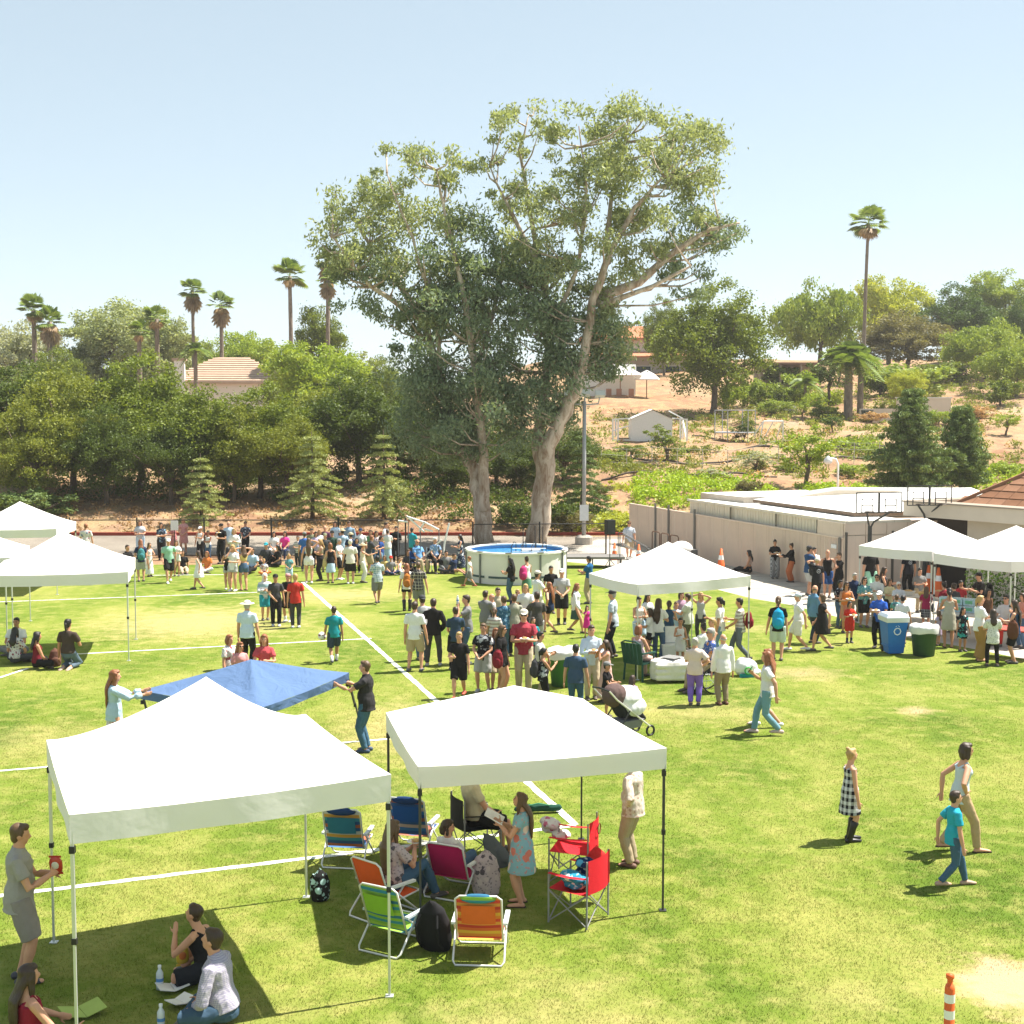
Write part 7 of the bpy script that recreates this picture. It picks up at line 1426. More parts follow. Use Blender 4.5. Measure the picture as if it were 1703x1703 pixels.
for s in (-1, 1): mb = MB(); mb.ell((s*.2, .24, .1), (.05, .1, .1), 10, 6); mb.build('wheel', BLKP, bn)
def round_bin(label, pos_, c, s=1.0):
    root = thing('trash_bin', label, 'bin', tuple(pos_), 0, 'round green bins'); mb = MB(); mb.lathe([(0, .01), (.27*s, .01), (.34*s, .72*s), (.36*s, .72*s), (.36*s, .77*s)], 20); mb.build('bin_body', M(c, .6), root, True)
    mb = MB(); rs = random.Random(2); mb.lathe([(.365*s, .60*s), (.385*s, .74*s), (.36*s, .80*s), (.30*s, .77*s), (.26*s, .66*s), (0, .62*s)], 20); mb.v = [(a, b_, z+rs.uniform(-.03, .03)*s) for a, b_, z in mb.v]; mb.build('bin_liner', M((.66, .66, .64), .4), root, True)
round_bin('round dark green bin with white liner beside the blue bin', G(1536, 1090), (.035, .09, .055), 1.0); round_bin('round green bin with white liner behind the man in navy', G(938, 1140), (.05, .17, .06), 1.08)
# delineator post
b = G(1576, 1800); dp = thing('delineator_post', 'orange delineator post with white bands at the bottom right', 'post', tuple(b)); dp.scale = (.88, .88, 1); OR = M((.72, .13, .03), .55); mb = MB(); mb.lathe([(.2, 0), (.2, .05), (.06, .07), (.055, .93), (.045, .97), (.03, .975), (.03, 1.02), (.045, 1.04), (.045, 1.07), (0, 1.08)], 18); mb.build('post', OR, dp, True)
for z_ in (.46, .64, .80): mb = MB(); mb.lathe([(.0575, z_), (.0575, z_+.085)], 18); mb.build('reflective_band', M((.80, .80, .78), .5), dp, True)
# ---------------------------------------------------------------- chairs
FRAME = M((.70, .70, .69), .4, .4, .2)
def beach_chair(label, px, py, yaw, fab, back_h=.62, frame=FRAME, pouch=None, pillow=None, arm=(.72, .72, .70), tilt=20):
    root = thing('beach_chair', label, 'chair', tuple(G(px, py)), R(yaw), 'folding beach chairs'); w_ = .27; h0 = .24; ti = math.tan(R(tilt)); yb = -.14
    top = [(-w_, yb, h0), (-w_, yb-ti*back_h*.93, h0+back_h*.93), (-w_*.8, yb-ti*back_h, h0+back_h), (w_*.8, yb-ti*back_h, h0+back_h), (w_, yb-ti*back_h*.93, h0+back_h*.93), (w_, yb, h0)]
    mb = MB(); mb.tube(top, .013, 7); mb.build('back_frame', frame, root, True)
    mb = MB(); mb.grid(lambda a, b: Vector(((a*2-1)*(w_-.015), yb-ti*back_h*(.04+.93*b)+.0-.05*math.sin(a*math.pi)*math.sin(b*math.pi), h0+back_h*(.04+.93*b))), 8, 10); mb.build('back_fabric', fab, root, True)
    mb = MB(); mb.tube([(-w_, yb, h0), (-w_, .36, h0+.05), (w_, .36, h0+.05), (w_, yb, h0)], .013, 7); mb.build('seat_frame', frame, root, True)
    mb = MB(); mb.grid(lambda a, b: Vector(((a*2-1)*(w_-.015), yb+(.5-.03)*b, h0+.05*b-.05*math.sin(a*math.pi)*math.sin(b*math.pi))), 6, 6); mb.build('seat_fabric', fab, root, True)
    mb = MB(); mb.tube([(-w_-.03, .06, .44), (-w_-.03, -.32, .05), (-w_, -.36, .015), (w_, -.36, .015), (w_+.03, -.32, .05), (w_+.03, .06, .44)], .013, 7); mb.build('rear_leg', frame, root, True)
    mb = MB(); mb.tube([(-w_-.03, -.16, .44), (-w_-.03, .30, .05), (-w_, .34, .015), (w_, .34, .015), (w_+.03, .30, .05), (w_+.03, -.16, .44)], .013, 7); mb.build('front_leg', frame, root, True)
    for s in (-1, 1): mb = MB(); mb.box((s*(w_+.035), .02, .455), (.055, .44, .028)); mb.build('armrest', M(arm, .6), root)
    if pouch is not None: mb = MB(); mb.grid(lambda a, b: Vector(((a*2-1)*(w_-.07), yb-ti*back_h*(.42+.4*b)-.065-.03*math.sin(a*math.pi)*(1-b), h0+back_h*(.42+.4*b))), 6, 4); mb.build('pouch', pouch, root, True)
    if pillow is not None: mb = MB(); mb.ell((0, yb-ti*back_h*.98, h0+back_h*.95), (w_*.8, .04, .06), 10, 6); mb.build('headrest', pillow, root, True)
    return root
def zstripe(cols, s=9):
    key = ('zs', tuple(cols), s)
    if key in MC: return MC[key]
    m, t, p, o = nt('striped_canvas'); sx = N(t, 'ShaderNodeSeparateXYZ'); L(t, objco(t), sx.inputs[0]); f = math_n(t, 'FRACT', math_n(t, 'MULTIPLY', sx.outputs[2], s)); n = N(t, 'ShaderNodeValToRGB'); n.color_ramp.interpolation = 'CONSTANT'; e = n.color_ramp.elements
    while len(e) < len(cols): e.new(.5)
    for i, c in enumerate(cols): e[i].position = i/len(cols); e[i].color = c4(c)
    L(t, f, n.inputs[0]); L(t, n.outputs[0], p.inputs['Base Color']); p.inputs['Roughness'].default_value = .85; MC[key] = m; return m
SB = zstripe([(.02, .10, .26), (.04, .26, .34), (.60, .30, .05), (.5, .5, .5), (.03, .12, .30), (.45, .12, .05)], 3.2); SB2 = zstripe([(.02, .08, .28), (.03, .16, .40), (.5, .36, .3), (.03, .10, .25), (.30, .10, .06)], 3.6); SG = zstripe([(.22, .42, .04), (.02, .14, .26), (.30, .48, .06), (.20, .40, .05), (.03, .22, .34)], 5); SO = zstripe([(.60, .05, .03), (.68, .22, .03), (.70, .40, .05), (.62, .12, .03), (.50, .04, .03), (.68, .30, .05)], 4)
ARMB = (.62, .64, .66)
beach_chair('blue and orange striped beach chair, leftmost under the tents', 579, 1432, 352, SB, pouch=cloth((.03, .16, .24)), pillow=cloth((.02, .05, .14)), arm=ARMB)
beach_chair('blue striped beach chair draped with a dark green jacket', 688, 1412, 346, SB2, pouch=cloth((.02, .09, .28)), pillow=cloth((.02, .05, .14)), arm=ARMB)
beach_chair('magenta beach chair with the girl in white', 757, 1483, 335, cloth((.42, .015, .10)), .5)
beach_chair('plain orange beach chair seen from the side', 640, 1520, 318, cloth((.66, .10, .025)), .55)
beach_chair('green and blue striped beach chair by the tent leg', 657, 1572, 330, SG, .6, pouch=cloth((.22, .42, .04)), arm=(.45, .52, .55))
beach_chair('red and orange striped beach chair nearest to us', 800, 1588, 356, SO, .6, pouch=cloth((.66, .14, .03)), pillow=SG, arm=ARMB)
def camp_chair(label, px, py, yaw, c, frame=M((.25, .25, .25), .5), s=1.0, z_emb=False):
    root = thing('camp_chair', label, 'chair', tuple(G(px, py)), R(yaw), 'folding camp chairs'); w_, d_, hs = .3*s, .27*s, .44*s; fabm = cloth(c)
    for sx in (-1, 1):
        mb = MB(); mb.tube([(sx*w_, -d_, .02), (sx*w_, -d_, .88*s)], .012, 6); mb.build('back_post', frame, root); mb = MB(); mb.tube([(sx*w_, d_, .02), (sx*w_, d_, .64*s)], .012, 6); mb.build('front_post', frame, root)
        mb = MB(); mb.grid(lambda a, b, sx=sx: Vector((sx*w_+(a-.5)*.07, -d_+2*d_*b, .66*s-.0+.0*a-.015*math.sin(b*math.pi))), 2, 5); mb.build('armrest', fabm, root)
        for (a, b) in (((sx*w_, -d_, .04), (sx*w_, d_, hs)), ((sx*w_, d_, .04), (sx*w_, -d_, hs))): mb = MB(); mb.tube([a, b], .009, 5); mb.build('brace', frame, root)
    for sy in (-1, 1):
        for sg in (-1, 1): mb = MB(); mb.tube([(-sg*w_, sy*d_, .04), (sg*w_, sy*d_+.012*sg, hs)], .009, 5); mb.build('brace', frame, root)
    mb = MB(); mb.grid(lambda a, b: Vector(((a*2-1)*w_, -d_+2*d_*b, hs+.02*b-.06*math.sin(a*math.pi)*math.sin(b*math.pi))), 8, 8); mb.build('seat_fabric', fabm, root, True)
    mb = MB(); mb.grid(lambda a, b: Vector(((a*2-1)*w_, -d_-.02-.05*math.sin(a*math.pi), hs+.02+(.43*s)*b)), 8, 6); bk = mb.build('back_fabric', fabm, root, True)
    if z_emb: mb = MB(); mb.tube([(.09*math.cos(a*.5236), -d_-.095, hs+.3*s+.07*math.sin(a*.5236)) for a in range(12)], .007, 4, closed=True); mb.build('emblem', M((.12, .01, .01)), bk)
    return root
camp_chair('red folding chair with emblem farther from us', 953, 1462, 75, (.60, .02, .03), z_emb=True); camp_chair('red folding chair piled with beach towels', 962, 1530, 60, (.60, .02, .03)); camp_chair('black and sand folding chair under the man in the sand shirt', 792, 1422, 290, (.03, .028, .025), s=1.02); camp_chair('blue folding chair left of the wheelchair in the far crowd', 697, 953, 215, (.02, .09, .30), s=.95)
# plastic garden chair
b = G(1063, 1130); gc = thing('garden_chair', 'dark green plastic garden chair under the middle tent', 'chair', tuple(b), R(320)); GP = M((.012, .06, .045), .5)
for sx in (-1, 1):
    for sy in (-1, 1): mb = MB(); mb.tube([(sx*.27, sy*.25, 0), (sx*.25, sy*.23, .42 if sy < 0 else .66)], .028, 6); mb.build('leg', GP, gc)
    mb = MB(); mb.bar((sx*.27, -.28, .68), (sx*.27, .27, .66), .06, .035); mb.build('armrest', GP, gc)
mb = MB(); mb.box((0, 0, .42), (.52, .5, .04)); mb.build('seat', GP, gc)
for k in range(5): mb = MB(); xx = -.2+.1*k; mb.bar((xx, -.25, .44), (xx, -.36, .92), .085, .02, up=(0, 1, 0)); mb.build('back_slat', GP, gc)
mb = MB(); mb.tube([(-.26, -.25, .42), (-.27, -.36, .92), (-.15, -.38, .97), (.15, -.38, .97), (.27, -.36, .92), (.26, -.25, .42)], .022, 6); mb.build('back_frame', GP, gc)
# wheelchairs
def wheelchair(label, px, py, yaw, seat):
    root = thing('wheelchair', label, 'wheelchair', tuple(G(px, py)), R(yaw), 'wheelchairs')
    for s in (-1, 1):
        mb = MB(); mb.tube([(s*.31, .30*math.cos(a*.3927)-.05, .31+.30*math.sin(a*.3927)) for a in range(16)], .018, 6, closed=True); w_ = mb.build('wheel', BLKP, root)
        for k in range(8): mb = MB(); mb.tube([(s*.31, -.05, .31), (s*.31, -.05+.29*math.cos(k*.785), .31+.29*math.sin(k*.785))], .006, 4); mb.build('spoke', STEEL, w_)
        mb = MB(); mb.ell((s*.26, .42, .09), (.02, .09, .09), 8, 6); mb.build('caster', BLKP, root); mb = MB(); mb.tube([(s*.27, -.25, .98), (s*.27, -.22, .45), (s*.27, .3, .45), (s*.27, .42, .12)], .014, 6); mb.build('side_frame', STEEL, root); mb = MB(); mb.box((s*.29, .02, .7), (.05, .36, .03)); mb.build('armrest', BLKP, root)
    mb = MB(); mb.box((0, .04, seat-.02), (.5, .46, .04)); mb.build('seat', M((.03, .03, .05)), root); mb = MB(); mb.box((0, -.24, .72), (.5, .03, .45)); mb.build('backrest', M((.03, .03, .05)), root)
wheelchair('wheelchair with the aloha-shirted man under the middle tent', 1178, 1150, 100, .46); wheelchair('wheelchair with the white-haired woman in the far crowd', 724, 952, 200, .44)
for (px, py, lab) in ((456, 932, 'small folding seat under the girl in white by the fence'), (474, 931, 'small folding seat under the girl in pink by the fence'), (1181, 1118, 'folding seat under the blonde woman in the middle tent'), (1167, 1120, 'folding seat under the girl with the bun'), (1670, 1072, 'seat of the man at the right table')):
    r_ = thing('folding_stool', lab, 'stool', tuple(G(px, py))); mb = MB(); mb.box((0, -.02, .40), (.4, .36, .04)); mb.build('seat', M((.1, .12, .18)), r_)
    for sx in (-1, 1):
        for sy in (-1, 1): mb = MB(); mb.tube([(sx*.17, sy*.15, 0), (sx*.17, sy*.15, .39)], .012, 5); mb.build('leg', STEEL, r_)
# far goal frame (white bent pipes with net)
b = G(712, 952); gf = thing('goal_frame', 'bent white goal frame behind the seated crowd', 'goal', tuple(b))
def gp(px, py, Y=None): return at(px, py, Y or b.y)-b
for (a, c) in (((676, 858), (706, 885)), ((662, 866), (678, 868)), ((676, 859), (707, 869)), ((707, 869), (730, 881)), ((706, 868), (697, 884)), ((706, 880), (720, 884)), ((747, 870), (739, 905)), ((739, 905), (738, 918)), ((738, 918), (747, 938)), ((707, 925), (734, 898))): mb = MB(); mb.tube([gp(*a), gp(*c)], .035, 6); mb.build('goal_bar', WF, gf)
for (x_, y0_, y1_) in ((662, 866, 925), (679, 868, 930), (699, 880, 945), (730, 880, 945)): mb = MB(); mb.tube([gp(x_, y0_), gp(x_, y1_)], .02, 5); mb.build('upright', M((.1, .11, .12)), gf)
# ---------------------------------------------------------------- bags and carried things
def backpack(label, loc, rz, m, s=1.0, strap=True, tilt=0, cat='backpack'):
    root = thing('backpack', label, cat, tuple(loc), rz); root.rotation_euler.x = tilt; root.scale = (s, s, s)
    P = [loft([(0, 0, .02), (0, 0, .12), (0, 0, .28), (0, 0, .40), (0, 0, .45)], [(.14, .09), (.16, .11), (.155, .10), (.12, .075), (.06, .04)], n=14), loft([(0, -.09, .06), (0, -.10, .2)], [(.11, .05), (.10, .04)], n=12)]
    piece('bag_body', P, m, root, .014, 2, .006, .4)
    if strap:
        for sx in (-1, 1): mb = MB(); mb.tube([(sx*.08, .08, .40), (sx*.10, .15, .32), (sx*.10, .14, .16), (sx*.10, .08, .06)], .014, 5); mb.build('strap', m, root)
    mb = MB(); mb.tube([(-.04, .02, .44), (0, .02, .50), (.04, .02, .44)], .010, 5); mb.build('handle', m, root)
    return root
def on_back(key, label, m, s=.9, dz=.0, cat='backpack'):
    i = I[key]; H = i['H']; w = wpt(i, Vector(i['st'](.02+dz))+Vector((0, -.135*H*(.7+.3*i['W']), 0))); return backpack(label, w, R(i['yaw']), m, s*H/1.7, True, 0, cat)
on_back('a13', 'teal backpack on the woman in navy', cloth((.06, .22, .24))); on_back('b38', 'orange leather backpack on the woman in white', cloth((.45, .17, .04))); on_back('d28', 'charcoal backpack on the woman in the floral tank', cloth((.05, .05, .055)), 1.0)
on_back('e11', 'maroon backpack on the young man in stripes', cloth((.20, .02, .03))); on_back('e18', 'bright blue drawstring bag on the woman in black', cloth((.02, .32, .58)), 1.0); on_back('f28', 'black backpack on the server', cloth((.02, .02, .02)))
def side_bag(key, label, m, side=1, s=.8, z=-.06, fw=.0):
    i = I[key]; H = i['H']; w = wpt(i, Vector(i['st'](z))+Vector((side*.15*H, fw*H, -.05))); r_ = backpack(label, w, R(i['yaw']+90), m, s*H/1.7, False, 0, 'bag')
    a = Vector((0, 0, .42)); sh = Matrix.Rotation(-R(i['yaw']+90), 3, 'Z') @ (wpt(i, Vector(i['st'](.29))+Vector((side*.05*H, 0, 0)))-w)/(s*H/1.7)
    mb = MB(); mb.tube([(-.08, 0, .38), sh, (.08, 0, .38)], .012, 5); mb.build('shoulder_strap', m, r_)
side_bag('b13', 'straw bag of the red-haired woman in black', cloth((.50, .40, .18)), -1, .7); side_bag('d18', 'orange-brown handbag by the pool', cloth((.36, .12, .04)), 1, .8, .02, .06); side_bag('d8', 'maroon handbag of the woman in the black tee', cloth((.22, .025, .035)), 1, .85); side_bag('f5', 'black shoulder bag of the person in the cap by the wall', cloth((.03, .03, .03)), 1, .8)
side_bag('f31', 'brown leather shoulder bag at the right edge', cloth((.12, .05, .03)), -1, .95); side_bag('f24', 'black and white patterned bag of the girl in maroon', FLK, 1, .65); side_bag('a11', 'teal pouch held by the aloha-shirted person', cloth((.03, .28, .30)), 1, .5, .0, .08)
i = I['d19']; backpack('pink rolled bag carried by the woman in green skirt', wpt(i, (-.2, -.1, .75)), .4, cloth((.48, .04, .16)), .9, False)
# things held in hands
def hand(key, k): i = I[key]; return wpt(i, i['wr'][k]+ (i['wr'][k]-i['el'][k])/np.linalg.norm(i['wr'][k]-i['el'][k])*.05*i['H'])
PLATE = M((.80, .79, .76), .5)
def plate(key, label, k=0, food=(.55, .33, .12)):
    p = (hand(key, 0)+hand(key, 1))/2 if k == 2 else hand(key, k); root = thing('paper_plate', label, 'plate', tuple(p+Vector((0, 0, .03))), 0, 'paper plates')
    mb = MB(); mb.lathe([(0, 0), (.07, 0), (.11, .018), (.112, .014)], 14); mb.build('plate', PLATE, root, True); mb = MB(); mb.ell((.01, 0, .025), (.055, .045, .025), 8, 6); mb.build('food', M(food), root)
for k_, l_ in (('a4', 'plate held by the woman in rose'), ('a8', 'plate held by the man in black at the fence'), ('f3', 'plate held by the woman in checkered trousers'), ('f4', 'plate passed by the woman in rust trousers'), ('e4', 'plate held by the girl in black shorts'), ('f13', 'plate held by the little girl in red'), ('f14', 'plate held by the woman in orange'), ('f15', 'plate held by the woman in sunglasses and white'), ('f17', 'plate held by the man in royal blue'), ('d31', 'plate held by the boy in pale blue'), ('d10', 'hot dog plate held by the man in maroon'), ('e6', 'bowl held by the girl in white sundress'), ('e11', 'plate held by the young man in stripes'), ('k5', 'paper tray held by the curly-haired woman')): plate(k_, l_, 2)
i = I['c9']; p = hand('c9', 1)+Vector((-.06, .02, .02)); mb = MB(); mb.ell((0, 0, 0), (.11, .11, .11), 16, 10); m_, t, pb, o = nt('soccer_ball'); vo = N(t, 'ShaderNodeTexVoronoi'); vo.inputs['Scale'].default_value = 12; L(t, objco(t), vo.inputs[0]); L(t, mix(t, math_n(t, 'LESS_THAN', vo.outputs['Distance'], .3), (.78, .77, .76), (.30, .06, .10)), pb.inputs['Base Color']); tag(mb.build('soccer_ball', m_, None, True, tuple(p)), 'white and red soccer ball under the arm of the boy in teal', 'ball')
def booklet(label, p, rz, c=(.74, .72, .70), tilt=.5, s=1.0):
    r_ = thing('booklet', label, 'booklet', tuple(p), rz); 
    for sx in (-1, 1): mb = MB(); mb.box((sx*.07*s, 0, .012), (.14*s, .2*s, .008), rot=Matrix.Rotation(-sx*.25, 3, 'Y')); mb.build('page', M(c), r_)
    r_.rotation_euler.x = tilt; return r_
booklet('booklet read by the woman in the floral dress', (hand('k1', 0)+hand('k1', 1))/2+Vector((-.04, 0, .03)), R(85), tilt=.5, s=1.3)
def snack(label, p, c, c2, rz=0, tilt=.3):
    root = thing('snack_bag', label, 'snack bag', tuple(p), rz); root.rotation_euler.x = tilt
    mb = MB(); mb.ell((0, 0, .11), (.075, .035, .11), 12, 8); mb.v = [(max(-.07, min(.07, x*1.2)), y, z) for x, y, z in mb.v]; mb.build('bag', M(c, .3, .5), root, True); mb = MB(); mb.ell((0, -.028, .12), (.045, .012, .05), 10, 6); mb.build('printed_patch', M(c2, .3, .5), root, True)
    for z_ in (0, .22): mb = MB(); mb.box((0, 0, z_), (.14, .006, .025)); mb.build('crimp', M(c, .3), root)
snack('red snack bag in the hands of the man in grey polo', (hand('k6', 0)+hand('k6', 1))/2+Vector((0, 0, -.02)), (.50, .05, .03), (.72, .68, .6)); snack('yellow chip bag between the boy and the man on the grass', hand('k8', 0)+Vector((-.03, 0, .0)), (.70, .48, .06), (.68, .2, .06), .3, .1)
def phone(key, label, k=0):
    p = hand(key, k); r_ = thing('phone', label, 'phone', tuple(p), R(I[key]['yaw'])); r_.rotation_euler.x = .6; mb = MB(); mb.box((0, .03, .03), (.075, .012, .15)); mb.build('case', BLKP, r_); mb = MB(); mb.box((0, .022, .03), (.066, .003, .135)); mb.build('screen', M((.05, .07, .1), .1, .5), r_)
phone('e16', 'phone in the hand of the auburn-haired girl')
def bottle(label, p, s=1.0, c=(.45, .62, .72)):
    r_ = thing('water_bottle', label, 'bottle', tuple(p), 0, 'water bottles'); r_.scale = (s, s, s); mb = MB(); mb.lathe([(0, 0), (.032, .002), (.033, .07), (.03, .09), (.033, .11), (.032, .15), (.014, .185), (.013, .2)], 12); mb.build('bottle', M((.66, .72, .76), .15, .6), r_, True); mb = MB(); mb.lathe([(.0336, .075), (.0336, .105)], 12); mb.build('label_band', M((.10, .25, .55)), r_, True); mb = MB(); mb.lathe([(.016, .2), (.016, .22), (0, .22)], 10); mb.build('cap', M((.78, .78, .78)), r_, True)
bottle('water bottle standing on the grass by the boy in black', G(266, 1645), 1.25); bottle('water bottle at the bottom edge beside the seated man', G(268, 1712), 1.25); bottle('bottle raised by the young man in grey tee', hand('d5', 1)+Vector((-.02, 0, 0)))
booklet('white paper lying by the knees of the boy in black', G(287, 1648)+Vector((0, 0, .05)), .5, tilt=0, s=1.2); booklet('white paper in front of the man in the checked shirt', G(300, 1672)+Vector((0, 0, .05)), .9, tilt=0, s=1.0); booklet('green and white magazine on the grass beside the tent leg', G(137, 1688)+Vector((0, 0, .05)), .6, (.36, .46, .10), 0, 1.6)
# bags lying under the front tents
backpack('black and grey backpack lying between the striped chairs', G(726, 1577)+Vector((0, .0, .0)), R(160), cloth((.018, .018, .02)), 1.35, True, -.25); backpack('floral drawstring backpack standing beside the pink chair', G(808, 1488), R(170), FLP, 1.25, False); backpack('small mint and black backpack on the grass left of the chairs', G(533, 1497), R(30), pattern('dots', (.02, .02, .02), (.45, .66, .62), None, .7), .85)
backpack('grey crumpled bag in front of the black folding chair', G(836, 1440), R(60), cloth((.10, .11, .12)), 1.05, False, -.6); backpack('red stuff sack hanging from the towel chair', G(992, 1500)+Vector((0, 0, .28)), R(0), cloth((.62, .03, .03)), .95, False); backpack('brown bag between the seated couple at left', G(92, 1108), R(20), cloth((.14, .07, .05)), .95, False)
def towel(label, p, m, r_, s):
    root = thing('beach_towel', label, 'towel', tuple(p)); rng = np.random.default_rng(s); parts = [ellip((rng.normal()*.06, rng.normal()*.06, .05+.04*q), (r_*rng.uniform(.6, 1), r_*rng.uniform(.6, 1), .06)) for q in range(4)]; piece('towel_cloth', parts, m, root, .014, 2, .03, .5)
pc_ = G(962, 1530); towel('turquoise and white towel heaped on the red chair', pc_+Vector((-.06, -.05, .43)), pattern('floral', (.03, .26, .42), (.62, .70, .72), None, .8), .2, 1); towel('navy patterned towel over the red chair back', pc_+Vector((.1, .12, .55)), pattern('floral', (.01, .03, .10), (.6, .62, .55), (.1, .4, .6), .7), .17, 2); towel('white and pink cloth on the far red chair', G(918, 1440)+Vector((0, 0, .45)), pattern('floral', (.7, .66, .66), (.55, .15, .25), None, .8), .16, 3)
# dark green folded chair bag on the line
b = G(895, 1352); r_ = thing('chair_bag', 'dark green folded camp chair lying behind the floral dress', 'bag', tuple(b), .1); piece('bag_body', [loft([(-.36, 0, .07), (-.15, 0, .085), (.15, 0, .08), (.34, 0, .08)], [.045, .06, .06, .055], side=(0, 0, 1), n=10)], cloth((.02, .07, .05)), r_, .014, 2, .012, .4); mb = MB(); mb.tube([(-.2, -.04, .13), (0, -.05, .17), (.18, -.04, .13)], .012, 5); mb.build('strap', cloth((.05, .2, .12)), r_)
# stroller
b = G(1040, 1225); st_ = thing('stroller', 'black stroller covered with a white muslin cloth', 'stroller', tuple(b), R(35)); SIL = M((.72, .70, .66), .35, .5, .3)
# local +x runs down to the front wheels
for s in (-1, 1):
    mb = MB(); mb.tube([(-.62, s*.26, 1.02), (-.42, s*.26, .82), (.42, s*.25, .2)], .018, 6); mb.build('frame_bar', SIL, st_); mb = MB(); mb.tube([(-.1, s*.26, .58), (-.42, s*.28, .17)], .016, 6); mb.build('rear_leg', BLKP, st_)
    mb = MB(); mb.tube([(-.42+.15*math.cos(a*.5236), s*.31, .16+.15*math.sin(a*.5236)) for a in range(12)], .025, 6, closed=True); mb.build('rear_wheel', BLKP, st_); mb = MB(); mb.tube([(.46+.095*math.cos(a*.5236), s*.22, .105+.095*math.sin(a*.5236)) for a in range(12)], .024, 6, closed=True); mb.build('front_wheel', BLKP, st_)
mb = MB(); mb.tube([(-.62, -.26, 1.02), (-.66, 0, 1.05), (-.62, .26, 1.02)], .02, 6); mb.build('handle', BLKP, st_)
piece('seat', [loft([(-.3, 0, .78), (-.1, 0, .5), (.25, 0, .46), (.4, 0, .34)], [(.2, .1), (.22, .12), (.21, .09), (.16, .05)], side=(0, 1, 0), n=12)], cloth((.03, .03, .035)), st_, .02, 2, 0, .5)
piece('sun_hood', [ellip((-.28, 0, .86), (.27, .24, .24))], cloth((.12, .08, .075)), st_, .02, 2, .01, .5); piece('muslin_cloth', [ellip((.0, 0, .78), (.36, .27, .25)), ellip((.22, 0, .6), (.24, .27, .18)), ellip((.1, -.1, .6), (.3, .2, .2))], cloth((.68, .68, .68)), st_, .02, 2, .014, .5)
mb = MB(); taper(mb, .45, .4, .6, .46, .2, .36); mb.build('basket', M((.2, .2, .21)), st_)
# coolers and inflatable ice chest under the middle tent
b = G(1117, 1132); ck = thing('inflatable_cooler', 'large white inflatable cooler under the middle tent', 'cooler', tuple(b), R(6))
piece('cooler_body', [loft([(0, 0, .06), (0, 0, .3), (0, 0, .5)], [(.52, .33), (.54, .35), (.52, .33)], n=20, cap=.12)]+[loft([(-.42, -.28, z_), (.42, -.28, z_)], [.07, .07], side=(0, 0, 1), n=8) for z_ in (.12, .26, .4)], M((.74, .71, .66), .4, .4), ck, .022, 3, .012, .5)
mb = MB(); mb.lathe([(0, .575), (.3, .575)], 4); mb.build('opening', M((.2, .2, .2)), ck)
b = G(1119, 1098); cb2 = thing('cooler', 'open white hard cooler behind the inflatable one', 'cooler', tuple(b), R(4)); mb = MB(); taper(mb, .55, .36, .6, .4, .0, .42); mb.build('cooler_body', M((.72, .72, .70), .5), cb2); mb = MB(); mb.box((0, .2, .64), (.6, .05, .42), rot=Matrix.Rotation(R(-10), 3, 'X')); mb.build('lid', M((.76, .76, .74), .5), cb2)
b = G(1240, 1124); bag = thing('grocery_bag', 'white plastic bag with green round logo at the tent leg', 'bag', tuple(b), .1); piece('bag_body', [ellip((0, 0, .2), (.3, .2, .24)), ellip((.1, 0, .1), (.28, .2, .12)), ellip((-.12, 0, .3), (.12, .1, .16))], M((.76, .76, .75), .35, .4), bag, .02, 2, .016, .5); mb = MB(); mb.tube([(.08*math.cos(a*.5236), -.235, .17+.08*math.sin(a*.5236)) for a in range(12)], .02, 5, closed=True); mb.build('logo_ring', M((.10, .42, .10)), bag); mb = MB(); mb.box((0, -.20, .045), (.4, .04, .09)); mb.build('printed_base', M((.02, .25, .26)), bag)
# food tables under the right-hand tents
def table(label, px, py, rz, w_, d_, c, top=.74):
    root = thing('folding_table', label, 'table', tuple(G(px, py)), rz, 'food tables'); mb = MB(); mb.box((0, 0, top), (w_, d_, .04)); mb.build('table_top', M(c, .6), root)
    for sx in (-1, 1):
        for sy in (-1, 1): mb = MB(); mb.tube([(sx*(w_/2-.12), sy*(d_/2-.08), 0), (sx*(w_/2-.12), sy*(d_/2-.08), top-.02)], .016, 6); mb.build('leg', M((.3, .3, .3)), root)
    return root
t1 = table('long table with food boxes under the left food tent', 1508, 1030, R(-28), 2.4, .75, (.6, .58, .54)); t2 = table('table with water packs under the right food tent', 1610, 1066, R(-35), 1.8, .75, (.55, .5, .45)); t3 = table('table with red cloth at the right edge', 1675, 1092, R(-35), 1.6, .75, (.48, .07, .05))
rs = random.Random(8)
for k in range(6):
    o_ = Matrix.Rotation(R(-35), 3, 'Z') @ Vector((-.55+.34*(k % 3), -.1, .77+.2*(k//3))); r_ = thing('water_pack', ['front left pack', 'front middle pack', 'front right pack', 'upper left pack', 'upper middle pack', 'upper right pack'][k]+' of bottled water on the right food table', 'water pack', tuple(G(1606, 1062)+o_), R(-35), 'packs of bottled water')
    mb = MB(); mb.box((0, 0, .09), (.31, .26, .18)); mb.build('shrink_wrap', M((.38, .56, .60), .2, .5, 0, .5, 22), r_); mb = MB(); mb.box((0, -.133, .09), (.2, .006, .09)); mb.build('printed_label', M((.14, .42, .22), .4, .4, 0, .5, 30), r_)
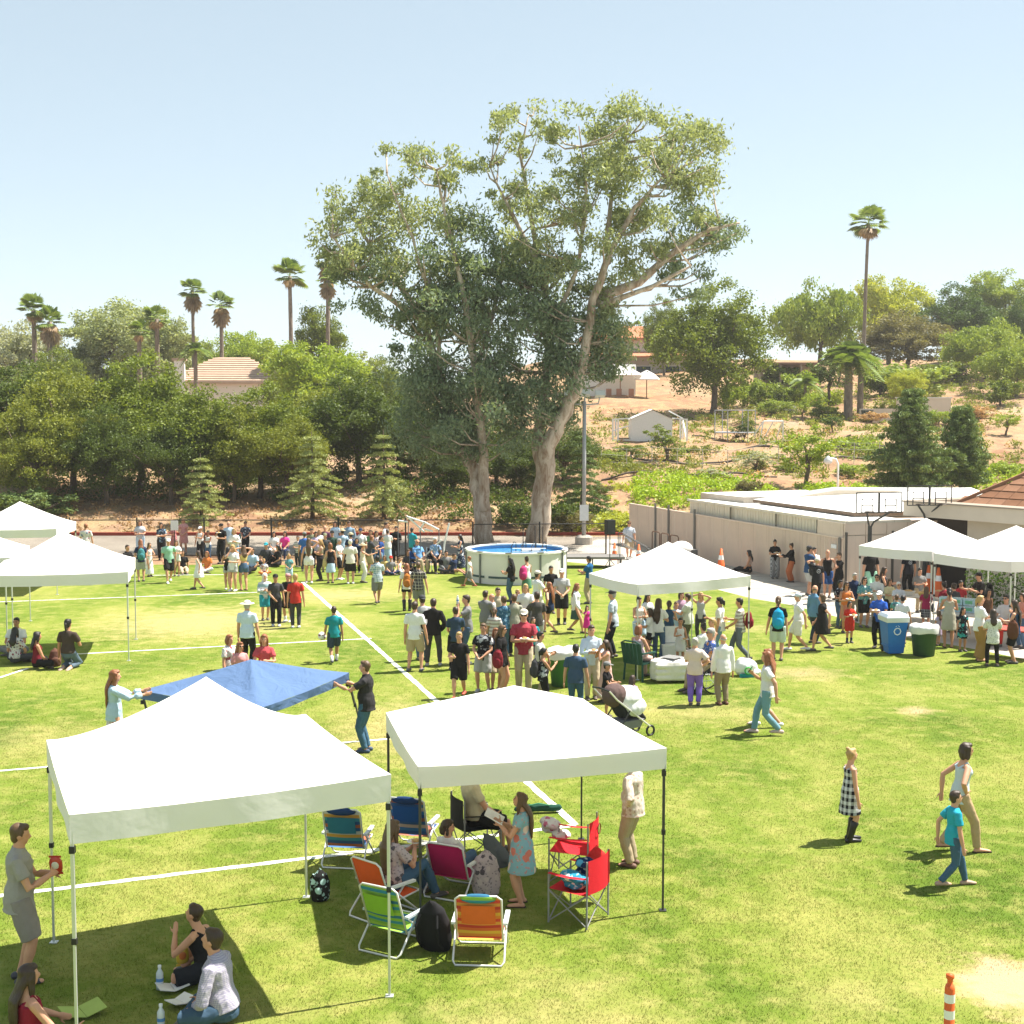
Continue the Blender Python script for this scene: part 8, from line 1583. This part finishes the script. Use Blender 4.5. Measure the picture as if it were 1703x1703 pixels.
for k, (dx, dy, c, w_, h_) in enumerate(((-.9, 0, (.62, .58, .50), .4, .14), (-.4, .05, (.16, .18, .42), .35, .1), (.05, -.08, (.68, .66, .62), .36, .12), (.5, .06, (.60, .42, .14), .32, .1), (.95, 0, (.62, .2, .12), .3, .16))):
    o_ = Matrix.Rotation(R(-28), 3, 'Z') @ Vector((dx, dy, .765)); r_ = thing('food_tray', ['cream', 'blue', 'white', 'yellow', 'red'][k]+' food tray on the long table', 'tray', tuple(G(1508, 1030)+o_), R(-28), 'food trays'); mb = MB(); taper(mb, w_*.85, .24, w_, .3, 0, h_); mb.build('tray', M(c, .6), r_); mb = MB(); mb.ell((0, 0, h_), (w_*.38, .1, .05), 8, 5); mb.build('food', M((.5, .33, .16)), r_)
# white notice sheet by the fence, ground mat of blue and white behind left tent
r_ = thing('notice_sign', 'white notice sign on the fence behind the woman in rose', 'sign', (at(290, 873, 60.2).x, 60.2, 0)); mb = MB(); mb.box((0, 0, at(290, 874, 60.2).z), (.32, .02, .42)); mb.build('panel', M((.78, .78, .77)), r_)
mb = MB(); mb.tube([(0, 0, 0), (0, 0, at(290, 874, 60.2).z-.2)], .02, 5); mb.build('post', BLKF, r_)
r_ = thing('folded_banner', 'folded blue and white banner lying on the grass at left', 'banner', tuple(G(140, 973)), .1); mb = MB(); mb.box((0, 0, .05), (.65, .2, .1)); mb.build('cloth', M((.62, .64, .68)), r_); mb = MB(); mb.box((-.05, 0, .112), (.5, .16, .02)); mb.build('stripe', M((.05, .06, .2)), r_)
# metal wall sign
mb = MB(); p = C0+wd*.55+wnm*.05; r_ = thing('wall_sign', 'small white sign on the metal wall near its corner', 'sign', (p.x, p.y, 0), ang); mb.box((0, 0, 1.55), (.34, .02, .14)); mb.build('panel', M((.8, .8, .78)), r_)
r_ = thing('wheelie_bin', 'dark bin beside the date palm trunks', 'bin', tuple(stand_at(1442, 690, 119))); mb = MB(); taper(mb, .6, .6, .8, .8, 0, 1.1); mb.build('bin_body', M((.04, .06, .05)), r_); mb = MB(); mb.box((0, 0, 1.14), (.85, .85, .07)); mb.build('lid', M((.05, .07, .06)), r_)
finish_people()
# thin summer haze over the whole place
mb = MB(); mb.box((0, 370, 30), (960, 820, 62)); hzo = mb.build('haze', []); tag(hzo, 'thin bright summer haze over the field and hillside', 'haze', kind='stuff')
m = bpy.data.materials.new('haze'); m.use_nodes = True; t = m.node_tree; t.nodes.clear(); o = t.nodes.new('ShaderNodeOutputMaterial'); v = t.nodes.new('ShaderNodeVolumePrincipled')
v.inputs['Color'].default_value = (.95, .93, .88, 1); v.inputs['Density'].default_value = .00032; v.inputs['Anisotropy'].default_value = .2; t.links.new(v.outputs[0], o.inputs['Volume']); hzo.data.materials.append(m)
